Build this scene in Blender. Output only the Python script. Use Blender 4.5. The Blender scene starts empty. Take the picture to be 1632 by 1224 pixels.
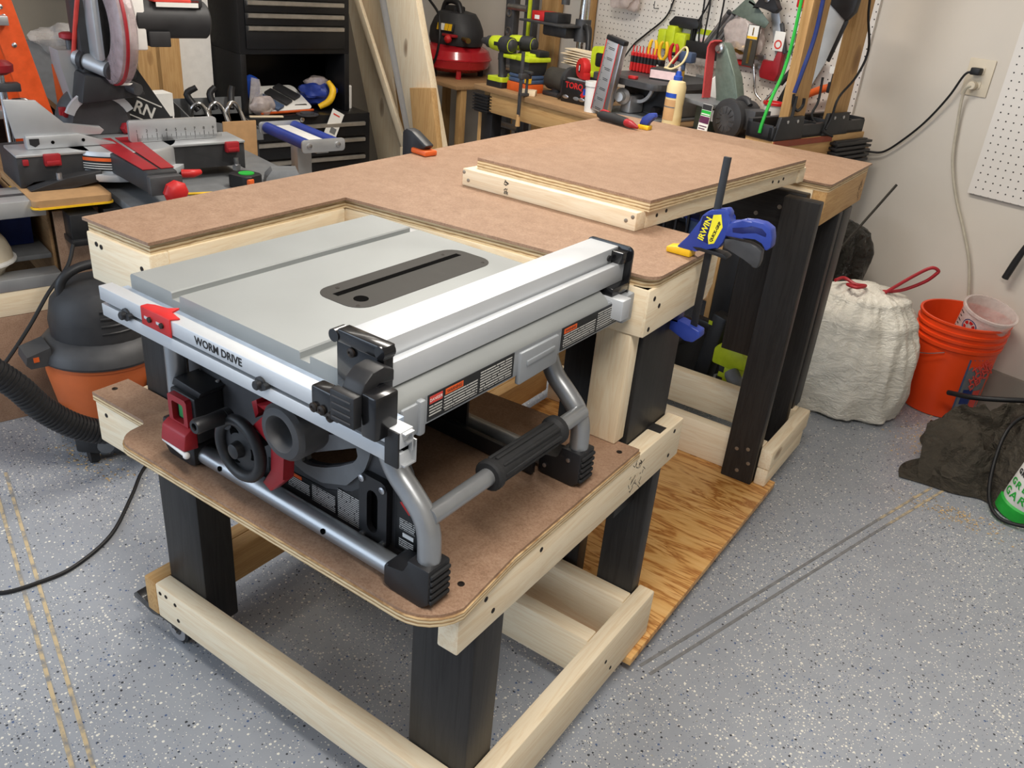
import bpy, bmesh, math, random
from mathutils import Vector, Matrix, Euler, noise as mnoise
from math import pi, sin, cos, radians, atan2, sqrt, hypot
random.seed(11)
SC = bpy.context.scene
COL = SC.collection

# ------------------------------------------------------------------ helpers
def C(r, g, b, a=1.0):
    f = lambda c: (c / 255 / 12.92) if c / 255 <= .04045 else ((c / 255 + .055) / 1.055) ** 2.4
    return (f(r), f(g), f(b), a)

class MB:
    """collects shapes and links them as one mesh object"""
    def __init__(s):
        s.bm = bmesh.new()
        s.T = Matrix.Identity(4)
    def _v(s, p):
        return s.bm.verts.new(s.T @ Vector(p))
    def faces(s, vs, fs):
        v = [s._v(p) for p in vs]
        out = []
        for f in fs:
            try:
                out.append(s.bm.faces.new([v[i] for i in f]))
            except ValueError:
                pass
        return out
    def _bev(s, faces, bv, seg=2):
        if bv > 0:
            ed = list({e for f in faces for e in f.edges})
            bmesh.ops.bevel(s.bm, geom=ed, offset=bv, segments=seg, affect='EDGES', profile=.5, clamp_overlap=True)
        return s
    def box(s, x0, x1, y0, y1, z0, z1, bv=0, M=None):
        p = [(x, y, z) for z in (z0, z1) for y in (y0, y1) for x in (x0, x1)]
        if M is not None:
            p = [M @ Vector(q) for q in p]
        f = s.faces(p, [(0, 2, 3, 1), (4, 5, 7, 6), (0, 1, 5, 4), (2, 6, 7, 3), (0, 4, 6, 2), (1, 3, 7, 5)])
        return s._bev(f, bv)
    def cbox(s, c, d, bv=0, rot=(0, 0, 0)):
        M = Matrix.Translation(c) @ Euler(rot).to_matrix().to_4x4()
        return s.box(-d[0] / 2, d[0] / 2, -d[1] / 2, d[1] / 2, -d[2] / 2, d[2] / 2, bv, M)
    def prism(s, pts, axis, a, b, bv=0, M=None):
        n = len(pts)
        def P(u, v, w):
            q = {'z': (u, v, w), 'y': (u, w, v), 'x': (w, u, v)}[axis]
            return M @ Vector(q) if M is not None else q
        vs = [P(u, v, a) for u, v in pts] + [P(u, v, b) for u, v in pts]
        fs = [tuple(range(n)), tuple(range(n, 2 * n))] + [(i, (i + 1) % n, (i + 1) % n + n, i + n) for i in range(n)]
        return s._bev(s.faces(vs, fs), bv)
    def ring(s, outer, inner, axis, a, b):
        """a plate with one hole: outer and inner outlines with the same number of points"""
        n = len(outer)
        def P(u, v, w):
            return {'z': (u, v, w), 'y': (u, w, v), 'x': (w, u, v)}[axis]
        vs = [P(u, v, a) for u, v in outer] + [P(u, v, a) for u, v in inner] + [P(u, v, b) for u, v in outer] + [P(u, v, b) for u, v in inner]
        fs = []
        for i in range(n):
            j = (i + 1) % n
            fs += [(i, j, n + j, n + i), (2 * n + i, 2 * n + j, 3 * n + j, 3 * n + i), (i, j, 2 * n + j, 2 * n + i), (n + i, n + j, 3 * n + j, 3 * n + i)]
        s.faces(vs, fs)
        return s
    def loft(s, rings, cap=True, closed=True):
        n = len(rings[0])
        vs = [p for r in rings for p in r]
        fs = []
        for k in range(len(rings) - 1):
            for i in range(n if closed else n - 1):
                j = (i + 1) % n
                fs.append((k * n + i, k * n + j, (k + 1) * n + j, (k + 1) * n + i))
        if cap:
            fs += [tuple(range(n)), tuple(range((len(rings) - 1) * n, len(rings) * n))]
        s.faces(vs, fs)
        return s
    def cyl(s, p0, p1, r0, r1=None, n=20, bv=0):
        r1 = r0 if r1 is None else r1
        p0, p1 = Vector(p0), Vector(p1)
        d = (p1 - p0)
        L = d.length
        if bv:
            return s.lathe([(r0 - bv, 0), (r0, bv), (r1, L - bv), (r1 - bv, L)], p0, d, n)
        return s.lathe([(r0, 0), (r1, L)], p0, d, n)
    def lathe(s, prof, base, axis=(0, 0, 1), n=28, cap=True):
        ax = Vector(axis).normalized()
        q = ax.to_track_quat('Z', 'Y').to_matrix()
        base = Vector(base)
        rings = [[tuple(base + q @ Vector((r * cos(2 * pi * i / n), r * sin(2 * pi * i / n), h))) for i in range(n)] for r, h in prof]
        return s.loft(rings, cap)
    def tube(s, pts, r, n=12, sm=6, cap=True, closed=False):
        pts = [Vector(p) for p in pts]
        rs = list(r) if isinstance(r, (list, tuple)) else [r] * len(pts)
        path, rad = [], []
        m = len(pts)
        for i in range(m if closed else m - 1):
            if closed:
                p0, p1, p2, p3 = pts[i - 1], pts[i], pts[(i + 1) % m], pts[(i + 2) % m]
                ra, rb = rs[i], rs[(i + 1) % m]
            else:
                p1, p2 = pts[i], pts[i + 1]
                p0 = pts[i - 1] if i else p1 * 2 - p2
                p3 = pts[i + 2] if i + 2 < m else p2 * 2 - p1
                ra, rb = rs[i], rs[i + 1]
            for k in range(sm):
                t = k / sm
                path.append(.5 * ((2 * p1) + (p2 - p0) * t + (2 * p0 - 5 * p1 + 4 * p2 - p3) * t * t + (3 * p1 - p0 - 3 * p2 + p3) * t ** 3))
                rad.append(ra + (rb - ra) * t)
        if not closed:
            path.append(pts[-1]); rad.append(rs[-1])
        L = len(path)
        up = None
        rings = []
        for i, p in enumerate(path):
            a = path[(i - 1) % L] if closed else path[max(i - 1, 0)]
            b = path[(i + 1) % L] if closed else path[min(i + 1, L - 1)]
            t = (b - a)
            t = t.normalized() if t.length > 1e-9 else Vector((0, 0, 1))
            if up is None:
                up = t.orthogonal().normalized()
            up = (up - t * up.dot(t))
            up = up.normalized() if up.length > 1e-6 else t.orthogonal().normalized()
            w = t.cross(up)
            rings.append([tuple(p + (up * cos(2 * pi * k / n) + w * sin(2 * pi * k / n)) * rad[i]) for k in range(n)])
        if closed:
            rings.append(rings[0])
            return s.loft(rings, False)
        return s.loft(rings, cap)
    def ball(s, c, r, nu=20, nv=12, fn=None):
        r = r if isinstance(r, (tuple, list)) else (r, r, r)
        rings = []
        for j in range(nv + 1):
            th = pi * j / nv
            rr = max(sin(th), .02)
            ring = []
            for i in range(nu):
                ph = 2 * pi * i / nu
                d = Vector((rr * cos(ph), rr * sin(ph), -cos(th)))
                k = fn(d) if fn else 1
                ring.append((c[0] + d.x * r[0] * k, c[1] + d.y * r[1] * k, c[2] + d.z * r[2] * k))
            rings.append(ring)
        return s.loft(rings)
    def build(s, name, mat, parent=None, smooth=True, angle=38, off=(0, 0, 0), loc=None, rot=None):
        bm = s.bm
        bmesh.ops.remove_doubles(bm, verts=bm.verts, dist=1e-6)
        if off != (0, 0, 0):
            bmesh.ops.translate(bm, verts=bm.verts, vec=-Vector(off))
        bmesh.ops.recalc_face_normals(bm, faces=bm.faces)
        if smooth:
            lim = radians(angle)
            for f in bm.faces:
                f.smooth = True
            for e in bm.edges:
                if len(e.link_faces) == 2:
                    e.smooth = e.calc_face_angle(0) < lim
        me = bpy.data.meshes.new(name)
        bm.to_mesh(me)
        bm.free()
        me.materials.append(mat)
        o = bpy.data.objects.new(name, me)
        COL.objects.link(o)
        if parent is not None:
            o.parent = parent
        if loc is not None:
            o.location = loc
        if rot is not None:
            o.rotation_euler = rot if isinstance(rot, (tuple, list, Euler)) else (0, 0, rot)
        return o

def tag(o, label, cat, group=None):
    o['label'] = label
    o['category'] = cat
    if group:
        o['group'] = group
    return o

def thing(name, label, cat, loc=(0, 0, 0), rz=0, group=None, rot=None):
    o = bpy.data.objects.new(name, None)
    COL.objects.link(o)
    o.empty_display_size = .05
    o.location = loc
    o.rotation_euler = rot if rot else (0, 0, rz)
    return tag(o, label, cat, group)

def struct(o):
    o['kind'] = 'structure'
    return o

def dup(root, loc, rz=None, label=None, group=None, rot=None):
    r = root.copy(); COL.objects.link(r); r.location = loc
    if rz is not None:
        r.rotation_euler = (0, 0, rz)
    if rot is not None:
        r.rotation_euler = rot
    if label: r['label'] = label
    if group: r['group'] = group
    for ch in list(root.children):
        c = ch.copy(); COL.objects.link(c); c.parent = r
        for g in list(ch.children):
            d = g.copy(); COL.objects.link(d); d.parent = c
    return r

def rrect(x0, x1, y0, y1, r, n=5):
    pts = []
    rs = r if isinstance(r, (tuple, list)) else (r,) * 4     # order: x0y0, x1y0, x1y1, x0y1
    for (cx, cy, a0, rr) in ((x0, y0, pi, rs[0]), (x1, y0, 1.5 * pi, rs[1]), (x1, y1, 0, rs[2]), (x0, y1, .5 * pi, rs[3])):
        sx = 1 if cx == x0 else -1
        sy = 1 if cy == y0 else -1
        if rr <= 0:
            pts.append((cx, cy)); continue
        for k in range(n + 1):
            a = a0 + .5 * pi * k / n
            pts.append((cx + sx * rr + rr * cos(a), cy + sy * rr + rr * sin(a)))
    return pts

def circ(cx, cy, r, n=24, ph=0):
    return [(cx + r * cos(2 * pi * i / n + ph), cy + r * sin(2 * pi * i / n + ph)) for i in range(n)]

_FONT = None
def text(name, body, size, mat, parent, loc, rot, depth=.0004, align='CENTER', sx=1.0, bold=0.0, shear=0.0):
    cu = bpy.data.curves.new(name, 'FONT')
    cu.body = body
    cu.size = size
    cu.align_x = align
    cu.align_y = 'CENTER'
    cu.extrude = depth
    cu.offset = bold
    cu.shear = shear
    cu.resolution_u = 3
    tmp = bpy.data.objects.new(name + '_tmp', cu)
    COL.objects.link(tmp)
    bpy.context.view_layer.update()
    me = bpy.data.meshes.new_from_object(tmp.evaluated_get(bpy.context.evaluated_depsgraph_get()))
    bpy.data.objects.remove(tmp)
    bpy.data.curves.remove(cu)
    me.name = name
    me.materials.clear()
    me.materials.append(mat)
    o = bpy.data.objects.new(name, me)
    COL.objects.link(o)
    o.parent = parent
    o.location = loc
    o.rotation_euler = rot
    o.scale = (sx, 1, 1)
    return o

# ------------------------------------------------------------------ materials
class NT:
    def __init__(s, name):
        s.m = bpy.data.materials.new(name)
        s.m.use_nodes = True
        s.t = s.m.node_tree
        s.b = s.t.nodes['Principled BSDF']
    def n(s, kind, **kw):
        nd = s.t.nodes.new(kind)
        for k, v in kw.items():
            if k in nd.inputs:
                nd.inputs[k].default_value = v
            else:
                setattr(nd, k, v)
        return nd
    def l(s, a, b):
        s.t.links.new(a, b)
    def math(s, op, a, b=None, c=None, clamp=False):
        nd = s.t.nodes.new('ShaderNodeMath')
        nd.operation = op
        nd.use_clamp = clamp
        for i, x in enumerate((a, b, c)):
            if x is None: continue
            if isinstance(x, (int, float)):
                nd.inputs[i].default_value = x
            else:
                s.l(x, nd.inputs[i])
        return nd.outputs[0]
    def mix(s, f, a, b):
        nd = s.t.nodes.new('ShaderNodeMix')
        nd.data_type = 'RGBA'
        for sock, x in ((nd.inputs[0], f), (nd.inputs[6], a), (nd.inputs[7], b)):
            if isinstance(x, (int, float, tuple)):
                sock.default_value = x
            else:
                s.l(x, sock)
        return nd.outputs[2]
    def coord(s, rnd=True):
        tc = s.n('ShaderNodeTexCoord')
        if not rnd:
            return tc.outputs['Object']
        oi = s.n('ShaderNodeObjectInfo')
        v = s.n('ShaderNodeVectorMath', operation='SCALE')
        v.inputs[0].default_value = (17, 23, 31)
        s.l(oi.outputs['Random'], v.inputs['Scale'])
        a = s.n('ShaderNodeVectorMath', operation='ADD')
        s.l(tc.outputs['Object'], a.inputs[0]); s.l(v.outputs[0], a.inputs[1])
        return a.outputs[0]
    def scaled(s, v, sc):
        mp = s.n('ShaderNodeMapping')
        mp.inputs['Scale'].default_value = sc
        s.l(v, mp.inputs['Vector'])
        return mp.outputs[0]
    def noise(s, v, scale=5, detail=4, rough=.55, dist=0):
        nd = s.n('ShaderNodeTexNoise', Scale=scale, Detail=detail, Roughness=rough, Distortion=dist)
        s.l(v, nd.inputs['Vector'])
        return nd.outputs['Fac']
    def ramp(s, f, stops):
        r = s.n('ShaderNodeValToRGB')
        e = r.color_ramp.elements
        while len(e) < len(stops): e.new(.5)
        for el, (p, c) in zip(e, stops):
            el.position = p; el.color = c
        s.l(f, r.inputs[0])
        return r.outputs[0]
    def bump(s, h, strength=.2, dist=.002):
        b = s.n('ShaderNodeBump', Strength=strength, Distance=dist)
        s.l(h, b.inputs['Height'])
        s.l(b.outputs[0], s.b.inputs['Normal'])
    def sep(s, v):
        x = s.n('ShaderNodeSeparateXYZ'); s.l(v, x.inputs[0])
        return x.outputs

def shade(c, k):
    return (c[0] * k, c[1] * k, c[2] * k, 1)

def plain(name, col, rough=.5, metal=0, var=.12, scale=30, bump=0, coat=0, trans=0, spec=.5, alpha=1, ior=1.45, sss=0):
    t = NT(name)
    v = t.coord()
    f = t.noise(v, scale, 4)
    t.l(t.ramp(f, [(.3, shade(col, 1 - var)), (.7, shade(col, 1 + var))]), t.b.inputs['Base Color'])
    r = t.math('MULTIPLY_ADD', f, .2, rough - .1, clamp=True)
    t.l(r, t.b.inputs['Roughness'])
    t.b.inputs['Metallic'].default_value = metal
    t.b.inputs['Specular IOR Level'].default_value = spec
    t.b.inputs['Coat Weight'].default_value = coat
    t.b.inputs['Transmission Weight'].default_value = trans
    t.b.inputs['IOR'].default_value = ior
    t.b.inputs['Alpha'].default_value = alpha
    if bump:
        t.bump(t.noise(v, scale * 4, 5), bump, .002)
    return t.m

def wood(name, axis, light, dark, knots=True, ring=26, rough=.6, seed=0, kd=1.0):
    """planed lumber with grain along one axis"""
    t = NT(name)
    v = t.coord()
    lo, hi = .9, 14.0
    sc = [hi] * 3
    sc['xyz'.index(axis)] = lo
    g = t.scaled(v, sc)
    n1 = t.noise(g, 3.2, 5, .6, 1.2)
    n2 = t.noise(g, 16, 3, .6)
    rings = t.math('SINE', t.math('MULTIPLY', n1, ring))
    rings = t.math('MULTIPLY_ADD', rings, .35, .5)
    f = t.math('ADD', t.math('MULTIPLY', rings, .55), t.math('MULTIPLY', n2, .5))
    col = t.ramp(f, [(.22, light), (.62, (light[0] * .62 + dark[0] * .38, light[1] * .62 + dark[1] * .38, light[2] * .62 + dark[2] * .38, 1)), (.95, dark)])
    big = t.noise(v, 2.2, 2)
    col = t.mix(t.math('MULTIPLY', big, .35), col, shade(light, .86))
    if knots:
        ks = [6.5] * 3
        ks['xyz'.index(axis)] = 3.0
        vk = t.n('ShaderNodeTexVoronoi', Scale=1.0)
        t.l(t.scaled(v, ks), vk.inputs['Vector'])
        cr = t.sep(vk.outputs['Color'])
        on = t.math('GREATER_THAN', cr[0], .40)
        size = t.math('MULTIPLY_ADD', cr[1], .11, .09)
        d = t.math('SUBTRACT', 1.0, t.math('DIVIDE', vk.outputs['Distance'], size), clamp=True)
        d = t.math('MULTIPLY', t.math('POWER', d, .45), t.math('MULTIPLY', on, .8 * kd))
        col = t.mix(d, col, C(112, 72, 40))
    t.l(col, t.b.inputs['Base Color'])
    t.b.inputs['Roughness'].default_value = rough
    t.b.inputs['Specular IOR Level'].default_value = .3
    t.bump(f, .12, .001)
    return t.m

M = {}
PL, PD = C(250, 234, 204), C(230, 200, 158)
for a in 'xyz':
    M['pine_' + a] = wood('pine_' + a, a, PL, PD)
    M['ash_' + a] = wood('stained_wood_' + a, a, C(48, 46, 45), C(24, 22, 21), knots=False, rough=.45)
    M['stud_' + a] = wood('old_stud_' + a, a, C(206, 166, 112), C(170, 124, 74))
M['osb'] = wood('worktop_wood', 'x', C(176, 140, 100), C(130, 98, 66), knots=False)

def plyface():
    t = NT('fir_plywood_face')
    v = t.coord(False)
    n = t.noise(t.scaled(v, (1.6, 9, 9)), 1.9, 4, .55, 1.4)
    n2 = t.noise(t.scaled(v, (4, 60, 60)), 3, 3)
    f = t.math('ADD', t.math('MULTIPLY', n, .86), t.math('MULTIPLY', n2, .14))
    t.l(t.ramp(f, [(.30, C(240, 196, 130)), (.44, C(226, 172, 100)), (.50, C(176, 110, 46)), (.53, C(222, 166, 96)), (.60, C(238, 190, 122)), (.67, C(190, 122, 56)), (.71, C(232, 182, 114))]), t.b.inputs['Base Color'])
    t.b.inputs['Roughness'].default_value = .42
    return t.m
M['ply_face'] = plyface()
def plyedge():
    t = NT('plywood_edge')
    v = t.coord(False)
    s = t.sep(v)
    w = t.noise(t.scaled(v, (6, 6, 40)), 2, 3)
    z = t.math('ADD', s[2], t.math('MULTIPLY', w, .0022))
    f = t.math('FRACT', t.math('MULTIPLY', z, 1 / .0062))
    n = t.noise(t.scaled(v, (40, 40, 500)), 1, 4)
    f = t.math('ADD', f, t.math('MULTIPLY', t.math('SUBTRACT', n, .5), .8))
    t.l(t.ramp(f, [(.10, C(150, 118, 80)), (.36, C(212, 184, 138)), (.7, C(236, 216, 178)), (.97, C(170, 136, 94))]), t.b.inputs['Base Color'])
    t.b.inputs['Roughness'].default_value = .8
    return t.m
M['ply_edge'] = plyedge()

def hardboard():
    t = NT('hardboard')
    v = t.coord(False)
    n1 = t.noise(v, 4, 4)
    n2 = t.noise(v, 260, 4, .7)
    n3 = t.noise(v, 30, 6, .7)
    f = t.math('ADD', t.math('MULTIPLY', n2, .62), t.math('MULTIPLY', n3, .38))
    c = t.ramp(f, [(.32, C(128, 99, 78)), (.5, C(157, 126, 103)), (.68, C(176, 147, 123))])
    c = t.mix(t.math('MULTIPLY', t.math('SUBTRACT', n1, .42, clamp=True), 1.1), c, C(134, 104, 82))
    t.l(c, t.b.inputs['Base Color'])
    t.b.inputs['Roughness'].default_value = .5
    t.b.inputs['Specular IOR Level'].default_value = .35
    t.bump(n2, .05, .0006)
    return t.m
M['hardboard'] = hardboard()
M['hardboard_edge'] = plain('hardboard_edge', C(110, 80, 58), .8, var=.2, scale=120)

def epoxy():
    t = NT('epoxy_floor')
    v = t.coord(False)
    n1 = t.noise(v, 1.3, 4)
    n2 = t.noise(v, 14, 5)
    base = t.ramp(t.math('ADD', t.math('MULTIPLY', n1, .6), t.math('MULTIPLY', n2, .4)), [(.3, C(148, 152, 159)), (.7, C(166, 170, 177))])
    col = base
    dens = t.noise(v, 2.6, 3)
    for sc, lo, thr, sd in ((105, .33, .58, 0), (190, .30, .60, 3.7), (72, .19, .76, 9.1)):
        vr = t.n('ShaderNodeTexVoronoi', Scale=sc, voronoi_dimensions='2D')
        wob = t.n('ShaderNodeVectorMath', operation='ADD')
        wob.inputs[1].default_value = (sd, sd * .7, 0)
        t.l(v, wob.inputs[0])
        t.l(wob.outputs[0], vr.inputs['Vector'])
        cs = t.sep(vr.outputs['Color'])
        sz = t.math('MULTIPLY_ADD', cs[2], lo, .06)
        nn = t.math('MULTIPLY', t.noise(v, 420, 2), .16)
        on = t.math('LESS_THAN', t.math('ADD', vr.outputs['Distance'], nn), sz)
        on = t.math('MULTIPLY', on, t.math('GREATER_THAN', t.math('ADD', cs[0], t.math('MULTIPLY', t.math('SUBTRACT', dens, .5), .9)), thr))
        fc = t.ramp(cs[1], [(.0, C(236, 232, 220)), (.64, C(226, 222, 210)), (.65, C(66, 70, 76)), (.87, C(46, 48, 54)), (.88, C(84, 104, 140)), (1, C(70, 92, 132))])
        col = t.mix(on, col, fc)
    t.l(col, t.b.inputs['Base Color'])
    t.b.inputs['Roughness'].default_value = .38
    t.b.inputs['Specular IOR Level'].default_value = .45
    t.bump(n2, .05, .002)
    return t.m
M['floor'] = epoxy()

def pegmat(name, col, pitch=.0265, r=.105):
    t = NT(name)
    v = t.coord(False)
    s = t.sep(v)
    fx = t.math('SUBTRACT', t.math('FRACT', t.math('DIVIDE', s[0], pitch)), .5)
    fz = t.math('SUBTRACT', t.math('FRACT', t.math('DIVIDE', s[2], pitch)), .5)
    d = t.math('SQRT', t.math('ADD', t.math('MULTIPLY', fx, fx), t.math('MULTIPLY', fz, fz)))
    on = t.math('LESS_THAN', d, r)
    n = t.noise(v, 3, 4)
    t.l(t.mix(on, t.ramp(n, [(.3, shade(col, .93)), (.7, col)]), C(52, 44, 38)), t.b.inputs['Base Color'])
    t.b.inputs['Roughness'].default_value = .4
    return t.m
M['peg'] = pegmat('pegboard', C(226, 220, 212))

def wallmat(name, col):
    t = NT(name)
    v = t.coord(False)
    n = t.noise(v, 1.6, 5)
    n2 = t.noise(v, 60, 4)
    t.l(t.ramp(n, [(.25, shade(col, .9)), (.6, col)]), t.b.inputs['Base Color'])
    t.b.inputs['Roughness'].default_value = .75
    t.bump(n2, .04, .002)
    return t.m
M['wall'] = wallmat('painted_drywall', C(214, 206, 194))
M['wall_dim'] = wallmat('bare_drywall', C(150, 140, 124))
M['ceiling'] = wallmat('painted_ceiling', C(222, 218, 210))
M['concrete'] = wallmat('bare_concrete', C(150, 144, 134))

M['steel'] = plain('steel', C(196, 196, 198), .35, 1)
M['screw'] = plain('screw', C(150, 140, 126), .45, .8)
M['darkscrew'] = plain('dark_screw', C(46, 40, 36), .5, .5)
M['tablegrey'] = plain('cast_table_grey', C(156, 159, 158), .42, .25, var=.04, scale=8)
M['tableside'] = plain('cast_table_side', C(158, 162, 166), .42, .3, var=.05, scale=8)
M['alu'] = plain('white_aluminium', C(208, 211, 214), .42, .35, var=.03, scale=10)
M['alugrey'] = plain('brushed_aluminium', C(190, 192, 194), .42, .6, var=.05, scale=12)
M['tube'] = plain('silver_tube', C(160, 162, 164), .33, .65, var=.04)
M['blk'] = plain('black_plastic', C(34, 34, 36), .45)
M['blkgloss'] = plain('black_gloss', C(22, 22, 24), .22, coat=.3)
M['rubber'] = plain('black_rubber', C(36, 36, 37), .7, var=.15, scale=80)
M['dgrey'] = plain('dark_grey_plastic', C(66, 66, 68), .5)
M['mgrey'] = plain('mid_grey_plastic', C(112, 114, 116), .5)
M['red'] = plain('red_plastic', C(158, 32, 40), .45)
M['bred'] = plain('bright_red', C(196, 38, 38), .45)
M['green'] = plain('green_switch', C(40, 130, 70), .5)
M['insert'] = plain('throat_plate', C(52, 50, 47), .5, .1, var=.1, scale=14, spec=.3)
M['void'] = plain('dark_slot', C(6, 6, 6), .9, spec=.05)
M['black_label'] = plain('black_label', C(24, 24, 25), .4)
M['white'] = plain('white_plastic', C(232, 230, 226), .45, var=.05)
M['ink'] = plain('black_ink', C(28, 26, 26), .6)
M['orange'] = plain('orange_print', C(232, 96, 34), .5)
M['redprint'] = plain('red_print', C(216, 70, 60), .5)
M['blue'] = plain('blue_plastic', C(46, 66, 150), .4)
M['dblue'] = plain('dark_blue_label', C(26, 34, 92), .35)
M['yellow'] = plain('yellow_plastic', C(240, 190, 36), .42)
M['lemon'] = plain('lemon_label', C(238, 226, 50), .4)
M['lime'] = plain('lime_plastic', C(196, 212, 40), .42)
M['bluerule'] = plain('blue_rule', C(176, 190, 208), .4, .3)

def finetext(name, ua, va, pitch=.0042, ink=C(206, 204, 198), bg=C(24, 24, 25)):
    """rows of print far too small to read"""
    t = NT(name)
    v = t.coord(False)
    s = t.sep(v)
    u, w = s['xyz'.index(ua)], s['xyz'.index(va)]
    row = t.math('DIVIDE', w, pitch)
    fr = t.math('FRACT', row)
    on = t.math('MULTIPLY', t.math('GREATER_THAN', fr, .35), t.math('LESS_THAN', fr, .82))
    cb = t.n('ShaderNodeCombineXYZ')
    t.l(t.math('MULTIPLY', u, 230.0), cb.inputs[0]); t.l(t.math('FLOOR', row), cb.inputs[1])
    ns = t.n('ShaderNodeTexNoise', Scale=1.0, Detail=2)
    t.l(cb.outputs[0], ns.inputs['Vector'])
    on = t.math('MULTIPLY', on, t.math('GREATER_THAN', ns.outputs['Fac'], .4))
    t.l(t.mix(on, bg, ink), t.b.inputs['Base Color'])
    t.b.inputs['Roughness'].default_value = .45
    return t.m
M['fine_yz'] = finetext('fine_print_side', 'y', 'z')
M['fine_xz'] = finetext('fine_print_front', 'x', 'z', .0036)

# ------------------------------------------------------------------ room frame
RA = radians(-15)
RW = Vector((.38459, 2.72124, 0))
RX = Vector((cos(RA), sin(RA), 0))
RY = Vector((-sin(RA), cos(RA), 0))
def RP(x, y, z=0):
    return RW + RX * x + RY * y + Vector((0, 0, z))

# ------------------------------------------------------------------ camera
F_PX = 1349.55
cam_d = bpy.data.cameras.new('camera')
cam = bpy.data.objects.new('camera', cam_d)
COL.objects.link(cam)
R0 = ((0.81551299, 0.57292189, 0.08184787), (0.3220054, -0.3316715, -0.88673927), (-0.48088573, 0.74950285, -0.45496636))
m3 = Matrix((R0[0], [-c for c in R0[1]], [-c for c in R0[2]])).transposed()
cam.matrix_world = Matrix.Translation((0.5004863, -0.76620618, 1.41381475)) @ m3.to_4x4()
cam_d.sensor_width = 36
cam_d.lens = F_PX / 1632 * 36
cam_d.clip_start = .02
SC.camera = cam
SC.view_settings.view_transform = 'Standard'
SC.view_settings.look = 'None'
SC.view_settings.gamma = 1
SC.view_settings.exposure = 0.0
SC.view_settings.use_curve_mapping = False
try:
    SC.cycles.use_denoising = True
    SC.cycles.max_bounces = 8
except Exception:
    pass

# ------------------------------------------------------------------ light
W = bpy.data.worlds.new('daylight')
SC.world = W
W.use_nodes = True
bg = W.node_tree.nodes['Background']
bg.inputs[0].default_value = (.66, .79, 1.0, 1)
bg.inputs[1].default_value = .45

def area(name, loc, size, energy, col, target=None, rot=None):
    d = bpy.data.lights.new(name, 'AREA')
    d.shape = 'RECTANGLE'
    d.size, d.size_y = size
    d.energy = energy
    d.color = col
    o = bpy.data.objects.new(name, d)
    COL.objects.link(o)
    o.location = loc
    if target is not None:
        o.rotation_euler = (Vector(target) - Vector(loc)).to_track_quat('-Z', 'Y').to_euler()
    else:
        o.rotation_euler = rot or (0, 0, RA)
    return o
area('garage_ceiling_lamp', RP(-.9, -1.6, 2.5), (1.25, .35), 46, (1, .94, .85))
area('garage_ceiling_lamp', RP(.9, -3.1, 2.5), (1.25, .35), 48, (1, .95, .88))
area('garage_ceiling_lamp', RP(-2.6, -1.3, 2.5), (.35, 1.25), 9, (1, .94, .85))
area('door_daylight', RP(-1.6, -5.9, 1.5), (3.0, 2.0), 62, (.74, .86, 1.0), target=RP(-1.3, -2.6, .35))

# ------------------------------------------------------------------ room shell
b = MB(); b.box(-6, 6, -6.0, 5.5, -.1, 0); struct(b.build('floor', M['floor'], loc=RP(0, 0, 0), rot=RA, off=(0, 0, 0)))
def roompiece(name, mat, x0, x1, y0, y1, z0, z1, bv=0):
    m = MB(); m.box(x0, x1, y0, y1, z0, z1, bv)
    return struct(m.build(name, mat, loc=RP(0, 0, 0), rot=RA))
roompiece('wall_back', M['wall'], -3.9, 3.2, 0, .1, .15, 2.6)
roompiece('baseboard_back', M['concrete'], -3.9, 3.2, -.02, .1, 0, .15)
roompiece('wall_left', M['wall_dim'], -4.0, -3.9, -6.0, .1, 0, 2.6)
roompiece('wall_right', M['wall'], 3.2, 3.3, -6.0, .1, 0, 2.6)
roompiece('ceiling', M['ceiling'], -4.0, 3.3, -6.0, .1, 2.6, 2.7)
roompiece('trim_1', M['stud_y'], -3.9, -3.86, -5, -1.6, 1.055, 1.095)
# saw-cut control joints in the floor, with sawdust along their edges
M['joint'] = plain('floor_joint', C(112, 112, 112), .7)
def dust():
    t = NT('sawdust_edge'); v = t.coord(False)
    n = t.noise(v, 34, 4)
    t.l(t.ramp(n, [(.38, C(132, 132, 132)), (.56, C(196, 176, 140))]), t.b.inputs['Base Color'])
    t.b.inputs['Roughness'].default_value = .9
    return t.m
M['dust'] = dust()
M['jointgrey'] = plain('floor_joint_line', C(126, 126, 126), .7, var=.2, scale=40)
def joint(idx, p, q, w=.016, mat='dust'):
    p, q = Vector(p), Vector(q); d = (q - p).normalized(); s = Vector((-d.y, d.x, 0))
    a = MB()
    for k, h in ((-1, .0012), (1, .0012)):
        pp = p + s * k * w; qq = q + s * k * w
        a.faces([tuple(pp - s * .004), tuple(qq - s * .004), tuple(qq + s * .004) , tuple(pp + s * .004), tuple(pp - s * .004 + Vector((0, 0, h))), tuple(qq - s * .004 + Vector((0, 0, h))), tuple(qq + s * .004 + Vector((0, 0, h))), tuple(pp + s * .004 + Vector((0, 0, h)))],
                [(0, 1, 2, 3), (4, 5, 6, 7), (0, 1, 5, 4), (2, 3, 7, 6), (1, 2, 6, 5), (3, 0, 4, 7)])
    struct(a.build('trim_%d' % idx, M[mat]))
joint(2, (.035, .62, 0), (.32, 1.60, 0), .015, 'jointgrey')
joint(4, (.3203, 1.6012, 0), (.62, 2.6, 0), .015)
joint(3, (-1.72, .1, 0), (.2, -.6, 0))

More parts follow.
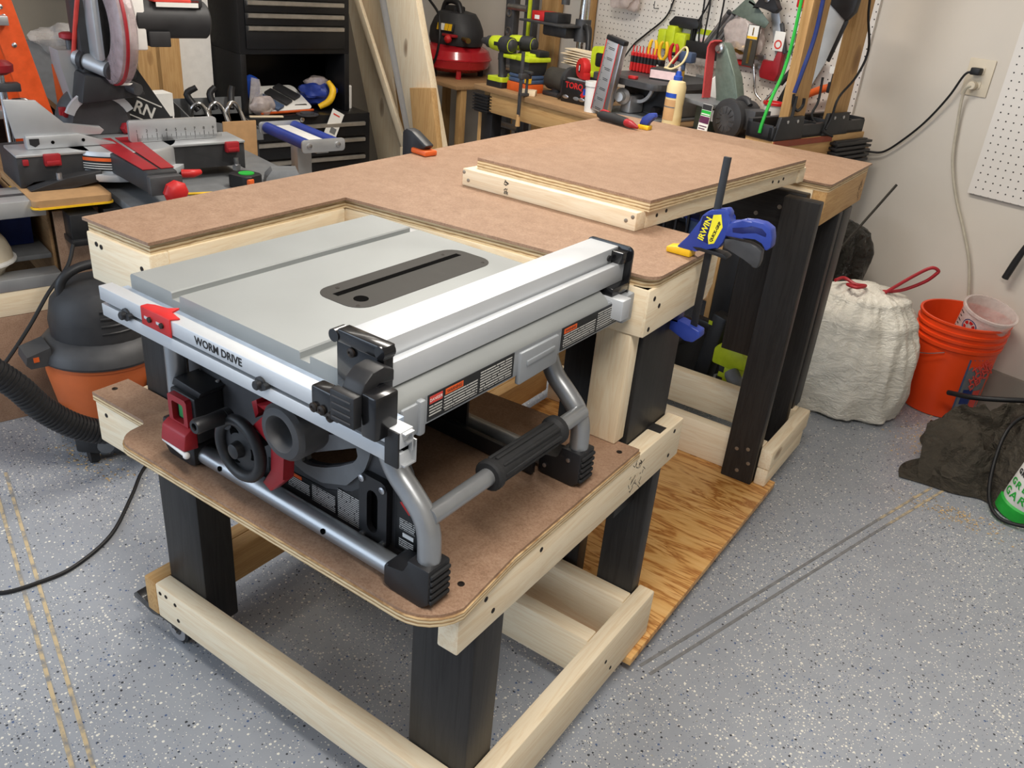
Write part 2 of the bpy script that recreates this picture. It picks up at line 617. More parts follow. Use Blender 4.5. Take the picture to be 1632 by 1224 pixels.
# ------------------------------------------------------------------ the mobile saw bench
BENCH = thing('mobile_workbench', 'large hardboard-topped lumber workbench on casters with a lower shelf in front for the table saw', 'workbench', (-.45, 1.0, 0))
BO = (-.45, 1.0, 0)
def bp(name, mat, *boxes, bv=.0025, label=None):
    m = MB()
    for bx in boxes:
        m.box(*bx, bv)
    # origin at the part's own centre so that each board shows its own grain
    lo = [min(bx[2 * i] for bx in boxes) for i in range(3)]; hi = [max(bx[2 * i + 1] for bx in boxes) for i in range(3)]
    c = tuple((a + e) / 2 for a, e in zip(lo, hi))
    o = m.build(name, mat, BENCH, off=c, loc=tuple(a - e for a, e in zip(c, BO)))
    if label: o['label'] = label
    return o
def bpoly(name, mat, pts, z0, z1, bv=0):
    m = MB(); m.prism(pts, 'z', z0, z1, bv)
    return m.build(name, mat, BENCH, off=BO)
def arc(cx, cy, r, a0, a1, n=6):
    return [(cx + r * cos(radians(a0 + (a1 - a0) * k / n)), cy + r * sin(radians(a0 + (a1 - a0) * k / n))) for k in range(n + 1)]
def toppoly(e=0):
    return [(-.925 + e, .0125 + e), (-.734 - e, .0125 + e), (-.734 - e, .465 + e)] + arc(-.05 - .03 - e, .513 + .03 + e, .03, -90, 0) + arc(-.05 - .03 - e, .815 - .03 - e, .03, 0, 90) + \
        [(-.48 - e, .815 - e), (-.48 - e, 1.545 + e)] + arc(-.05 - .012 - e, 1.545 + .012 + e, .012, -90, 0, 3) + [(-.05 - e, 1.964 - e), (-.925 + e, 1.964 - e)]
bpoly('hardboard_top', M['hardboard'], toppoly(0), .9305, .936)
bpoly('plywood_layer', M['ply_edge'], toppoly(.006), .9125, .9305)
Z0, Z1 = .8235, .9125
bp('frame_rail', M['pine_y'], (-.918, -.88, .0505, 1.96, Z0, Z1))
bp('frame_rail', M['pine_x'], (-.918, -.736, .0125, .0505, Z0, Z1))
bp('frame_rail', M['pine_y'], (-.774, -.736, .0505, .465, Z0, Z1))
m = MB(); m.prism([(-.88, .465), (-.06, .512), (-.06, .55), (-.88, .503)], 'z', Z0, Z1, .002)
m.build('frame_rail', M['pine_x'], BENCH, off=BO)
m = MB(); m.prism([(.512, Z0), (.79, Z0), (.815, Z0 + .025), (.815, Z1), (.512, Z1)], 'x', -.094, -.056, .003)
m.build('frame_rail', M['pine_y'], BENCH, off=BO)
bp('frame_rail', M['pine_x'], (-.88, -.094, .777, .815, Z0, Z1))
bp('frame_rail', M['pine_x'], (-.88, -.094, 1.547, 1.585, Z0, Z1))
bp('frame_rail', M['stud_y'], (-.094, -.056, 1.5475, 1.96, Z0, Z1))
bp('frame_rail', M['pine_x'], (-.88, -.094, 1.922, 1.96, Z0, Z1))
# bottom frame
B0, B1 = .08, .169
bp('base_rail', M['pine_x'], (-.836, -.038, 0, .038, B0, B1), bv=.004)
bp('base_rail', M['stud_y'], (-.874, -.836, 0, 1.84, B0, B1), bv=.004)
bp('base_rail', M['stud_y'], (-.836, -.798, .168, 1.48, B0, B1), bv=.004)
bp('base_rail', M['pine_y'], (-.038, 0, 0, .682, .046, B1), bv=.004)
bp('base_rail', M['pine_x'], (-.798, -.038, .449, .487, .062, B1), bv=.004)
bp('base_rail', M['pine_x'], (-.798, -.038, .603, .641, .046, B1), bv=.004)
bp('base_rail', M['pine_x'], (-.798, -.04, 1.486, 1.524, .046, B1), bv=.004)
bp('base_rail', M['pine_x'], (-.836, -.04, 1.78, 1.818, .046, B1), bv=.004)
bp('base_rail', M['pine_y'], (-.04, -.002, 1.465, 1.82, .104, B1), bv=.005)
bp('base_rail', M['pine_y'], (-.04, -.004, 1.465, 1.80, .046, .103), bv=.005)
bp('base_board', M['ply_face'], (-.80, .012, .583, 1.52, .027, .046), bv=.001)
# legs
bp('leg', M['ash_z'], (-.836, -.716, .038, .114, B0, .5765), bv=.004)
bp('leg', M['ash_z'], (-.164, -.038, .038, .114, B0, .5765), bv=.004)
bp('leg', M['ash_z'], (-.880, -.762, .066, .142, B0 + .09, Z0), bv=.004)
bp('leg', M['ash_z'], (-.129, -.039, .6415, .680, .046, .5765), bv=.004)
bp('leg', M['ash_z'], (-.111, -.073, .556, .735, .4, Z0), bv=.004)
bp('leg', M['ash_z'], (-.29, -.19, .66, .70, .046, Z0), bv=.004)
bp('leg', M['ash_z'], (-.137, -.042, 1.446, 1.484, .046, .905), bv=.004)
bp('leg', M['ash_z'], (-.150, -.055, 1.742, 1.78, .046, Z0), bv=.004)
bp('leg', M['ash_z'], (-.090, -.052, 1.782, 1.868, .16, Z0), bv=.004)
bp('leg', M['ash_z'], (-.836, -.74, 1.74, 1.78, .169, Z0), bv=.004)
bp('brace', M['ash_z'], (-.25, -.14, 1.546, 1.58, .40, .822), bv=.003)  # black board added as the shade left of the rear leg, no real brace
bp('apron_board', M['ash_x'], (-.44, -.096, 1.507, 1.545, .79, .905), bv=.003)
m = bp('support_post', M['pine_z'], (-.149, -.078, .513, .551, .5945, Z0), bv=.004)
# saw shelf
S0, S1, S2 = .5765, .589, .5945
def shelfpoly(e=0):
    return arc(-.76 + .045, -.082 + .045 - e, .045, 180, 270) + arc(-.02 - .075 + e, -.082 + .075 - e, .075, -90, -12) + [(-.034 + e, .12), (-.034 + e, .533), (-.80, .500), (-.80, .062), (-.935, .062), (-.935, -.014), (-.775, -.014), (-.762, -.02)]
bpoly('shelf_hardboard', M['hardboard'], shelfpoly(0), S1, S2)
bpoly('shelf_plywood', M['ply_edge'], shelfpoly(.003), S0, S1)
bp('shelf_rail', M['pine_y'], (-.072, -.034, -.015, .742, .4875, .5763), bv=.003)
bp('shelf_rail', M['pine_x'], (-.933, -.72, -.012, .026, .4875, .5763), bv=.003)
bp('shelf_rail', M['pine_y'], (-.919, -.881, .0265, .60, .4875, .5763), bv=.003)
# casters
def caster(x, y, top, wz, lever):
    c = MB()
    c.box(x - .045, x + .045, y - .034, y + .034, top - .004, top, .001)
    r = wz
    c.lathe([(.022, 0), (.026, .006), (.026, .014)], (x, y, top - .018), (0, 0, 1), 18)
    for s in (-1, 1):
        c.prism([(x - .022, top - .016), (x + .022, top - .016), (x + .011, r - .008), (x - .011, r - .008)], 'y', y + s * .0125 - .0015, y + s * .0125 + .0015)
    if lever:
        c.prism([(x - .135, top - .012), (x - .12, top + .002), (x - .10, top - .006), (x - .04, top - .012), (x - .04, top - .026), (x - .07, top - .034), (x - .09, top - .024), (x - .135, top - .022)], 'y', y - .022, y + .022, .002)
    o = c.build('caster', M['blkgloss'], BENCH, off=BO)
    w = MB(); w.lathe([(r - .006, -.010), (r - .001, -.008), (r, 0), (r - .001, .008), (r - .006, .010)], (x, y, r), (0, 1, 0), 30)
    w.build('wheel', M['rubber'], o, off=BO)
    w = MB(); w.lathe([(r - .010, -.0115), (r - .007, -.0115), (r - .007, .0115), (r - .010, .0115)], (x, y, r), (0, 1, 0), 30)
    w.lathe([(.007, -.018), (.007, .018)], (x, y, r), (0, 1, 0), 10)
    w.build('hub', M['steel'], o, off=BO)
caster(-.815, .035, B0, .036, True)
caster(-.12, .02, B0, .036, False)
caster(-.06, 1.79, .046, .02, False)
caster(-.80, 1.80, B0, .036, False)
# screws
def screws(name, mat, spots, r=.004):
    """spots: (position, normal)"""
    for p, nrm in spots:
        m = MB(); n = Vector(nrm)
        m.lathe([(r, -.001), (r, .0008), (r * .5, .0012), (r * .45, .0004)], p, n, 12)
        m.build(name, mat, BENCH, off=BO)
X, Y, ZU = (1, 0, 0), (0, -1, 0), (0, 0, 1)
screws('screw', M['darkscrew'], [((-.055, .013, S2), ZU), ((-.058, .497, S2), ZU), ((-.916, .021, S2), ZU)], .0055)
screws('screw', M['darkscrew'], [((-.034, .05, .553), X), ((-.034, .072, .516), X), ((-.034, .20, .556), X), ((-.034, .70, .562), X), ((-.034, .69, .508), X), ((-.056, .535, .893), X), ((-.056, .56, .873), X), ((-.056, .53, .836), X), ((-.056, .75, .85), X),
        ((-.82, 0, .15), Y), ((-.80, 0, .152), Y), ((-.77, 0, .147), Y), ((-.765, 0, .107), Y), ((-.89, .0125, .895), Y), ((-.876, .0125, .893), Y), ((-.76, .0125, .884), Y), ((-.90, -.012, .555), Y), ((0, .47, .12), X), ((0, .50, .08), X)], .0045)
screws('screw', M['screw'], [((-.105, 1.446, .15), Y), ((-.072, 1.446, .16), Y), ((-.062, 1.446, .115), Y), ((-.09, 1.446, .08), Y), ((-.16, 1.507, .86), Y), ((-.22, 1.507, .83), Y)], .006)
# lumber stamps (grade marks) on two boards
def stamp(parent, name, origin, u, v, seed, off):
    """a rubber-stamped grade mark: a box with strokes in it"""
    rnd = random.Random(seed)
    m = MB(); o = Vector(origin); u = Vector(u); v = Vector(v); n = u.cross(v).normalized() * .0003
    def bar(a, bb, w):
        d = (bb - a); d2 = d.normalized(); s = n.normalized().cross(d2) * w
        q = [a - s, bb - s, bb + s, a + s]
        m.faces([tuple(p) for p in q] + [tuple(p + n) for p in q], [(0, 1, 2, 3), (4, 5, 6, 7), (0, 1, 5, 4), (1, 2, 6, 5), (2, 3, 7, 6), (3, 0, 4, 7)])
    for k in range(26):
        a = o + u * rnd.random() + v * rnd.random()
        e = a + (u * rnd.uniform(-.25, .25) + v * rnd.uniform(-.22, .22))
        bar(a, e, .0006)
    return m.build(name, M['ink'], parent, off=off)
stamp(BENCH, 'grade_stamp', (-.0338, .515, .499), (0, .055, 0), (0, 0, .062), 5, BO)
stamp(BENCH, 'grade_stamp', (-.0558, 1.90, .84), (0, .03, 0), (0, 0, .05), 6, BO)

# ------------------------------------------------------------------ lid panel that fills the second cut-out
LID = thing('bench_insert_panel', 'square hardboard-topped lid panel with a pale lumber frame lying on the workbench', 'panel', (-.208, .735, .936), radians(-1.0))
m = MB(); m.box(-.424, .010, .026, .752, .056, .0615); m.build('hardboard_top', M['hardboard'], LID)
m = MB(); m.box(-.424, .010, .026, .752, .038, .056); m.build('plywood_layer', M['ply_edge'], LID)
for nm, ax, bx in (('frame_rail', 'x', (-.442, 0, 0, .036, 0, .038)), ('frame_rail', 'x', (-.442, .004, .745, .781, 0, .038)), ('frame_rail', 'y', (-.036, 0, .036, .745, 0, .038)), ('frame_rail', 'y', (-.442, -.406, .036, .745, 0, .038))):
    m = MB(); m.box(*bx, .0025)
    c = ((bx[0] + bx[1]) / 2, (bx[2] + bx[3]) / 2, 0)
    m.build(nm, M['pine_' + ax], LID, off=c, loc=c)
stamp(LID, 'grade_stamp', (-.325, -.0002, .023), (.012, 0, 0), (0, 0, .012), 8, (0, 0, 0))
stamp(LID, 'grade_stamp', (-.324, -.0002, .006), (.012, 0, 0), (0, 0, .012), 9, (0, 0, 0))
for (x, z) in ((-.437, .030), (-.424, .014), (-.008, .028), (-.022, .018)):
    m = MB(); m.lathe([(.004, -.001), (.004, .0008), (.002, .0012)], (x, 0, z), (0, -1, 0), 12); m.build('screw', M['screw'], LID)
for (y, z) in ((.075, .022), (.11, .026), (.60, .022), (.635, .018), (.66, .022)):
    m = MB(); m.lathe([(.004, -.001), (.004, .0008), (.002, .0012)], (0, y, z), (1, 0, 0), 12); m.build('screw', M['darkscrew'], LID)
# the panel is not quite square: ease its side edges over
for o in LID.children:
    sh = Matrix.Identity(4); sh[0][1] = .095
    L = Matrix.Translation(o.location)
    o.data.transform(L.inverted() @ sh @ L)

# ------------------------------------------------------------------ the table saw
SO = (-.37, .2, .5945)
SAW = thing('table_saw', 'grey jobsite table saw on a silver tube stand, set on the lower shelf', 'table saw', SO, radians(-1.5))
def sp(mb, name, mat, parent=None, label=None, angle=38):
    o = mb.build(name, mat, parent or SAW, off=SO if (parent is None or parent is SAW) else SO, angle=angle)
    if label: o['label'] = label
    return o
TX0, TX1, TY0, TY1, TZ = -.640, -.091, -.085, .425, .93
sl, sd = ((-.5346, -.5156), (-.2570, -.2380)), .011
prof = [(TX0, TZ - .03), (TX0, TZ - .004), (TX0 + .004, TZ)]
for a, e in sl:
    prof += [(a - .002, TZ), (a, TZ - .002), (a, TZ - sd), (e, TZ - sd), (e, TZ - .002), (e + .002, TZ)]
prof += [(TX1 - .034, TZ), (TX1 - .018, TZ - .006), (TX1 - .006, TZ - .014), (TX1, TZ - .022), (TX1, TZ - .03)]
m = MB(); m.prism(prof, 'y', TY0, TY1); sp(m, 'table', M['tablegrey'])
m = MB()
m.box(TX0 + .002, TX1 - .001, TY0 + .002, TY0 + .010, .872, .9)           # front skirt
m.box(TX0 + .001, TX0 + .012, TY0 + .01, TY1, .862, .9)
m.box(TX1 - .012, TX1, -.03, .505, .862, .9085, .003)                       # right skirt
m.prism([(.175, .848), (.275, .852), (.275, .9), (.175, .9)], 'x', TX1 - .004, TX1 + .005, .003)
m.prism([(.190, .876), (.262, .878), (.262, .886), (.190, .884)], 'x', TX1 + .004, TX1 + .0075, .001)
m.box(TX1 - .014, TX1 + .006, .474, .507, .858, .909, .004)
m.box(TX1 - .030, TX1 + .004, -.072, -.030, .858, .903, .004)
m.box(TX1 - .004, TX1 + .008, -.044, -.032, .856, .906, .003)
m.box(-.60, TX1 - .012, TY1 - .012, TY1, .87, .9)
m.box(TX1 - .07, TX1 - .003, TY1 - .01, .507, .87, .910, .003)
sp(m, 'table_skirt', M['tableside'])
m = MB(); m.box(-.655, -.075, -.1035, TY0 + .003, .895, .9055, .001); sp(m, 'ruler_ledge', M['bluerule'])
m = MB()
for k in range(70):
    x = -.63 + k * .0075
    m.box(x, x + .001, -.102, -.0955 if k % 4 == 0 else -.099, .9055, .9058)
sp(m, 'ruler_marks', M['white'])
# throat plate
m = MB(); m.prism(rrect(-.404, -.302, .064, .392, .032, 6), 'z', TZ - .002, TZ + .0006); INS = sp(m, 'throat_plate', M['insert'])
m = MB(); m.box(-.376, -.3645, .082, .372, TZ + .0006, TZ + .0010); sp(m, 'blade_slot', M['void'], INS)
m = MB(); m.prism(circ(-.334, .100, .0115), 'z', TZ + .0006, TZ + .0011); sp(m, 'finger_hole', M['void'], INS)
for q in ((-.390, .105), (-.318, .078), (-.316, .372), (-.388, .350)):
    m = MB(); m.lathe([(.0035, 0), (.0035, .0004), (.0018, .0004), (.0015, .0001)], (q[0], q[1], TZ + .0006), (0, 0, 1), 12); sp(m, 'screw', M['darkscrew'], INS)
# rails
m = MB(); m.box(-.6587, -.040, -.127, -.1045, .8925, .9150, .0012); RAIL = sp(m, 'front_rail', M['alu'])
m = MB(); m.box(-.6587, -.040, -.126, -.1045, .8665, .8865, .0012); sp(m, 'rail_lower_bar', M['alu'], RAIL)
m = MB(); m.box(-.656, -.042, -.118, -.100, .8855, .8935); sp(m, 'rail_groove', M['void'], RAIL)
m = MB()                                                               # open extrusion seen at the rail end
for q in ((-.124, -.108, .9115, .9135), (-.112, -.110, .888, .912), (-.120, -.112, .900, .902), (-.124, -.104, .869, .871), (-.106, -.104, .870, .9)):
    m.box(-.0402, -.0345, q[0], q[1], q[2], q[3])
sp(m, 'rail_end', M['alugrey'], RAIL)
m = MB(); m.box(-.062, -.0405, -.1295, -.1265, .867, .9145, .0008); sp(m, 'rail_end_cap', M['blk'], RAIL)
m = MB(); m.box(-.64, -.07, TY1 + .012, TY1 + .04, .878, .914, .0015); sp(m, 'rear_rail', M['alu'])
t = text('lettering', 'WORM DRIVE', .0165, M['ink'], RAIL, (-.3725 - SO[0], -.1272 - SO[1], .9037 - SO[2]), (pi / 2, 0, 0), .0003, bold=.0003)
t.scale = (.98, 1, 1)
for x, z in ((-.588, .890), (-.284, .8885)):
    m = MB(); m.lathe([(.010, 0), (.010, .004), (.0065, .005), (.0065, .011), (.005, .0125)], (x, -.126, z), (0, -1, 0), 14)
    m.lathe([(.0048, 0), (.0048, .008)], (x + .012, -.126, z + .001), (0, -1, 0), 10)
    sp(m, 'rail_bolt', M['blk'], RAIL)
# red pointer bracket over the rail
m = MB()
m.box(-.546, -.476, -.1295, -.1272, .889, .9172, .0008)
m.prism([(-.546, -.1285), (-.476, -.1285), (-.470, -.116), (-.497, -.112), (-.500, -.098), (-.503, -.0945), (-.512, -.108), (-.536, -.112), (-.546, -.118)], 'z', .9152, .9178, .0008)
PT = sp(m, 'pointer_bracket', M['bred'])
for x in (-.528, -.499):
    m = MB(); m.box(x - .010, x + .004, -.1300, -.1290, .9005, .9045); sp(m, 'bracket_slot', M['alu'], PT)
    m = MB(); m.lathe([(.0042, 0), (.0042, .003), (.002, .0035)], (x + .004, -.1295, .9025), (0, -1, 0), 12); sp(m, 'screw', M['darkscrew'], PT)
# rip fence
m = MB(); m.box(-.178, -.1225, -.078, .492, .9335, .985, .0012); FEN = sp(m, 'rip_fence', M['alu'])
m = MB(); m.box(-.1195, -.1065, -.070, .492, .928, .9615, .0012); sp(m, 'flip_fence', M['alu'], FEN)
m = MB(); m.box(-.1235, -.1185, -.07, .40, .934, .940); sp(m, 'flip_fence_gap', M['void'], FEN)
m = MB(); m.lathe([(.0052, 0), (.0052, .003), (.003, .0032)], (-.1225, .462, .970), (1, 0, 0), 14); sp(m, 'screw', M['blk'], FEN)
# clamp head at the front of the fence
m = MB()
m.box(-.1745, -.0975, -.0965, -.076, .975, .9925, .002)
m.prism([(-.178, .985), (-.0985, .985), (-.0985, .918), (-.112, .90), (-.178, .915)], 'y', -.094, -.078, .001)
m.cyl((-.180, -.0975, .982), (-.180, -.078, .982), .0085, n=16)
m.cyl((-.103, -.0975, .984), (-.103, -.078, .984), .0085, n=16)
m.box(-.164, -.118, -.149, -.128, .9035, .940, .003)
m.box(-.081, -.057, -.149, -.112, .9035, .960, .003)
m.box(-.125, -.078, -.143, -.10, .9035, .930, .002)
HD = sp(m, 'fence_clamp', M['blkgloss'], FEN)
m = MB()
m.prism([(-.095, .972), (-.112, .980), (-.130, .978), (-.143, .968), (-.152, .950), (-.156, .926), (-.150, .920), (-.145, .944), (-.136, .958), (-.12, .965), (-.095, .955)], 'x', -.112, -.080, .003)
m.box(-.117, -.078, -.1625, -.1495, .917, .958, .002)
LV = sp(m, 'clamp_lever', M['blk'], FEN)
m = MB()
for k in range(4):
    m.box(-.113, -.083, -.1636, -.162, .9225 + k * .009, .924 + k * .009)
sp(m, 'lever_ribs', M['dgrey'], FEN)
for q in ((-.151, -.0945, .968), (-.1065, -.0945, .950), (-.1065, -.0945, .928), (-.158, -.149, .912), (-.144, -.149, .913), (-.130, -.149, .909)):
    m = MB(); m.lathe([(.0062, 0), (.0062, .003), (.003, .0042), (.002, .003)], q, (0, -1, 0), 14); sp(m, 'screw', M['darkscrew'], FEN)
m = MB()
m.prism(rrect(-.184, -.094, .900, .988, (.002, .006, .010, .010)), 'y', .4925, .4965, .0008)
m.box(-.124, -.100, .470, .493, .962, .982, .002)
m.box(-.150, -.094, .440, .4925, .914, .928, .001)
sp(m, 'fence_rear_hook', M['blkgloss'], FEN)
# warning labels on the right skirt
for y0, y1, nm in ((-.022, .163, 'a'), (.287, .470, 'b')):
    m = MB(); m.box(TX1, TX1 + .0009, y0, y1, .8665, .9045); LB = sp(m, 'warning_label', M['black_label'])
    gap = (y0 + y1) / 2 + .012
    for a, e, zt in ((y0 + .006 if nm == 'b' else y0 + .032, gap - .003, .892), (gap + .003, y1 - .005, .900)):
        m = MB(); m.box(TX1 + .0009, TX1 + .0012, a, e, .870, zt); sp(m, 'fine_print', M['fine_yz'], LB)
    if nm == 'a':
        m = MB(); m.box(TX1 + .0009, TX1 + .0012, y0 + .003, y0 + .028, .872, .889); sp(m, 'fine_print', M['fine_yz'], LB)
        m = MB(); m.box(TX1 + .0009, TX1 + .0014, y0 + .003, y0 + .028, .891, .9015); g = sp(m, 'hazard_panel', M['redprint'], LB)
        text('lettering', 'DANGER', .0062, M['white'], LB, (TX1 + .0015 - SO[0], y0 + .0155 - SO[1], .896 - SO[2]), (pi / 2, 0, pi / 2), .0001)
    oy = y0 + (.034 if nm == 'a' else .006)
    m = MB(); m.box(TX1 + .0009, TX1 + .0014, oy, oy + .036, .8935, .9015); sp(m, 'hazard_panel', M['orange'], LB)
    text('lettering', 'WARNING', .0062, M['ink'], LB, (TX1 + .0015 - SO[0], oy + .018 - SO[1], .8974 - SO[2]), (pi / 2, 0, pi / 2), .0001)
# stand
def leg_tube(y):
    m = MB()
    m.T = Matrix.Translation((.013 if y < 0 else .003, 0, 0))
    m.tube([(-.168, y, .874), (-.165, y, .835), (-.158, y, .805), (-.142, y, .778), (-.116, y, .755), (-.094, y, .733), (-.083, y, .708), (-.080, y, .675), (-.080, y, .640)], .0168, 16, 5)
    return sp(m, 'stand_leg', M['tube'])
leg_tube(-.033); leg_tube(.365)
for y in (-.033, .365):
    m = MB(); m.cyl((-.630, y, .64), (-.626, y, .874), .0165, n=18); sp(m, 'stand_leg', M['tube'])
    m = MB(); m.cyl((-.620, y, .6145), (-.09, y, .6145), .0165, n=18); TB = sp(m, 'stand_tube', M['tube'])
    if y < 0:
        for x in (-.508, -.262):
            m = MB(); m.lathe([(.0045, 0), (.0045, .002)], (x, y - .0155, .6185), (0, -1, .25), 12); sp(m, 'tube_hole', M['void'], TB)
m = MB(); m.cyl((-.070, -.033, .732), (-.080, .365, .732), .0135, n=18); HB = sp(m, 'carry_bar', M['tube'])
m = MB(); m.lathe([(.0215, 0), (.0245, .003), (.0245, .012), (.019, .018), (.0185, .08), (.019, .172), (.0245, .178), (.0245, .187), (.0215, .19)], (-.0735, .098, .732), (-.0251, 1, 0), 20)
for k in range(8):
    a = 2 * pi * k / 8
    m.box(-.076 + .0185 * cos(a) - .003, -.076 + .0185 * cos(a) + .003, .12, .268, .732 + .0185 * sin(a) - .003, .732 + .0185 * sin(a) + .003, .001)
sp(m, 'carry_grip', M['rubber'])
def foot(sx, y):
    m = MB()
    X = lambda v: -.37 + sx * (v + .37) if sx < 0 else v
    x0 = (-.067 if y < 0 else -.077) if sx > 0 else -.630
    k = 1 if sx > 0 else -1
    def bx(a, e, y0, y1, z0, z1, bv):
        aa, ee = x0 + k * a, x0 + k * e
        m.box(min(aa, ee), max(aa, ee), y0, y1, z0, z1, bv)
    pts = [(x0 - k * .064, .600), (x0 - k * .050, .5947), (x0 + k * .008, .5947), (x0 + k * .020, .606), (x0 + k * .020, .664), (x0 - k * .021, .664), (x0 - k * .021, .642), (x0 - k * .028, .636), (x0 - k * .058, .639), (x0 - k * .064, .632)]
    m.prism(pts, 'y', y - .023, y + .023, .004)
    o = sp(m, 'stand_foot', M['blk'])
    m = MB()
    for q in range(5):
        z = .606 + q * .011
        bb = sorted((x0 + k * .019, x0 + k * .024))
        m.box(bb[0], bb[1], y - .020, y + .020, z, z + .0065, .0015)
    sp(m, 'foot_ribs', M['rubber'], o)
    for (dx, dz) in ((-.004, .05), (-.05, .02)):
        if y > 0:
            m = MB(); m.lathe([(.004, 0), (.004, .0015), (.002, .002)], (x0 + k * dx, y - .023, .5947 + dz), (0, -1, 0), 12); sp(m, 'screw', M['steel'], o)
for y in (-.033, .365):
    foot(1, y); foot(-1, y)
# front panel of the base
m = MB()
n = 40
outer = [(-.640, .603), (-.115, .603), (-.106, .66), (-.135, .76), (-.165, .80), (-.168, .868), (-.640, .868)]
def dens(poly, k):
    L = [hypot(poly[(i + 1) % len(poly)][0] - poly[i][0], poly[(i + 1) % len(poly)][1] - poly[i][1]) for i in range(len(poly))]
    tot = sum(L); out = []
    for q in range(k):
        d = tot * q / k
        i = 0
        while d > L[i]:
            d -= L[i]; i += 1
        a, e = poly[i], poly[(i + 1) % len(poly)]
        f = d / L[i]
        out.append((a[0] + (e[0] - a[0]) * f, a[1] + (e[1] - a[1]) * f))
    return out
arcslot = [(-.345, .684), (-.322, .689), (-.299, .697), (-.270, .712), (-.241, .731), (-.236, .742), (-.239, .755), (-.262, .742), (-.288, .729), (-.315, .715), (-.341, .705), (-.349, .695)]
def match(poly, c, k):
    """resample an outline by angle about c, so that two outlines pair up"""
    d = dens(poly, 400)
    out = []
    for q in range(k):
        a = -pi + 2 * pi * q / k
        out.append(min(d, key=lambda p: abs((atan2(p[1] - c[1], p[0] - c[0]) - a + pi) % (2 * pi) - pi)))
    return out
cc = (-.288, .713)
m.ring(match(outer, cc, 72), match(arcslot, cc, 72), 'y', -.002, .006)
sp(m, 'front_panel', M['dgrey'])
boss = [(-.379, .672), (-.346, .664), (-.309, .664), (-.255, .684), (-.217, .727), (-.205, .760), (-.215, .779), (-.250, .772), (-.290, .758), (-.33, .744), (-.37, .72)]
m = MB(); m.ring(match(boss, cc, 72), match([(cc[0] + (p[0] - cc[0]) * 1.1, cc[1] + (p[1] - cc[1]) * 1.12) for p in arcslot], cc, 72), 'y', -.008, -.0015)
sp(m, 'tilt_scale_boss', M['mgrey'])
m = MB(); m.prism([(-.44, .650), (-.405, .648), (-.36, .650), (-.305, .652), (-.25, .672), (-.226, .692), (-.226, .612), (-.44, .625)], 'y', -.0035, -.0015); LB = sp(m, 'front_label', M['black_label'])
for x0, x1, z0, z1 in ((-.392, -.342, .621, .641), (-.336, -.284, .616, .647), (-.278, -.230, .612, .667)):
    m = MB(); m.box(x0, x1, -.0040, -.0034, z0, z1); sp(m, 'fine_print', M['fine_xz'], LB)
m = MB(); m.box(-.385, -.360, -.0042, -.0034, .6425, .6485); sp(m, 'hazard_panel', M['orange'], LB)
for q in ((-.424, .640), (-.409, .640), (-.424, .630), (-.409, .630)):
    m = MB(); m.ring(circ(q[0], q[1], .0052, 16), circ(q[0], q[1], .0034, 16), 'y', -.0042, -.0034); sp(m, 'pictogram', M['white'], LB)
# handle recess with four screws
m = MB(); m.ring(match(rrect(-.222, -.166, .611, .728, .012), (-.194, .669), 48), match(rrect(-.206, -.184, .632, .706, .0108), (-.194, .669), 48), 'y', -.014, -.0015); HR = sp(m, 'side_handle', M['blk'])
m = MB(); m.prism(rrect(-.207, -.183, .631, .707, .011), 'y', -.004, -.0018); sp(m, 'handle_opening', M['void'], HR)
for q in ((-.215, .720), (-.174, .717), (-.215, .619), (-.174, .620)):
    m = MB(); m.lathe([(.0055, 0), (.0055, .003), (.0025, .004), (.002, .0025)], (q[0], -.014, q[1]), (0, -1, 0), 14); sp(m, 'screw', M['steel'], HR)
m = MB(); m.box(-.158, -.110, -.0035, -.0015, .618, .722); LB = sp(m, 'rating_label', M['black_label'])
m = MB(); m.prism([(-.150, .703), (-.134, .714), (-.116, .699), (-.132, .688)], 'y', -.0042, -.0034); sp(m, 'brand_lozenge', M['bred'], LB)
text('lettering', 'SKIL', .0085, M['ink'], LB, (-.133 - SO[0], -.0044 - SO[1], .701 - SO[2]), (pi / 2, radians(22), 0), .0001)
m = MB(); m.box(-.150, -.120, -.0040, -.0034, .658, .676); sp(m, 'fine_print', M['fine_xz'], LB)
m = MB(); m.box(-.143, -.122, -.0042, -.0034, .646, .653); sp(m, 'white_strip', M['white'], LB)
m = MB(); m.box(-.150, -.122, -.0040, -.0034, .626, .642); sp(m, 'fine_print', M['fine_xz'], LB)
# switch
m = MB(); m.box(-.614, -.548, -.058, -.0025, .651, .735, .004); m.prism([(-.620, .734), (-.548, .734), (-.540, .746), (-.612, .750)], 'y', -.050, -.0025, .002)
SB = sp(m, 'switch_box', M['blk'])
for q in ((-.606, .742), (-.556, .742)):
    m = MB(); m.lathe([(.004, 0), (.004, .002), (.002, .0026)], (q[0], -.006, q[1] + .004), (0, -.5, 1), 12); sp(m, 'screw', M['steel'], SB)
m = MB(); m.ring(match(rrect(-.606, -.556, .675, .732, .004), (-.581, .703), 40), match(rrect(-.596, -.566, .686, .721, .003), (-.581, .703), 40), 'y', -.068, -.057)
m.prism([(-.085, .648), (-.057, .644), (-.057, .684), (-.068, .684), (-.080, .676)], 'x', -.612, -.548, .003)
sp(m, 'switch_paddle', M['red'], SB)
m = MB(); m.box(-.590, -.570, -.0605, -.057, .690, .716, .002); sp(m, 'start_button', M['green'], SB)
m = MB(); m.cyl((-.613, -.078, .645), (-.545, -.083, .643), .004, n=10); m.ball((-.545, -.083, .643), .006, 10, 8); sp(m, 'paddle_edge', M['white'], SB)
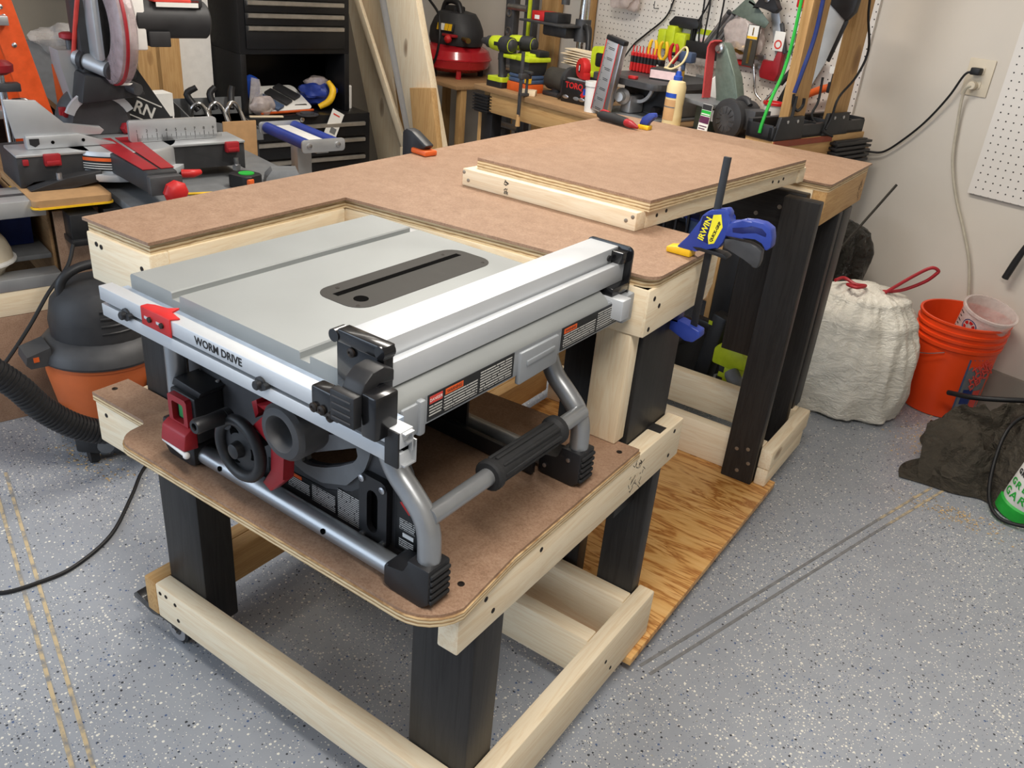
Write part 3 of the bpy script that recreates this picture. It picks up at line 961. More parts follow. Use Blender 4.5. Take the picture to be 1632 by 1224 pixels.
# handwheel with crank grip
m = MB()
cx, cz = -.416, .708
ringpts = [(cx + .047 * cos(a), -.072, cz + .047 * sin(a)) for a in [2 * pi * k / 20 for k in range(20)]]
m.tube(ringpts, .0095, 10, 2, closed=True)
m.lathe([(.040, .062), (.040, .070), (.014, .074), (.012, .086), (.006, .088)], (cx, 0, cz), (0, -1, 0), 28)
m.cyl((cx, -.002, cz), (cx, -.068, cz), .013)
m.cyl((cx - .03, -.066, cz + .04), (cx - .03, -.076, cz + .04), .017)
WH = sp(m, 'height_handwheel', M['blk'])
m = MB(); m.lathe([(.009, 0), (.0125, .004), (.0115, .030), (.0125, .048), (.0105, .052), (.006, .052), (.006, .044)], (cx - .032, -.074, cz + .044), (0, -1, .05), 16); sp(m, 'crank_grip', M['blk'], WH)
for k in range(3):
    a = pi / 2 + 2 * pi * k / 3 + .5
    m = MB(); m.prism([(cx + .024 * cos(a) + .010 * cos(a + 2 * pi * q / 10) * 1.2, cz + .024 * sin(a) + .010 * sin(a + 2 * pi * q / 10)) for q in range(10)], 'y', -.0722, -.0712); sp(m, 'wheel_opening', M['void'], WH)
# bevel lock knob, fluted
m = MB()
kx, kz = -.262, .818
def knobring(r, y, fl=0.0):
    return [(kx + (r - fl * (.5 + .5 * cos(6 * (2 * pi * i / 48)))) * cos(2 * pi * i / 48), y, kz + (r - fl * (.5 + .5 * cos(6 * (2 * pi * i / 48)))) * sin(2 * pi * i / 48)) for i in range(48)]
m.loft([knobring(.012, -.092), knobring(.019, -.104), knobring(.024, -.118), knobring(.027, -.121), knobring(.037, -.119), knobring(.043, -.112, .001), knobring(.044, -.104, .004), knobring(.044, -.076, .006), knobring(.041, -.068, .003), knobring(.020, -.066), knobring(.014, -.060), knobring(.013, -.004)])
KN = sp(m, 'bevel_lock_knob', M['dgrey'])
m = MB(); m.lathe([(.0125, 0), (.0125, .001)], (kx, -.0925, kz), (0, -1, 0), 20); sp(m, 'knob_bore', M['void'], KN)
# red lock lever
m = MB()
m.prism([(-.397, .752), (-.356, .794), (-.336, .806), (-.315, .80), (-.318, .765), (-.327, .742), (-.327, .685), (-.361, .650), (-.381, .660), (-.354, .690), (-.350, .738), (-.372, .744)], 'y', -.064, -.044, .003)
m.prism([(-.400, .783), (-.376, .788), (-.335, .814), (-.290, .828), (-.288, .812), (-.33, .796), (-.372, .778)], 'y', -.052, -.012, .002)
m.prism([(-.412, .782), (-.400, .790), (-.397, .768), (-.405, .756)], 'y', -.050, -.0025, .001)
m.box(-.345, -.322, -.05, -.0025, .775, .800, .002)
sp(m, 'bevel_lever', M['red'])
# tilt gear and motor behind the panel, rear plate
m = MB(); m.lathe([(.060, 0), (.060, .17), (.05, .185)], (-.47, .06, .785), (0, 1, 0), 28); m.box(-.40, -.27, .05, .38, .74, .915, .01); m.box(-.6, -.5, .01, .3, .8, .9, .004); sp(m, 'motor', M['blk'])
m = MB(); m.prism([(-.33, .80), (-.20, .80), (-.215, .776), (-.25, .766), (-.29, .772)], 'y', -.010, -.0025, .001); sp(m, 'tilt_gear', M['mgrey'])
m = MB(); m.box(-.640, -.140, .322, .334, .597, .628, .002); m.box(-.640, -.30, .334, .340, .628, .87); sp(m, 'rear_panel', M['blk'])
m = MB(); m.box(-.640, -.632, .0, .335, .603, .868); sp(m, 'side_panel', M['dgrey'])

# ------------------------------------------------------------------ bar clamp on the bench edge
def bar_clamp():
    q = .682
    root = thing('bar_clamp', 'blue and yellow one-handed bar clamp gripping the right edge of the workbench', 'clamp', (-.03, q, .80))
    off = (-.03, q, .80)
    def P(name, mat, pts, h, parent=root, bv=.002, y=0.0, dz=.002):
        m = MB(); m.prism([(a, z + dz) for a, z in pts], 'y', q + y - h, q + y + h, bv)
        return m.build(name, mat, parent, off=off)
    P('clamp_bar', M['blk'], [(-.0345, 1.123), (-.0215, 1.123), (-.0235, .798), (-.0365, .798)], .003, bv=.0006)
    bd = P('clamp_body', M['blue'], [(-.041, 1.026), (-.034, 1.029), (-.007, 1.038), (0, 1.031), (0, 1.021), (.008, 1.015), (0, .99), (-.002, .978), (-.01, .963), (-.053, .951), (-.059, .947), (-.085, .943), (-.088, .949), (-.069, .974), (-.054, .996), (-.051, 1.015)], .012, bv=.003)
    P('clamp_handle', M['blue'], [(.0, 1.016), (.026, 1.021), (.042, 1.028), (.063, 1.028), (.078, 1.021), (.083, 1.005), (.084, .99), (.078, .982), (.072, .984), (.07, .996), (.054, 1.001), (.032, .992), (-.002, .99)], .013, bv=.004)
    P('handle_recess', M['dblue'], [(.010, 1.008), (.028, 1.012), (.044, 1.019), (.062, 1.019), (.072, 1.012), (.072, 1.006), (.053, 1.010), (.03, 1.002), (.012, 1.000)], .0137, bv=.001)
    P('clamp_trigger', M['dgrey'], [(-.004, .984), (.015, .987), (.045, .987), (.058, .985), (.069, .978), (.07, .96), (.067, .946), (.057, .946), (.042, .959), (.02, .963), (0, .966)], .009, bv=.003)
    P('clamp_pad', M['yellow'], [(-.108, .945), (-.088, .949), (-.059, .948), (-.058, .9345), (-.107, .9345)], .0145, bv=.003)
    P('release_lever', M['blk'], [(-.057, .956), (-.043, .958), (.002, .957), (.011, .953), (.009, .948), (-.01, .951), (-.048, .952)], .0132, bv=.001)
    lb = P('body_label', M['dblue'], [(-.048, 1.016), (-.030, 1.022), (-.033, .983), (-.029, .969), (-.045, .972), (-.050, .99)], .0126, bv=0)
    l2 = P('body_label', M['lemon'], [(-.029, 1.022), (-.015, 1.026), (-.008, 1.004), (-.018, .972), (-.028, .968), (-.032, .983)], .0126, bv=0)
    text('lettering', 'IRWIN', .0155, M['lemon'], lb, (-.0395 + .03, -.0128, .996 - .80), (pi / 2, radians(-77), 0), .0001, bold=.0004)
    text('lettering', 'QUICK-GRIP', .0072, M['ink'], l2, (-.0195 + .03, -.0128, .995 - .80), (pi / 2, radians(-74), 0), .0001, bold=.0003)
    P('lower_jaw', M['blue'], [(-.072, .813), (-.055, .811), (-.03, .806), (-.012, .803), (-.010, .79), (-.022, .776), (-.038, .774), (-.078, .79), (-.083, .806)], .013, bv=.003, dz=0)
    P('lower_pad', M['dblue'], [(-.083, .806), (-.083, .8228), (-.058, .8228), (-.058, .806)], .013, bv=.001, dz=0)
bar_clamp()

# ------------------------------------------------------------------ things in the room frame
def rt(name, label, cat, p, rz=0, group=None):
    return thing(name, label, cat, RP(*p), RA + rz, group)
def one(mb, name, mat, label, cat, p, rz=0, group=None):
    return tag(mb.build(name, mat, loc=RP(*p), rot=RA + rz), label, cat, group)
M['card'] = plain('cardboard', C(176, 138, 96), .8, var=.1)
M['paper'] = plain('white_paper', C(236, 234, 228), .7, var=.03)
M['charcoal'] = plain('charcoal_plastic', C(48, 48, 50), .55, var=.15)
M['iron'] = plain('cast_iron', C(84, 84, 86), .5, .5, var=.15)
M['chrome'] = plain('chrome', C(214, 214, 214), .18, 1)
M['tankred'] = plain('red_enamel', C(186, 34, 44), .25, coat=.5, var=.08, scale=6)
M['orangep'] = plain('orange_plastic', C(216, 96, 40), .45)
M['vacorange'] = plain('vac_orange', C(206, 104, 52), .5, var=.08, scale=10)
M['bucket'] = plain('bucket_orange', C(232, 72, 24), .42, var=.05, scale=8)
M['ladder'] = plain('ladder_orange', C(236, 92, 40), .45)
M['brass'] = plain('brass', C(170, 140, 80), .35, .9)
M['cord'] = plain('black_cord', C(24, 24, 26), .5)
M['wcord'] = plain('beige_cord', C(186, 178, 160), .5)
M['ivory'] = plain('ivory_plastic', C(214, 202, 180), .45, var=.03)
M['sagegreen'] = plain('hammered_green', C(104, 116, 106), .45, .2, var=.12, scale=60)
M['beltred'] = plain('abrasive_belt', C(190, 72, 72), .85, var=.1, scale=200)
M['cream'] = plain('cream_plastic', C(238, 216, 164), .4, var=.03)
M['glueblue'] = plain('cap_blue', C(36, 76, 176), .4)
M['tan'] = plain('tan_print', C(206, 160, 110), .6)
M['grn'] = plain('bright_green', C(40, 170, 60), .45)
M['purple'] = plain('purple_print', C(96, 44, 78), .5)
M['pink'] = plain('pink_print', C(236, 206, 206), .6)
M['toolblack'] = plain('tool_chest_black', C(30, 30, 32), .35, .2, var=.1, scale=60)
M['drawerpull'] = plain('drawer_pull', C(184, 178, 168), .4, .7)
M['leather'] = plain('dark_canvas', C(58, 54, 48), .85, var=.3, scale=16, bump=.3)
M['navy'] = plain('navy_plastic', C(30, 48, 110), .45)
M['denim'] = plain('slate_blue_plastic', C(70, 88, 118), .5)

def film(name, col, alpha, rough=.2):
    t = NT(name)
    v = t.coord()
    n = t.noise(v, 22, 4)
    t.l(t.ramp(n, [(.3, shade(col, .85)), (.7, col)]), t.b.inputs['Base Color'])
    t.l(t.math('MULTIPLY_ADD', n, .5, alpha - .25, clamp=True), t.b.inputs['Alpha'])
    t.b.inputs['Roughness'].default_value = rough
    t.bump(n, .5, .01)
    return t.m
M['clear'] = film('clear_plastic', C(226, 220, 216), .34)
M['clearpink'] = film('clear_blade_guard', C(214, 190, 192), .50)
M['milky'] = film('milky_plastic', C(232, 216, 210), .55)

# wall workbench --------------------------------------------------
WZ = .845
wb = rt('garage_workbench', 'long wooden workbench along the back wall, cluttered with tools', 'workbench', (-1.45, -.4, 0))
def wbp(name, mat, *bx, bv=.002):
    m = MB()
    for q in bx: m.box(q[0] + 1.45, q[1] + 1.45, q[2] + .4, q[3] + .4, q[4], q[5], bv)
    return m.build(name, mat, wb)
wbp('worktop', M['osb'], (-2.26, -.665, -.77, -.02, .823, WZ))
wbp('apron', M['stud_x'], (-2.15, -.70, -.76, -.722, .735, .822))
wbp('apron', M['stud_y'], (-.72, -.682, -.72, -.42, .735, .822))
wbp('apron', M['stud_x'], (-2.15, -.70, -.09, -.052, .735, .822))
wbp('apron', M['stud_y'], (-2.24, -.202 - 2, -.72, -.05, .735, .822))
M['redwood'] = plain('red_stain', C(140, 66, 44), .6)
for x, y in ((-2.22, -.70), (-2.22, -.10), (-.74, -.70), (-.74, -.10)):
    s = -1 if y < -.4 else 1
    br = wbp('leg_bracket', M['blk'], (x - .035, x + .065, y - .068 if s < 0 else y - .03, y - .04 if s < 0 else y + .03, .725, .80), bv=.003)
    m = MB()
    for k in range(6):
        z = .733 + k * .0135
        m.box(x - .04 + 1.45, x + .072 + 1.45, y - .074 + .4 if s < 0 else y - .04 + .4, y - .06 + .4 if s < 0 else y + .04 + .4, z, z + .006)
        m.box(x + .05 + 1.45, x + .086 + 1.45, y - .06 + .4, y + .06 + .4, z, z + .006)
    m.build('bracket_fins', M['blk'], br)
    wbp('leg', M['blk'], (x - .02, x + .06, y - .03, y + .03, 0, .73), bv=.004)
    wbp('leg_edge', M['stud_z'], (x - .045, x - .021, y - .03, y + .03, 0, .73))
wbp('lower_shelf', M['osb'], (-2.18, -.72, -.66, -.05, .24, .26))
eb = rt('end_block', 'pale wood block with a red-stained edge under the black upright bracket', 'wood block', (-.70, -.43, WZ))
m = MB(); m.box(-.06, .055, -.30, .305, .0005, .06, .002); m.build('block', M['stud_y'], eb)
m = MB(); m.box(.0551, .060, -.30, .07, .04, .06); m.build('red_edging', M['redwood'], eb)
wbp('end_board', M['stud_y'], (-.664, -.645, -.73, -.36, .76, .845))
# shelf uprights standing in a moulded bracket on the right end
ub = rt('shelf_upright_bracket', 'black moulded bracket tray holding two tall lumber uprights on the wall workbench', 'bracket', (-.70, -.375, WZ + .0605))
m = MB()
m.box(-.06, .05, -.36, .24, 0, .012, .002)
m.box(.03, .05, -.36, .24, 0, .045, .002)
m.box(-.06, -.04, -.36, .24, 0, .06, .002)
for y in (-.36, -.20, -.10, 0, .06, .14, .235):
    m.box(-.06, .045, y, y + .008, 0, .05, .001)
for y0 in (-.355, -.055):
    m.prism([(y0, 0), (y0 + .17, 0), (y0 + .16, .078), (y0 + .02, .078)], 'x', .042, .056, .002)
m.build('bracket_tray', M['blk'], ub)
m = MB()
for q in range(9): m.box(.052, .088, .015, .265, -.17 + q * .017, -.161 + q * .017, .001)
m.box(.058, .075, .03, .25, -.175, -.02, .002)
m.build('bracket_fins', M['blk'], ub)
for y0 in (-.345, -.045):
    for dy in (.05, .11):
        m = MB(); m.lathe([(.006, 0), (.006, .002), (.003, .003)], (.056, y0 + dy, .062), (1, 0, 0), 12); m.build('bolt', M['steel'], ub)
for nm, y0, wd in (('a', -.27, .105), ('b', .02, .10)):
    m = MB(); m.box(-.02, .018, y0, y0 + wd, .0125, 1.45, .004)
    one(m, 'shelf_upright', M['stud_z'], 'tall lumber shelf upright %s' % ('carrying the green and blue bungee cords' if nm == 'a' else 'nearest the bare wall, behind the hanging hand saw'), 'post', (-.69, -.36, WZ + .0605), group='shelf uprights')
# pegboard panels
m = MB(); m.box(-2.26, -.775, -.014, 0, .10, 1.9); tag(m.build('pegboard', M['peg'], loc=RP(0, 0, .80), rot=RA, off=(0, 0, .80)), 'wide white pegboard hung with tools above the wall workbench', 'pegboard')
m = MB(); m.box(-.248, 1.2, -.016, -.003, .757, 2.2)
pg2 = tag(m.build('pegboard', M['peg'], loc=RP(0, 0, 0), rot=RA), 'white pegboard on the bare wall to the right of the power outlet', 'pegboard')
m = MB(); m.box(-2.64, -2.51, -.05, -.012, 0, 2.6, .003); one(m, 'lumber_post', M['stud_z'], 'pale lumber post standing against the back wall behind the drill press table', 'post', (0, 0, 0))

m = MB(); m.box(-2.345, -2.265, -.05, -.012, 0, 2.6, .003); one(m, 'lumber_post', M['stud_z'], 'pale lumber post at the left edge of the wide pegboard', 'post', (0, 0, 0))
# outlet and cords on the back wall
ol = rt('power_outlet', 'ivory double power outlet plate on the back wall', 'outlet', (-.342, 0, 1.145))
m = MB(); m.box(-.046, .046, -.006, 0, -.062, .062, .003); m.build('cover_plate', M['ivory'], ol)
for z in (.024, -.024):
    m = MB(); m.prism(rrect(-.017, .017, z - .014, z + .014, .006), 'y', -.009, -.005, .001); m.build('socket', M['ivory'], ol)
cb = rt('extension_cord', 'black power cord running from the outlet to the wall workbench', 'cord', (-.345, -.01, 1.166))
m = MB(); m.box(-.018, .016, -.030, 0, -.012, .012, .004); m.build('plug', M['cord'], cb)
m = MB(); m.tube([(-.012, -.022, -.002), (-.035, -.024, -.018), (-.07, -.018, -.10), (-.13, -.012, -.20), (-.20, -.012, -.285), (-.255, -.012, -.335), (-.30, -.02, -.345), (-.345, -.03, -.345)], .0042, 8, 6); m.build('cable', M['cord'], cb)
cw = rt('extension_cord', 'beige power cord hanging from the lower socket down behind the orange bucket', 'cord', (-.345, -.01, 1.118))
m = MB(); m.cyl((0, -.028, 0), (0, 0, 0), .014, n=14, bv=.002); m.build('plug', M['ivory'], cw)
m = MB(); m.tube([(0, -.026, 0), (-.012, -.03, -.01), (-.02, -.018, -.05), (-.012, -.008, -.14), (.01, -.008, -.26), (.06, -.008, -.38), (.13, -.008, -.5), (.19, -.008, -.62), (.24, -.008, -.8), (.28, -.012, -1.0), (.29, -.02, -1.09)], .0055, 8, 6); m.build('cable', M['wcord'], cw)

# ------------------------------------------------------------------ on the wall workbench
def tb(mb, name, mat, parent, label=None, **kw):
    o = mb.build(name, mat, parent, **kw)
    if label: o['label'] = label
    return o
def drill(label, p, rz, group='cordless drills'):
    r = rt('cordless_drill', label, 'drill', p, rz, group)
    m = MB(); m.lathe([(.020, -.075), (.030, -.070), (.033, -.03), (.034, .02), (.030, .055), (.026, .06)], (0, 0, .185), (-1, 0, 0), 20); tb(m, 'motor_housing', M['lime'], r)
    m = MB(); m.lathe([(.025, .055), (.026, .085), (.019, .092), (.014, .125), (.006, .13)], (0, 0, .185), (-1, 0, 0), 18); tb(m, 'chuck', M['charcoal'], r)
    m = MB(); m.lathe([(.0345, -.06), (.0355, -.03), (.0345, 0)], (.01, 0, .185), (-1, 0, 0), 20); m.ball((.072, 0, .185), (.018, .028, .028), 14, 8); tb(m, 'rear_cap', M['charcoal'], r)
    m = MB(); m.tube([(.02, 0, .16), (.012, 0, .12), (.018, 0, .06), (.02, 0, .04)], [.021, .018, .017, .022], 12, 4); m.box(-.012, .0, -.007, .007, .115, .145, .003); tb(m, 'grip', M['charcoal'], r)
    m = MB(); m.prism(rrect(-.045, .055, -.036, .036, .01), 'z', .026, .045, .004); tb(m, 'battery_top', M['lime'], r)
    m = MB(); m.prism(rrect(-.048, .058, -.038, .038, .008), 'z', 0, .026, .003); tb(m, 'battery', M['blk'], r)
    m = MB(); m.box(-.014, .024, -.0355, -.033, .178, .194, .001); tb(m, 'brand_plate', M['blk'], r)
    return r
d1 = drill('front lime cordless drill standing on its battery by the orange box', (-2.165, -.70, WZ), .05)
dup(d1, RP(-2.19, -.56, WZ), RA + .25, 'lime cordless drill standing behind another drill')
def crate(name, label, cat, p, d, mat, rz=0, bv=.003):
    m = MB(); m.box(-d[0] / 2, d[0] / 2, -d[1] / 2, d[1] / 2, 0, d[2], bv)
    return one(m, name, mat, label, cat, p, rz)
crate('storage_box', 'flat bright orange box at the bottom of the stack beside the drills', 'box', (-2.025, -.66, WZ), (.14, .10, .038), M['orangep'])
r = rt('bit_case', 'grey flat bit case with a brass-coloured catch on top of the orange box', 'case', (-2.025, -.655, WZ + .0385))
m = MB(); m.box(-.068, .068, -.05, .05, 0, .019, .006); m.box(-.068, .068, -.05, .05, .0195, .036, .006); tb(m, 'shell', M['denim'], r)
m = MB(); m.box(.045, .07, -.052, -.03, .004, .036, .002); tb(m, 'catch', M['yellow'], r)
r = rt('parts_organizer', 'black parts bin with a lime lid on top of the stacked cases', 'bin', (-2.03, -.65, WZ + .075))
m = MB(); m.prism([(-.06, 0), (.065, 0), (.072, .058), (-.068, .058)], 'y', -.055, .055, .004); tb(m, 'bin', M['charcoal'], r)
m = MB(); m.box(-.095, -.01, -.07, .062, .058, .074, .004); m.box(-.005, .085, -.07, .062, .058, .078, .004); m.box(-.03, .06, -.02, .04, .074, .09, .006); tb(m, 'lid', M['lime'], r)
m = MB(); m.box(.015, .085, -.01, .05, .079, .105, .006); tb(m, 'latch', M['blk'], r)
m = MB(); m.box(-.045, .03, -.03, .03, 0, .022, .002); one(m, 'wood_offcut', M['pine_x'], 'small pale wood offcut lying on the bench front beside the orange box', 'wood block', (-1.93, -.715, WZ), .7)
r = rt('screw_clamp', 'brown steel screw clamp hanging on the front edge of the wall workbench', 'clamp', (-1.90, -.795, .72))
m = MB(); m.box(-.008, .008, -.004, .004, .04, .31, .001); m.box(-.009, .009, -.004, .045, .128, .14, .001); tb(m, 'bar', M['iron'], r)
m = MB(); m.box(-.012, .012, -.01, .05, .20, .222, .003); m.cyl((0, .035, .127), (0, .035, .205), .006); m.box(-.03, .03, .028, .042, .222, .232, .002); tb(m, 'sliding_jaw', M['iron'], r)
m = MB(); m.cyl((0, 0, .0), (0, 0, .05), .011, .008, 12); tb(m, 'handle', M['stud_z'], r)
# long yellow level leaning behind the drills and the folded ladder
m = MB(); m.box(-.009, .009, -.006, .006, 0, .75, .002); one(m, 'yellow_rule', M['lime'], 'thin lime yellow straightedge standing behind the cordless drills', 'straightedge', (-2.47, -.28, WZ))
ld = rt('aluminium_ladder', 'grey aluminium ladder standing against the wall behind the drills', 'ladder', (-2.60, -.20, 0))
m = MB()
for x in (-.13, .02): m.box(x, x + .07, -.02, .02, 0, 2.0, .003)
tb(m, 'rail', M['iron'], ld)
for k in range(6):
    m = MB(); m.cyl((-.10, -.021, .25 + k * .3), (.05, -.021, .25 + k * .3), .016, n=14); tb(m, 'rung', M['steel'], ld)
for z in (.96, 1.03, 1.12):
    m = MB(); m.ring(circ(-.095, z, .022, 20), circ(-.095, z, .014, 20), 'y', -.024, -.019); tb(m, 'rung_socket', M['steel'], ld)
# bench grinder / small vacuum in black
r = rt('bench_grinder', 'dusty black bench grinder squatting behind the hanging screw clamp', 'grinder', (-1.87, -.58, WZ))
m = MB(); m.box(-.07, .07, -.05, .05, 0, .018, .004); m.cyl((-.02, 0, .015), (-.02, 0, .05), .03); tb(m, 'base', M['charcoal'], r)
m = MB(); m.lathe([(.03, -.075), (.048, -.06), (.050, .04), (.042, .06)], (-.01, 0, .07), (1, 0, 0), 24); tb(m, 'motor', M['leather'], r)
m = MB(); m.lathe([(.05, 0), (.058, .004), (.058, .026), (.05, .03)], (.045, 0, .075), (1, 0, 0), 26); tb(m, 'wheel_guard', M['charcoal'], r)
m = MB(); m.tube([(.07, -.05, .09), (.085, -.07, .07), (.085, -.072, .03), (.06, -.07, .012)], .011, 10, 5); tb(m, 'hose', M['blk'], r)
# torque-wrench box
r = rt('boxed_power_tool', 'black and red carton with red lettering behind the white cup', 'carton', (-1.70, -.60, WZ), .12)
m = MB(); m.box(-.085, .085, -.055, .06, 0, .088, .002); tb(m, 'carton', M['black_label'], r)
text('lettering', 'TORQ', .034, M['bred'], r, (-.018, -.0553, .071), (pi / 2, 0, 0), .0003, bold=.001)
m = MB(); m.prism([(.03, .028), (.085, .066), (.085, .088), (.055, .088), (.02, .04)], 'y', -.0556, -.0551); tb(m, 'print_flash', M['bred'], r)
for x in (-.06, .0, .03):
    m = MB(); m.ball((x, -.0555, .022), (.017, .002, .008), 14, 8); tb(m, 'printed_tool', M['steel'] if x else M['mgrey'], r)
m = MB(); m.box(-.13, .11, -.012, .012, 0, .006, .001); one(m, 'steel_strip', M['alugrey'], 'thin steel strip lying on the black and red carton', 'strip', (-1.70, -.60, WZ + .0885), .1)
r = rt('tape_measure', 'red round tape measure standing on the black and red carton', 'tape measure', (-1.735, -.59, WZ + .0955), -.3)
m = MB(); m.lathe([(.030, -.018), (.040, -.016), (.043, -.008), (.043, .008), (.040, .016), (.030, .018)], (0, 0, .044), (0, 1, 0), 12); m.box(.0, .045, -.016, .016, .001, .03, .004); tb(m, 'case', M['bred'], r)
m = MB(); m.box(-.007, .007, -.0195, -.0175, .028, .06, .003); tb(m, 'badge', M['blk'], r)
m = MB(); m.box(-.003, .003, -.0205, -.0192, .033, .055, .001); tb(m, 'badge_mark', M['white'], r)
# bundle of shims on a steel block
m = MB(); m.box(-.05, .05, -.05, .05, 0, .10, .004); m.box(-.06, .06, -.02, .02, .1, .112, .003); m.box(.03, .06, -.10, .02, .06, .085, .003); one(m, 'drill_press_vise', M['alugrey'], 'grey steel vise between the grinder and the red tape measure', 'vise', (-1.895, -.42, WZ))
for k in range(7):
    m = MB(); z = .1145 + k * .0105
    m.prism([(-.125, -.002), (.09, -.0095), (.09, 0), (-.125, .0005)], 'y', -.035, .035)
    o = one(m, 'wood_shim', M['pine_x'], ['lowest', 'second lowest', 'third', 'middle', 'third highest', 'second highest', 'uppermost'][k] + ' pale wood shim of the bundle lying on the vise', 'shim', (-1.90 + .008 * ((k * 3) % 4), -.42, WZ + z + .0095), .05 * ((k * 2) % 3 - 1), 'bundle of wood shims')
# drill press behind
dp = rt('drill_press', 'grey drill press with a crank standing at the back left of the wall workbench', 'drill press', (-2.13, -.28, WZ))
m = MB(); m.box(-.10, .10, -.14, .10, 0, .02, .004); tb(m, 'base', M['iron'], dp)
m = MB(); m.cyl((.0, .05, .02), (.0, .05, .75), .023, n=20); tb(m, 'column', M['chrome'], dp)
m = MB(); m.box(-.30, .02, -.10, .06, .262, .272, .003); m.box(-.19, -.02, -.04, .06, .21, .262, .01); m.cyl((0, .05, .20), (0, .05, .30), .038, n=18); tb(m, 'work_table', M['iron'], dp)
m = MB(); m.tube([(.05, .02, .27), (.09, 0, .262), (.12, -.02, .20), (.13, -.03, .155)], [.017, .017, .013, .013], 12, 5); tb(m, 'crank_grip', M['blk'], dp)
m = MB(); m.cyl((.135, -.03, .148), (.20, -.04, .135), .010); m.cyl((.03, .04, .26), (.06, .01, .27), .012); tb(m, 'crank_arm', M['alugrey'], dp)
m = MB(); m.box(-.05, .05, -.02, .04, .45, .75, .01); m.cyl((-.02, -.06, .36), (-.02, -.06, .5), .02); tb(m, 'head', M['iron'], dp)
r = rt('bit_box', 'red and black bit set box lying on the drill press table', 'box', (-2.31, -.29, WZ + .2725), .1)
m = MB(); m.box(-.07, .01, -.05, .05, 0, .042, .003); tb(m, 'red_sleeve', M['bred'], r)
m = MB(); m.box(.011, .10, -.05, .05, 0, .042, .003); tb(m, 'case', M['charcoal'], r)
m = MB(); m.box(-.050, -.018, -.0508, -.0502, .006, .024); tb(m, 'sticker', M['paper'], r)
# lime stapler with a battery
r = rt('cordless_fan_light', 'lime and black battery tool with an open handle behind the speed level', 'power tool', (-1.745, -.46, WZ + .0), .1)
m = MB(); m.ring(match(rrect(-.05, .06, .115, .225, .02), (.005, .17), 48), match(rrect(-.026, .05, .142, .20, .012), (.005, .17), 48), 'y', -.028, .028); m.box(-.055, .03, -.034, .034, .095, .118, .004); tb(m, 'body', M['lime'], r)
m = MB(); m.box(-.026, .06, -.026, .026, .141, .201, .002); m.box(-.05, .05, -.036, .036, .045, .095, .006); m.box(-.06, .06, -.045, .045, 0, .045, .004); tb(m, 'battery', M['blk'], r)
m = MB(); m.box(-.03, -.018, -.0375, -.0355, .06, .072, .001); m.box(.018, .036, -.0375, -.0355, .056, .070, .001); tb(m, 'terminal', M['steel'], r)
# white cup, level, hand tool, blue-yellow clamp
r = rt('plastic_cup', 'white plastic cup with a blue mark at the bench front', 'cup', (-1.535, -.715, WZ))
m = MB(); m.lathe([(.031, 0), (.031, .001), (.035, .10), (.038, .101), (.038, .118), (.034, .119), (.033, .05)], (0, 0, 0), (0, 0, 1), 26); tb(m, 'cup', M['white'], r)
m = MB(); m.prism([(-.0345, .06), (-.028, .06), (-.028, .085), (-.0345, .085)], 'y', -.026, -.016); tb(m, 'mark', M['glueblue'], r)
r = rt('box_level', 'red-edged silver box level with black end caps leaning in front of the benchtop saw', 'level', (-1.475, -.73, WZ))
L = MB(); T = Euler((0, radians(9), 0)).to_matrix().to_4x4()
L.box(-.043, .027, -.012, .012, .012, .285, .002, T); tb(L, 'bar', M['alugrey'], r)
for x in (-.043, .024):
    m = MB(); m.box(x, x + .0045, -.0128, .0128, .012, .285, .0005, T); tb(m, 'red_edge', M['bred'], r)
m = MB(); m.box(.029, .052, -.014, .012, .012, .285, .002, T); tb(m, 'side_face', M['steel'], r)
m = MB(); m.box(-.045, .053, -.014, .014, .285, .302, .003, T); tb(m, 'end_cap', M['blk'], r)
m = MB()
rnd = random.Random(4)
for k in range(46):
    z = .02 + k * .0056
    w = .012 if k % 5 == 0 else .006
    m.box(-.037, -.037 + w, -.0126, -.0119, z, z + .0012, 0, T)
    if k % 7 < 2: m.box(-.018 + rnd.uniform(-.004, .004), .012, -.0126, -.0119, z, z + .002, 0, T)
tb(m, 'scale_marks', M['ink'], r)
r = rt('utility_saw', 'black and red hand tool lying on the back edge of the saw bench', 'hand tool', (-.93, -1.225, .936), .1)
T = Matrix.Identity(4)
m = MB(); m.tube([(-.075, .012, .016), (-.05, .004, .017), (0, 0, .017), (.05, -.008, .016), (.062, -.012, .015)], [.010, .015, .0155, .014, .011], 14, 4); tb(m, 'grip', M['rubber'], r)
m = MB(); m.tube([(.055, -.010, .016), (.08, -.016, .014), (.105, -.012, .008)], [.0125, .012, .004], 12, 4); m.tube([(-.075, .014, .018), (-.06, .012, .030), (-.03, .008, .030)], [.006, .006, .004], 10, 4); tb(m, 'red_shell', M['red'], r)
r = rt('mini_bar_clamp', 'small blue clamp with a yellow pad at the back of the saw bench', 'clamp', (-.83, -1.185, .936), .2)
m = MB(); m.box(-.022, .018, -.014, .014, 0, .014, .003); tb(m, 'pad', M['yellow'], r)
m = MB(); m.prism([(-.020, .0145), (.012, .0145), (.014, .028), (.036, .044), (.030, .056), (.008, .052), (-.012, .036)], 'y', -.010, .010, .003); tb(m, 'jaw', M['blue'], r)
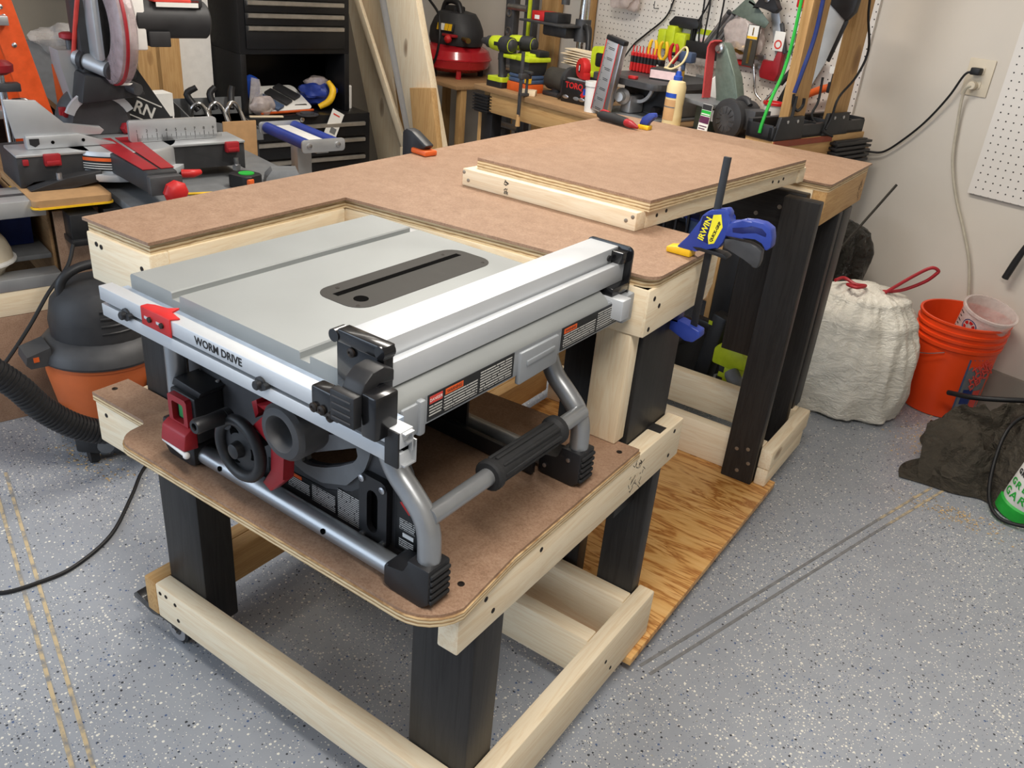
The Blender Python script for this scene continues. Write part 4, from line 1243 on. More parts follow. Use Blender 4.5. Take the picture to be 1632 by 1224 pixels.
# benchtop saw
r = rt('benchtop_saw', 'small grey benchtop saw whose flat table carries the screwdriver rack', 'saw', (-1.375, -.45, WZ))
m = MB(); m.prism(rrect(-.215, .145, -.24, .20, (.03, .05, .01, .01)), 'z', .126, .150, .004); tb(m, 'table', M['iron'], r)
m = MB(); m.box(-.15, -.135, -.2405, -.2, .138, .1505); tb(m, 'miter_slot', M['void'], r)
m = MB(); m.box(-.19, .13, -.23, .19, 0, .012, .003); m.box(-.15, .12, -.10, .16, .012, .126, .01); tb(m, 'base', M['mgrey'], r)
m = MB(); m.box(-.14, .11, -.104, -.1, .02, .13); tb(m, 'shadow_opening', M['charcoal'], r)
m = MB()
m.loft([[(-.02 + rr * cos(a), y, .13 - rr * sin(a)) for a in [pi * .08 + pi * .5 * k / 12 for k in range(13)] for rr in (.075,)] + [(-.02 + .062 * cos(a), y, .13 - .062 * sin(a)) for a in [pi * .58 - pi * .5 * k / 12 for k in range(13)]] for y in (-.15, -.142)])
tb(m, 'tilt_quadrant', M['alu'], r)
m = MB(); m.box(-.075, -.02, -.19, -.105, .0125, .085, .01); m.lathe([(.030, 0), (.033, .01), (.020, .02), (.018, .05)], (-.055, -.20, .078), (.4, -1, 0), 16); tb(m, 'trunnion', M['alugrey'], r)
m = MB(); m.lathe([(.016, 0), (.018, .02), (.012, .03)], (.07, -.12, .04), (0, -1, 0), 14); tb(m, 'tilt_knob', M['blk'], r)
# screwdriver rack with its drivers
r = rt('screwdriver_rack', 'black rack standing at the back of the small saw table', 'rack', (-1.525, -.42, WZ + .1505), .12)
m = MB(); m.box(-.075, .075, -.022, .022, .0, .006, .002); m.box(-.075, .075, -.020, .020, .040, .058, .002)
for x in (-.075, .067): m.box(x, x + .008, -.018, .018, .006, .04)
tb(m, 'rack', M['blk'], r)
sdv = None
for k in range(8):
    x = -.062 + k * .0168
    yel = k in (2, 3)
    if sdv is None:
        sdv = rt('screwdriver', 'red-handled screwdriver at the left end of the rack', 'screwdriver', (0, 0, 0), .12, 'screwdrivers in the rack')
        m = MB(); m.lathe([(.0062, .0), (.0078, .006), (.0070, .03), (.0078, .034)], (0, -.0285, .0), (0, 0, 1), 10); tb(m, 'handle', M['bred'], sdv)
        m = MB(); m.lathe([(.0074, .034), (.0074, .06)], (0, -.0285, 0), (0, 0, 1), 10); tb(m, 'ferrule', M['blk'], sdv)
        m = MB(); m.lathe([(.0078, .06), (.0080, .072), (.0030, .078), (.0026, .100)], (0, -.0285, 0), (0, 0, 1), 10); tb(m, 'collar', M['bred'], sdv)
    c = cos(.12); s_ = sin(.12)
    pos = RP(-1.525 + x * c, -.42 + x * s_, WZ + .1525)
    nth = ['leftmost', 'second from left', 'third from left', 'fourth from left', 'fifth from left', 'third from right', 'second from right', 'rightmost'][k]
    if k == 0:
        sdv.location = pos; sdv['label'] = 'red-handled screwdriver, leftmost in the rack on the small saw'
    else:
        dup(sdv, pos, RA + .12, 'red-handled screwdriver, %s in the rack on the small saw' % nth)
def plier(label, p, rz, mat):
    r = rt('pliers', label, 'pliers', p, rz, 'pliers behind the screwdriver rack')
    for s in (-1, 1):
        m = MB(); m.tube([(s * .004, 0, .05), (s * .018, 0, .075), (s * .016, 0, .11), (s * .008, 0, .125)], [.007, .008, .008, .006], 10, 4); tb(m, 'handle', mat, r)
    m = MB(); m.box(-.010, .010, -.005, .005, .0, .055, .003); tb(m, 'jaw', M['iron'], r)
plier('yellow-handled pliers behind the left half of the screwdriver rack', (-1.56, -.36, WZ + .1505), .1, M['yellow'])
plier('yellow-handled pliers behind the right half of the screwdriver rack', (-1.505, -.355, WZ + .1505), .2, M['yellow'])
plier('red-handled pliers beside the right end of the screwdriver rack', (-1.435, -.37, WZ + .1505), 0, M['bred'])
m = MB(); m.box(-.018, .018, -.012, .012, 0, .012, .003); one(m, 'pencil_sharpener', M['bred'], 'small red block on the front edge of the small saw table', 'block', (-1.385, -.655, WZ + .1505), .2)
r = rt('parts_carton', 'black carton with a pink label and barcode on the small saw table', 'carton', (-1.345, -.50, WZ + .1505), .35)
m = MB(); m.box(-.056, .056, -.050, .050, 0, .042, .001); tb(m, 'carton', M['charcoal'], r)
m = MB(); m.box(-.053, .053, -.0506, -.0501, .006, .037); tb(m, 'label_panel', M['pink'], r)
m = MB(); m.box(.0561, .0566, -.035, .0, .006, .038); tb(m, 'barcode_panel', M['paper'], r)
m = MB(); m.box(.0561, .0566, .004, .048, .004, .038); tb(m, 'yellow_panel', M['yellow'], r)
m = MB()
for k in range(7): m.box(.0566, .0569, -.031 + k * .004, -.029 + k * .004 + (.001 if k % 2 else 0), .014, .034)
tb(m, 'barcode', M['ink'], r)
m = MB(); m.tube([(-.03, .02, .0), (-.005, .03, .045), (.035, .02, .085), (.06, .0, .07), (.055, -.02, .03), (.02, -.03, .004), (-.02, -.02, .003)], .0045, 8, 6); one(m, 'air_hose', M['cream'], 'short cream hose looped on the black carton', 'hose', (-1.335, -.49, WZ + .1935), .2)
r = rt('air_nozzle', 'dark grey hand tool lying on the carton beside the cream hose', 'hand tool', (-1.41, -.33, WZ + .1505), .1)
m = MB(); m.box(-.03, .05, -.02, .02, .058, .10, .006); m.tube([(.0, 0, .06), (.004, .0, .0)], .012, 10, 4); tb(m, 'body', M['denim'], r)
m = MB(); m.tube([(-.03, 0, .085), (-.09, -.01, .08)], .007, 8, 2); tb(m, 'spout', M['blk'], r)
# wood glue bottle on a scrap
m = MB(); m.box(-.055, .06, -.04, .04, 0, .012, .002); one(m, 'wood_scrap', M['pine_x'], 'thin pale scrap of wood under the glue bottle', 'wood block', (-1.125, -.69, WZ), .1)
r = rt('glue_bottle', 'cream wood glue bottle with a blue cap beside the belt sander', 'bottle', (-1.13, -.69, WZ + .0125))
m = MB(); m.lathe([(.033, 0), (.036, .004), (.036, .05), (.034, .08), (.036, .11), (.036, .15), (.030, .168), (.014, .174)], (0, 0, 0), (0, 0, 1), 28); tb(m, 'bottle', M['cream'], r)
m = MB(); m.lathe([(.017, .172), (.017, .186), (.012, .190), (.009, .204), (.005, .206)], (0, 0, 0), (0, 0, 1), 20); tb(m, 'cap', M['glueblue'], r)
m = MB(); m.lathe([(.006, .205), (.0035, .222)], (0, 0, 0), (0, 0, 1), 12); tb(m, 'tip', M['milky'], r)
m = MB()
lab = lambda r0, z0, z1, a0, a1: m.loft([[(r0 * cos(a), r0 * sin(a), z) for a in [a0 + (a1 - a0) * k / 10 for k in range(11)]] for z in (z0, z1)], False, False)
lab(.0368, .03, .105, -pi * .72, -pi * .25); tb(m, 'label_panel', M['tan'], r)
m = MB(); lab(.0370, .112, .128, -pi * .72, -pi * .25); tb(m, 'brand_band', M['glueblue'], r)
m = MB(); lab(.0371, .076, .080, -pi * .72, -pi * .25); tb(m, 'label_line', M['mgrey'], r)
# belt sander
r = rt('belt_sander', 'grey-green bench belt sander with an upright red belt', 'belt sander', (-.985, -.535, WZ), -.15)
T = Matrix.Translation((-.075, 0, .118)) @ Euler((0, radians(-12), 0)).to_matrix().to_4x4()
m = MB(); m.prism([(.005, -.02), (.125, -.02), (.10, .08), (.055, .185), (.040, .205), (.018, .208), (.002, .196), (-.004, .13), (.004, .11)], 'y', -.014, .026, .007, T); tb(m, 'arm_housing', M['sagegreen'], r)
m = MB(); m.lathe([(.018, 0), (.018, .012), (.011, .016), (.011, .022)], tuple(T @ Vector((.026, -.014, .185))), (0, -1, 0), 18); tb(m, 'idler_hub', M['steel'], r)
m = MB()
path = [(-.030, .012), (-.018, .13), (-.010, .192), (.004, .210), (.026, .214), (.030, .209), (.008, .204), (-.003, .190), (-.010, .13), (-.022, .012)]
m.prism(path, 'y', -.052, -.0145, 0, T); tb(m, 'sanding_belt', M['beltred'], r)
m = MB(); m.prism([(-.195, .112), (.015, .104), (.015, .120), (-.19, .124)], 'y', -.125, .02, .002, Matrix.Identity(4)); tb(m, 'work_table', M['mgrey'], r)
m = MB(); m.box(-.12, -.05, -.06, .03, .006, .106, .003); tb(m, 'pedestal', M['sagegreen'], r)
m = MB(); m.box(-.14, .15, -.085, .075, 0, .008, .002); tb(m, 'base_plate', M['charcoal'], r)
m = MB(); m.lathe([(.052, 0), (.072, .008), (.074, .02), (.066, .026), (.066, .12), (.056, .13)], (.082, -.10, .080), (0, 1, 0), 30); m.box(.03, .12, -.05, .05, .006, .03, .003); tb(m, 'motor', M['charcoal'], r)
m = MB(); m.lathe([(.022, -.0), (.045, .001), (.050, .003)], (.082, -.1015, .080), (0, 1, 0), 26)
for k in range(12):
    a = 2 * pi * k / 12
    m.cbox((.082 + .034 * cos(a), -.1025, .080 + .034 * sin(a)), (.020, .002, .004), 0, (0, -a, 0))
tb(m, 'vent_grille', M['iron'], r)
m = MB(); m.box(-.012, .022, -.078, -.075, .055, .095); tb(m, 'rating_plate', M['paper'], r)
m = MB(); m.box(.125, .185, -.06, .02, .055, .125, .002); tb(m, 'switch_box', M['iron'], r)
m = MB(); m.tube([(.05, -.02, .135), (.075, -.02, .150), (.105, -.025, .148), (.125, -.03, .135)], [.012, .013, .012, .010], 12, 4); tb(m, 'tension_lever', M['charcoal'], r)
r = rt('blister_pack', 'purple and green hanging-card pack propped against the belt sander motor', 'blister pack', (-.975, -.70, WZ), -.1)
T = Euler((radians(-6), 0, 0)).to_matrix().to_4x4()
m = MB(); m.box(-.024, .024, -.001, .001, .001, .125, 0, T); tb(m, 'card', M['paper'], r)
for z0, z1, mt in ((.105, .124, 'charcoal'), (.085, .103, 'grn'), (.058, .082, 'purple'), (.001, .024, 'orange')):
    m = MB(); m.box(-.023, .023, -.0018, -.001, z0, z1, 0, T); tb(m, 'print_band', M[mt], r)
m = MB(); m.box(-.021, .021, -.0024, -.0017, .088, .092, 0, T); tb(m, 'print_line', M['paper'], r)
m = MB(); m.box(-.019, .019, -.0020, -.001, .046, .049, 0, T); m.box(-.019, .012, -.0020, -.001, .037, .040, 0, T); tb(m, 'print_line', M['purple'], r)
# stacked cups
m = MB(); m.lathe([(.030, 0), (.034, .06), (.036, .062), (.036, .068), (.033, .068), (.031, .02)], (0, 0, 0), (0, 0, 1), 24); one(m, 'plastic_cup', M['yellow'], 'yellow plastic cup under the red-rimmed cup beside the sander', 'cup', (-.885, -.40, WZ))
r = rt('plastic_cup', 'white cup with a red rim and red print standing in the yellow cup', 'cup', (-.885, -.40, WZ + .0215))
m = MB(); m.lathe([(.0285, 0), (.029, .001), (.0385, .108), (.036, .108), (.028, .004)], (0, 0, 0), (0, 0, 1), 26); tb(m, 'cup', M['white'], r)
m = MB(); m.lathe([(.0385, .106), (.0425, .107), (.0425, .116), (.036, .116), (.0365, .107)], (0, 0, 0), (0, 0, 1), 26); tb(m, 'rim', M['bred'], r)
m = MB(); r0 = .0385
m.loft([[((.0343 + .0042 * (z - .06) / .045) * cos(a), (.0343 + .0042 * (z - .06) / .045) * sin(a), z) for a in [-pi * .75 + pi * .5 * k / 10 for k in range(11)]] for z in (.052, .066)], False, False); tb(m, 'print_band', M['bred'], r)
m = MB(); m.tube([(.03, .02, .004), (.06, -.06, .004), (.12, -.09, .004), (.16, -.04, .004), (.15, .04, .004), (.10, .08, .02)], .004, 8, 6); one(m, 'extension_cord', M['cord'], 'thin dark cord looped on the bench behind the cups', 'cord', (-.97, -.30, WZ))
m = MB(); m.tube([(-.06, 0, .0065), (0, .01, .0065), (.06, -.01, .0065)], .006, 8, 4); m.tube([(-.05, -.02, .0065), (.02, -.02, .0065), (.05, .02, .0065)], .006, 8, 4); one(m, 'copper_scrap', M['orangep'], 'orange and brown scrap beside the glue bottle', 'scrap', (-1.20, -.70, WZ))

# ------------------------------------------------------------------ hung on the pegboard and the uprights
PB = -.016
M['sawblade'] = plain('saw_blade', C(172, 174, 174), .4, .25, var=.1, scale=12)
def hung(name, label, cat, x, z, rz=0, group=None, y=PB):
    return rt(name, label, cat, (x, y, z), rz, group)
# bags
def crumple(rx, ry, rz_, seed, k=.16, n=18):
    rnd = random.Random(seed)
    w = [(rnd.uniform(-6, 6), rnd.uniform(-6, 6), rnd.uniform(-6, 6), rnd.uniform(0, 6)) for _ in range(7)]
    return lambda d: 1 + k * sum(sin(a * d.x + b_ * d.y + c * d.z + p) for a, b_, c, p in w) / 3.5
r = hung('plastic_bag', 'crumpled clear plastic bag hung high on the pegboard above the level', 'bag', -2.03, 1.25, y=-.07)
m = MB(); m.ball((0, 0, .03), (.085, .035, .085), 22, 14, crumple(1, 1, 1, 3, .25)); tb(m, 'film', M['milky'], r)
m = MB(); m.ball((.05, -.01, .07), (.045, .02, .05), 14, 8, crumple(1, 1, 1, 4, .2)); tb(m, 'red_content', M['redprint'], r)
r = hung('plastic_bag', 'clear bag of small parts hung on the pegboard behind the belt sander', 'bag', -1.31, 1.165, y=-.065)
m = MB(); m.ball((0, 0, 0), (.105, .038, .082), 24, 14, crumple(1, 1, 1, 8, .2)); tb(m, 'film', M['milky'], r)
m = MB(); m.ball((-.02, .0, -.05), (.06, .02, .025), 16, 8, crumple(1, 1, 1, 9, .2)); tb(m, 'contents', M['brass'], r)
# lime holder and black rack
r = hung('tool_holder', 'lime tool holder with a black top bracket mounted on the pegboard', 'holder', -1.70, 1.06)
m = MB()
for x0, x1, z0, z1, d in ((-.10, -.05, 0, .085, .05), (-.045, .005, 0, .105, .055), (.01, .075, -.01, .08, .06)):
    m.box(x0, x1, -d, 0, z0, z1, .008)
tb(m, 'holder_cells', M['lime'], r)
m = MB(); m.prism([(-.06, .115), (-.03, .145), (.10, .145), (.115, .12), (.11, .105), (.085, .105), (.085, .02), (.10, .02), (.10, .0), (.078, .0), (.078, .10), (-.05, .10)], 'y', -.03, 0, .002); tb(m, 'top_bracket', M['blk'], r)
r = hung('magnetic_tool_bar', 'black rack with clear bins mounted low on the pegboard behind the small saw', 'rack', -1.50, 1.03)
m = MB(); m.box(-.15, .11, -.05, 0, .02, .085, .003); tb(m, 'rail', M['blk'], r)
for k in range(3):
    m = MB(); m.prism([(-.0, -.06), (-.055, -.01), (-.06, .02), (0, .02)], 'x', -.12 + k * .075, -.055 + k * .075, .002); tb(m, 'bin', M['clear'], r)
m = MB(); m.box(-.11, .10, -.012, 0, -.14, -.045, .01); one(m, 'grey_bag', M['mgrey'], 'grey flat pouch hanging under the black bin rack', 'pouch', (-1.46, PB, 1.02))
r = hung('label_pack', 'white and lime round label pack hung on the pegboard', 'pack', -1.555, 1.125)
m = MB(); m.prism([(.045 * cos(a) * (1.2 if abs(cos(a)) > .5 else 1), .05 * sin(a)) for a in [2 * pi * k / 20 for k in range(20)]], 'y', -.006, 0); tb(m, 'card', M['paper'], r)
m = MB(); m.prism(circ(-.008, -.012, .022, 18), 'y', -.0085, -.006); tb(m, 'picture', M['pink'], r)
m = MB(); m.prism([(-.05, .02), (.05, .02), (.036, .042), (-.036, .042)], 'y', -.008, -.006); tb(m, 'print_band', M['lime'], r)
def cyltool(name, label, cat, p, q, rad, mat, parts=()):
    c = RP(*p); d = RP(*q) - c
    r = thing(name, label, cat, c, 0)
    m = MB(); m.cyl((0, 0, 0), tuple(d), rad, n=14, bv=rad * .2); tb(m, 'shaft', mat, r)
    for nm, a, b, rr, mt in parts:
        m = MB(); m.cyl(tuple(d * a), tuple(d * b), rr, n=14, bv=rr * .15); tb(m, nm, mt, r)
    return r
for k in range(3):
    cyltool('glass_cutter', ['leftmost clear tube of the three slanting on the pegboard', 'middle clear tube of the three slanting on the pegboard', 'rightmost clear tube of the three slanting on the pegboard'][k], 'tube', (-1.56 + k * .028, PB - .02, 1.08), (-1.44 + k * .028, PB - .02, 1.25), .011, M['steel'], (('end_cap', .96, 1.03, .0115, M['charcoal']),), )
# squares
r = hung('carpenter_square', 'dark grey carpenter square hung on the pegboard above the bag of parts', 'square', -1.25, 1.24, y=PB - .075)
m = MB(); m.prism([(-.135, .012), (-.06, .085), (.06, -.005), (.045, -.03)], 'y', -.004, 0, .001); tb(m, 'blade', M['sagegreen'], r)
m = MB(); m.box(-.075, -.02, -.0046, -.004, .036, .044, 0, Matrix.Rotation(radians(20), 4, 'Y')); tb(m, 'slot', M['void'], r)
r = hung('trigger_clamp', 'small black spring clamp hung at the top of the pegboard', 'clamp', -1.20, 1.29, y=PB - .085)
m = MB(); m.prism([(-.07, -.01), (-.03, .0), (.04, -.02), (.06, .0), (.03, .03), (.02, .08), (-.02, .08), (-.03, .04)], 'y', -.02, .012, .004); tb(m, 'jaws', M['blk'], r)
m = MB(); m.lathe([(.012, 0), (.012, .004), (.006, .006)], (0, -.02, .03), (0, -1, 0), 14); tb(m, 'rivet', M['steel'], r)
r = hung('framing_square', 'long grey steel square hanging slanted beside the red holder', 'square', -1.16, 1.17, y=PB - .03)
m = MB(); m.box(-.02, .02, -.004, 0, -.06, .20, .001, Matrix.Rotation(radians(-22), 4, 'Y')); tb(m, 'blade', M['alugrey'], r)
m = MB(); m.box(.02, .034, -.012, .004, -.06, .06, .002, Matrix.Rotation(radians(-22), 4, 'Y')); tb(m, 'stock', M['iron'], r)
m = MB(); m.box(-.02, .045, -.02, 0, 0, .08, .006); one(m, 'tool_pouch', M['bred'], 'small red case hung near the top of the pegboard', 'case', (-1.10, PB, 1.30))
# red pouch with a card of wood and a bar
r = hung('red_holder', 'red hanging holder with a printed white card on the pegboard', 'holder', -1.165, 1.04, y=PB - .012)
m = MB(); m.prism([(-.045, .05), (-.055, .0), (-.045, -.025), (.03, -.03), (.042, .0), (.042, .10), (.02, .11), (.012, .04)], 'y', -.028, 0, .006); tb(m, 'holder', M['red'], r)
m = MB(); m.box(-.008, .042, -.033, -.029, .09, .165, .001); tb(m, 'card', M['paper'], r)
m = MB(); m.ring(circ(.017, .115, .018, 20), circ(.017, .115, .012, 20), 'y', -.034, -.033); tb(m, 'printed_ring', M['redprint'], r)
r = hung('blade_pack', 'brown and white pack of saw blades hung beside the red holder', 'pack', -1.235, 1.10, y=PB - .105)
m = MB(); m.box(-.028, .03, -.006, 0, -.04, .12, .001); tb(m, 'card', M['leather'], r)
m = MB(); m.box(-.024, .026, -.0066, -.0061, .065, .118); tb(m, 'white_panel', M['paper'], r)
m = MB(); m.box(-.024, .026, -.0070, -.0067, .066, .076); tb(m, 'yellow_band', M['yellow'], r)
m = MB(); m.box(-.006, .006, -.0075, -.0067, -.03, .06); m.box(-.002, .004, -.0072, -.0067, .08, .11); tb(m, 'blades', M['brass'], r)
# red-handled crimpers
for k in range(2):
    r = rt('crimping_tool', ('upper' if k else 'lower') + ' red-handled crimper lying across the pegboard behind the sander', 'pliers', (-1.32, PB - .022, 1.055 + k * .038), 0, 'crimping tools')
    m = MB(); m.tube([(-.06, 0, .0), (-.02, 0, .004), (.05, 0, 0)], [.014, .013, .009], 12, 4); tb(m, 'handle', M['bred'], r)
    m = MB(); m.box(.05, .11, -.006, .006, -.012, .012, .003); tb(m, 'jaw', M['steel'], r)
m = MB(); m.tube([(0, 0, 0), (.035, .0, -.10), (.055, 0, -.16), (.09, 0, -.185)], .005, 10, 5); one(m, 'hex_bar', M['chrome'], 'thin chrome bar hanging beside the red holder', 'bar', (-1.265, PB - .045, 1.115))
cyltool('pry_bar', 'black and chrome bar leaning against the pegboard behind the cups', 'bar', (-1.12, -.12, .93), (-1.0, -.05, 1.155), .006, M['chrome'], (('grip', .36, 1.0, .0125, M['rubber']),))
m = MB(); m.box(-.03, .03, -.012, .012, 0, .34, .004, Euler((0, radians(22), 0)).to_matrix().to_4x4()); one(m, 'old_board', M['ash_z'], 'weathered grey board leaning behind the front upright', 'board', (-1.07, -.10, WZ + .012))
m = MB(); m.tube([(0, 0, 0), (.10, -.01, .10), (.20, -.02, .155), (.26, -.02, .165)], [.016, .014, .015, .016], 12, 5); one(m, 'hammer_handle', M['orangep'], 'orange wooden tool handle lying between the two uprights', 'handle', (-1.08, -.06, .87))
r = rt('paper_towel_roll', 'white roll with a brown core standing behind the belt sander arm', 'roll', (-1.18, -.33, .93), .5)
m = MB(); m.cyl((0, .05, .05), (0, -.05, .05), .062, n=28, bv=.004); tb(m, 'paper', M['paper'], r)
m = MB(); m.lathe([(.021, 0), (.021, .001)], (0, -.0505, .05), (0, -1, 0), 20); tb(m, 'core', M['card'], r)
m = MB(); m.box(-.07, .07, -.06, .06, 0, .142 - .06, .004); one(m, 'carton', M['card'], 'plain carton under the white roll behind the belt sander', 'carton', (-1.18, -.33, WZ), .5)
# hand saw, clamps, cords on the uprights
r = rt('hand_saw', 'large hand saw with a grey blade and black handle hung on the rear upright', 'saw', (-.705, -.445, 1.10))
m = MB(); m.prism([(-.085, -.12), (-.06, -.135), (.02, .06), (.055, .19), (.05, .235), (-.035, .26), (-.045, .13), (-.07, 0)], 'y', -.002, .001); tb(m, 'blade', M['sawblade'], r)
m = MB(); m.prism([(-.035, .25), (.06, .19), (.085, .22), (.10, .36), (.04, .40), (-.04, .34)], 'y', -.014, .012, .006); tb(m, 'handle', M['blk'], r)
m = MB(); m.prism([(.02, .06), (.03, .055), (.065, .19), (.055, .20)], 'y', -.006, .004, .001); tb(m, 'blade_guard', M['blk'], r)
r = rt('trigger_clamp', 'black one-handed clamp hanging beside the hand saw blade', 'clamp', (-.755, -.235, 1.05))
m = MB(); m.box(-.006, .006, -.003, .003, .0, .30, .001); tb(m, 'bar', M['blk'], r)
m = MB(); m.prism([(-.02, .20), (.02, .20), (.035, .34), (-.015, .36)], 'y', -.014, .012, .004); tb(m, 'body', M['charcoal'], r)
m = MB(); m.box(-.022, .022, -.012, .012, -.02, .02, .004); m.box(-.012, .012, -.0125, .012, .0, .07, .003); tb(m, 'jaw', M['blk'], r)
m = MB(); m.box(-.025, .004, -.013, -.0125, .05, .075); tb(m, 'sticker', M['paper'], r)
def cordthing(name, label, pts, rad, mat, cat='cord', group=None):
    P = [RP(*p) for p in pts]; c = P[0].copy()
    m = MB(); m.tube([tuple(p - c) for p in P], rad, 8, 6)
    return tag(m.build(name, mat, loc=c), label, cat, group)
cordthing('bungee_strap', 'green bungee cord hanging down the front upright', [(-.70, -.66, 1.40), (-.70, -.66, 1.22), (-.70, -.675, 1.12), (-.70, -.71, 1.04), (-.70, -.735, .96), (-.70, -.74, .925)], .006, M['grn'])
r = cordthing('bungee_strap', 'blue bungee cord with a black hook hanging on the front upright', [(-.66, -.60, 1.42), (-.655, -.605, 1.25), (-.655, -.63, 1.14), (-.66, -.645, 1.06)], .0075, M['navy'])
cordthing('bungee_hook', 'black hook dangling below the blue bungee cord', [(-.66, -.645, 1.055), (-.66, -.635, 1.02), (-.66, -.60, 1.0), (-.66, -.575, 1.015), (-.66, -.575, 1.04)], .0055, M['blk'], 'hook')
cordthing('rubber_strap', 'black strap hanging down the front upright behind the green cord', [(-.655, -.635, 1.05), (-.652, -.640, .98), (-.65, -.66, .92)], .006, M['blk'], 'strap')
cordthing('extension_cord', 'black cord looping down the rear upright beside the bare wall', [(-.64, -.36, 1.45), (-.638, -.33, 1.32), (-.636, -.27, 1.20), (-.64, -.30, 1.11), (-.64, -.385, 1.04), (-.64, -.40, .97), (-.64, -.42, .93)], .0045, M['cord'])
cordthing('extension_cord', 'black cord curling down between the two uprights to the bracket', [(-.70, -.42, 1.10), (-.69, -.43, 1.02), (-.69, -.45, .97), (-.65, -.43, .925), (-.63, -.38, .905)], .0045, M['cord'])
for i, (a, pts) in enumerate((('leftmost, curving over the perforated board', [(-1.74, PB - .012, 1.4), (-1.765, PB - .012, 1.27), (-1.80, PB - .012, 1.19), (-1.90, PB - .012, 1.11), (-1.97, PB - .012, 1.055), (-1.99, PB - .05, .99)]), ('second, crossing the other cords', [(-1.53, PB - .02, 1.4), (-1.56, PB - .02, 1.27), (-1.61, PB - .02, 1.17), (-1.62, PB - .012, 1.05)]), ('third, hanging almost straight', [(-1.60, PB - .03, 1.4), (-1.575, PB - .03, 1.28), (-1.575, PB - .03, 1.15), (-1.565, PB - .012, 1.06)]), ('fourth, hanging behind the clear tubes', [(-1.54, PB - .045, 1.4), (-1.53, PB - .045, 1.25), (-1.54, PB - .04, 1.08)]), ('rightmost, passing in front of the clear tubes', [(-1.46, PB - .05, 1.4), (-1.455, PB - .05, 1.28), (-1.46, PB - .05, 1.14)]))):
    cordthing('extension_cord', 'black cord on the pegboard, %s' % a, pts, .0042, M['cord'], 'cord', 'cords hanging over the pegboard')
cordthing('red_lanyard', 'thin red cord hanging at the right edge of the pegboard', [(-1.055, PB - .02, 1.42), (-1.065, PB - .02, 1.28), (-1.075, PB - .02, 1.2)], .0035, M['red'])
r = hung('spring_hook', 'dark metal spring hook hanging from the thin red cord', 'hook', -1.078, 1.12, y=PB - .02)
m = MB(); m.cyl((0, 0, .05), (0, 0, .085), .010, n=12); tb(m, 'cap', M['charcoal'], r)
m = MB(); m.tube([(0, 0, .05), (-.012, 0, .03), (-.012, 0, .005), (.004, 0, -.005), (.014, 0, .01), (.004, 0, .03)], .003, 8, 5); tb(m, 'wire', M['iron'], r)
# bare pegs
for i, (x, z) in enumerate(((-1.86, 1.225), (-1.76, 1.225))):
    m = MB(); m.tube([(0, 0, 0), (0, -.03, 0), (0, -.034, .006), (0, -.034, .03)], .002, 8, 3); one(m, 'peg_hook', M['iron'], ['left', 'right'][i] + ' bare wire hook on the pegboard above the lime holder', 'hook', (x, PB + .002, z), group='bare peg hooks')
r = hung('hand_tool', 'black and grey scraper handle hanging on the right-hand pegboard at the frame edge', 'hand tool', .01, .52, y=-.03)
m = MB(); m.tube([(-.03, 0, -.02), (-.015, 0, .05), (.0, 0, .11)], [.012, .012, .010], 12, 4); tb(m, 'handle', M['blk'], r)
m = MB(); m.tube([(0, 0, .10), (.03, 0, .28)], .005, 8, 3); tb(m, 'shank', M['steel'], r)

# ------------------------------------------------------------------ left side: boards, compressor, tool chest, miter saw
def lean(name, label, quad, y0, th, mat, cat='board', group=None, extra=None):
    """a straight board leaning sideways; quad = x,z corners bottom-left, bottom-right, top-right, top-left in the wall plane"""
    cx = (quad[0][0] + quad[1][0]) / 2
    m = MB(); m.prism([(a - cx, z) for a, z in quad], 'y', 0, th, .003)
    return one(m, name, mat, label, cat, (cx, y0, 0), group=group)
lean('lumber_board', 'wide knotty pale board leaning at the left end of the wall workbench', [(-2.513, .0), (-2.24, .0), (-3.02, 1.9), (-3.30, 1.9)], -.80, .038, M['pine_z'])
M['shaded_edge'] = plain('shaded_board_edge', C(196, 189, 180), .75, var=.06)  # grey tone paints in the shade on the wide board's side edge
lean('lumber_board', 'shaded side edge of the wide knotty board, added as a narrow grey strip', [(-2.585, .0), (-2.53, .0), (-3.33, 1.9), (-3.40, 1.9)], -.785, .02, M['shaded_edge'])
lean('lumber_strip', 'thin pale strip leaning steeply between the sheet and the wide boards', [(-2.60, .0), (-2.54, .0), (-3.48, 1.3), (-3.53, 1.3)], -.745, .02, M['pine_z'])
lean('plywood_sheet', 'brown sheet of plywood leaning beside the black tool chest', [(-3.10, .0), (-2.86, .0), (-3.24, 1.3), (-3.66, 1.3)], -.69, .012, M['pine_z'])
lean('lumber_board', 'short pale offcut standing in front of the wide knotty board', [(-2.54, .0), (-2.30, .0), (-2.515, .785), (-2.70, .757)], -.835, .034, M['stud_z'])
for k, (x, h, nm) in enumerate(((-2.86, .42, 'left'), (-2.78, .46, 'middle'), (-2.71, .40, 'right'))):
    m = MB(); m.box(-.03, .03, -.015, .015, 0, h, .002); one(m, 'wood_offcut', M['pine_z'], nm + ' short offcut of the three standing at the foot of the plywood sheet', 'board', (x, -.74, 0), .1, 'short offcuts by the tool chest')
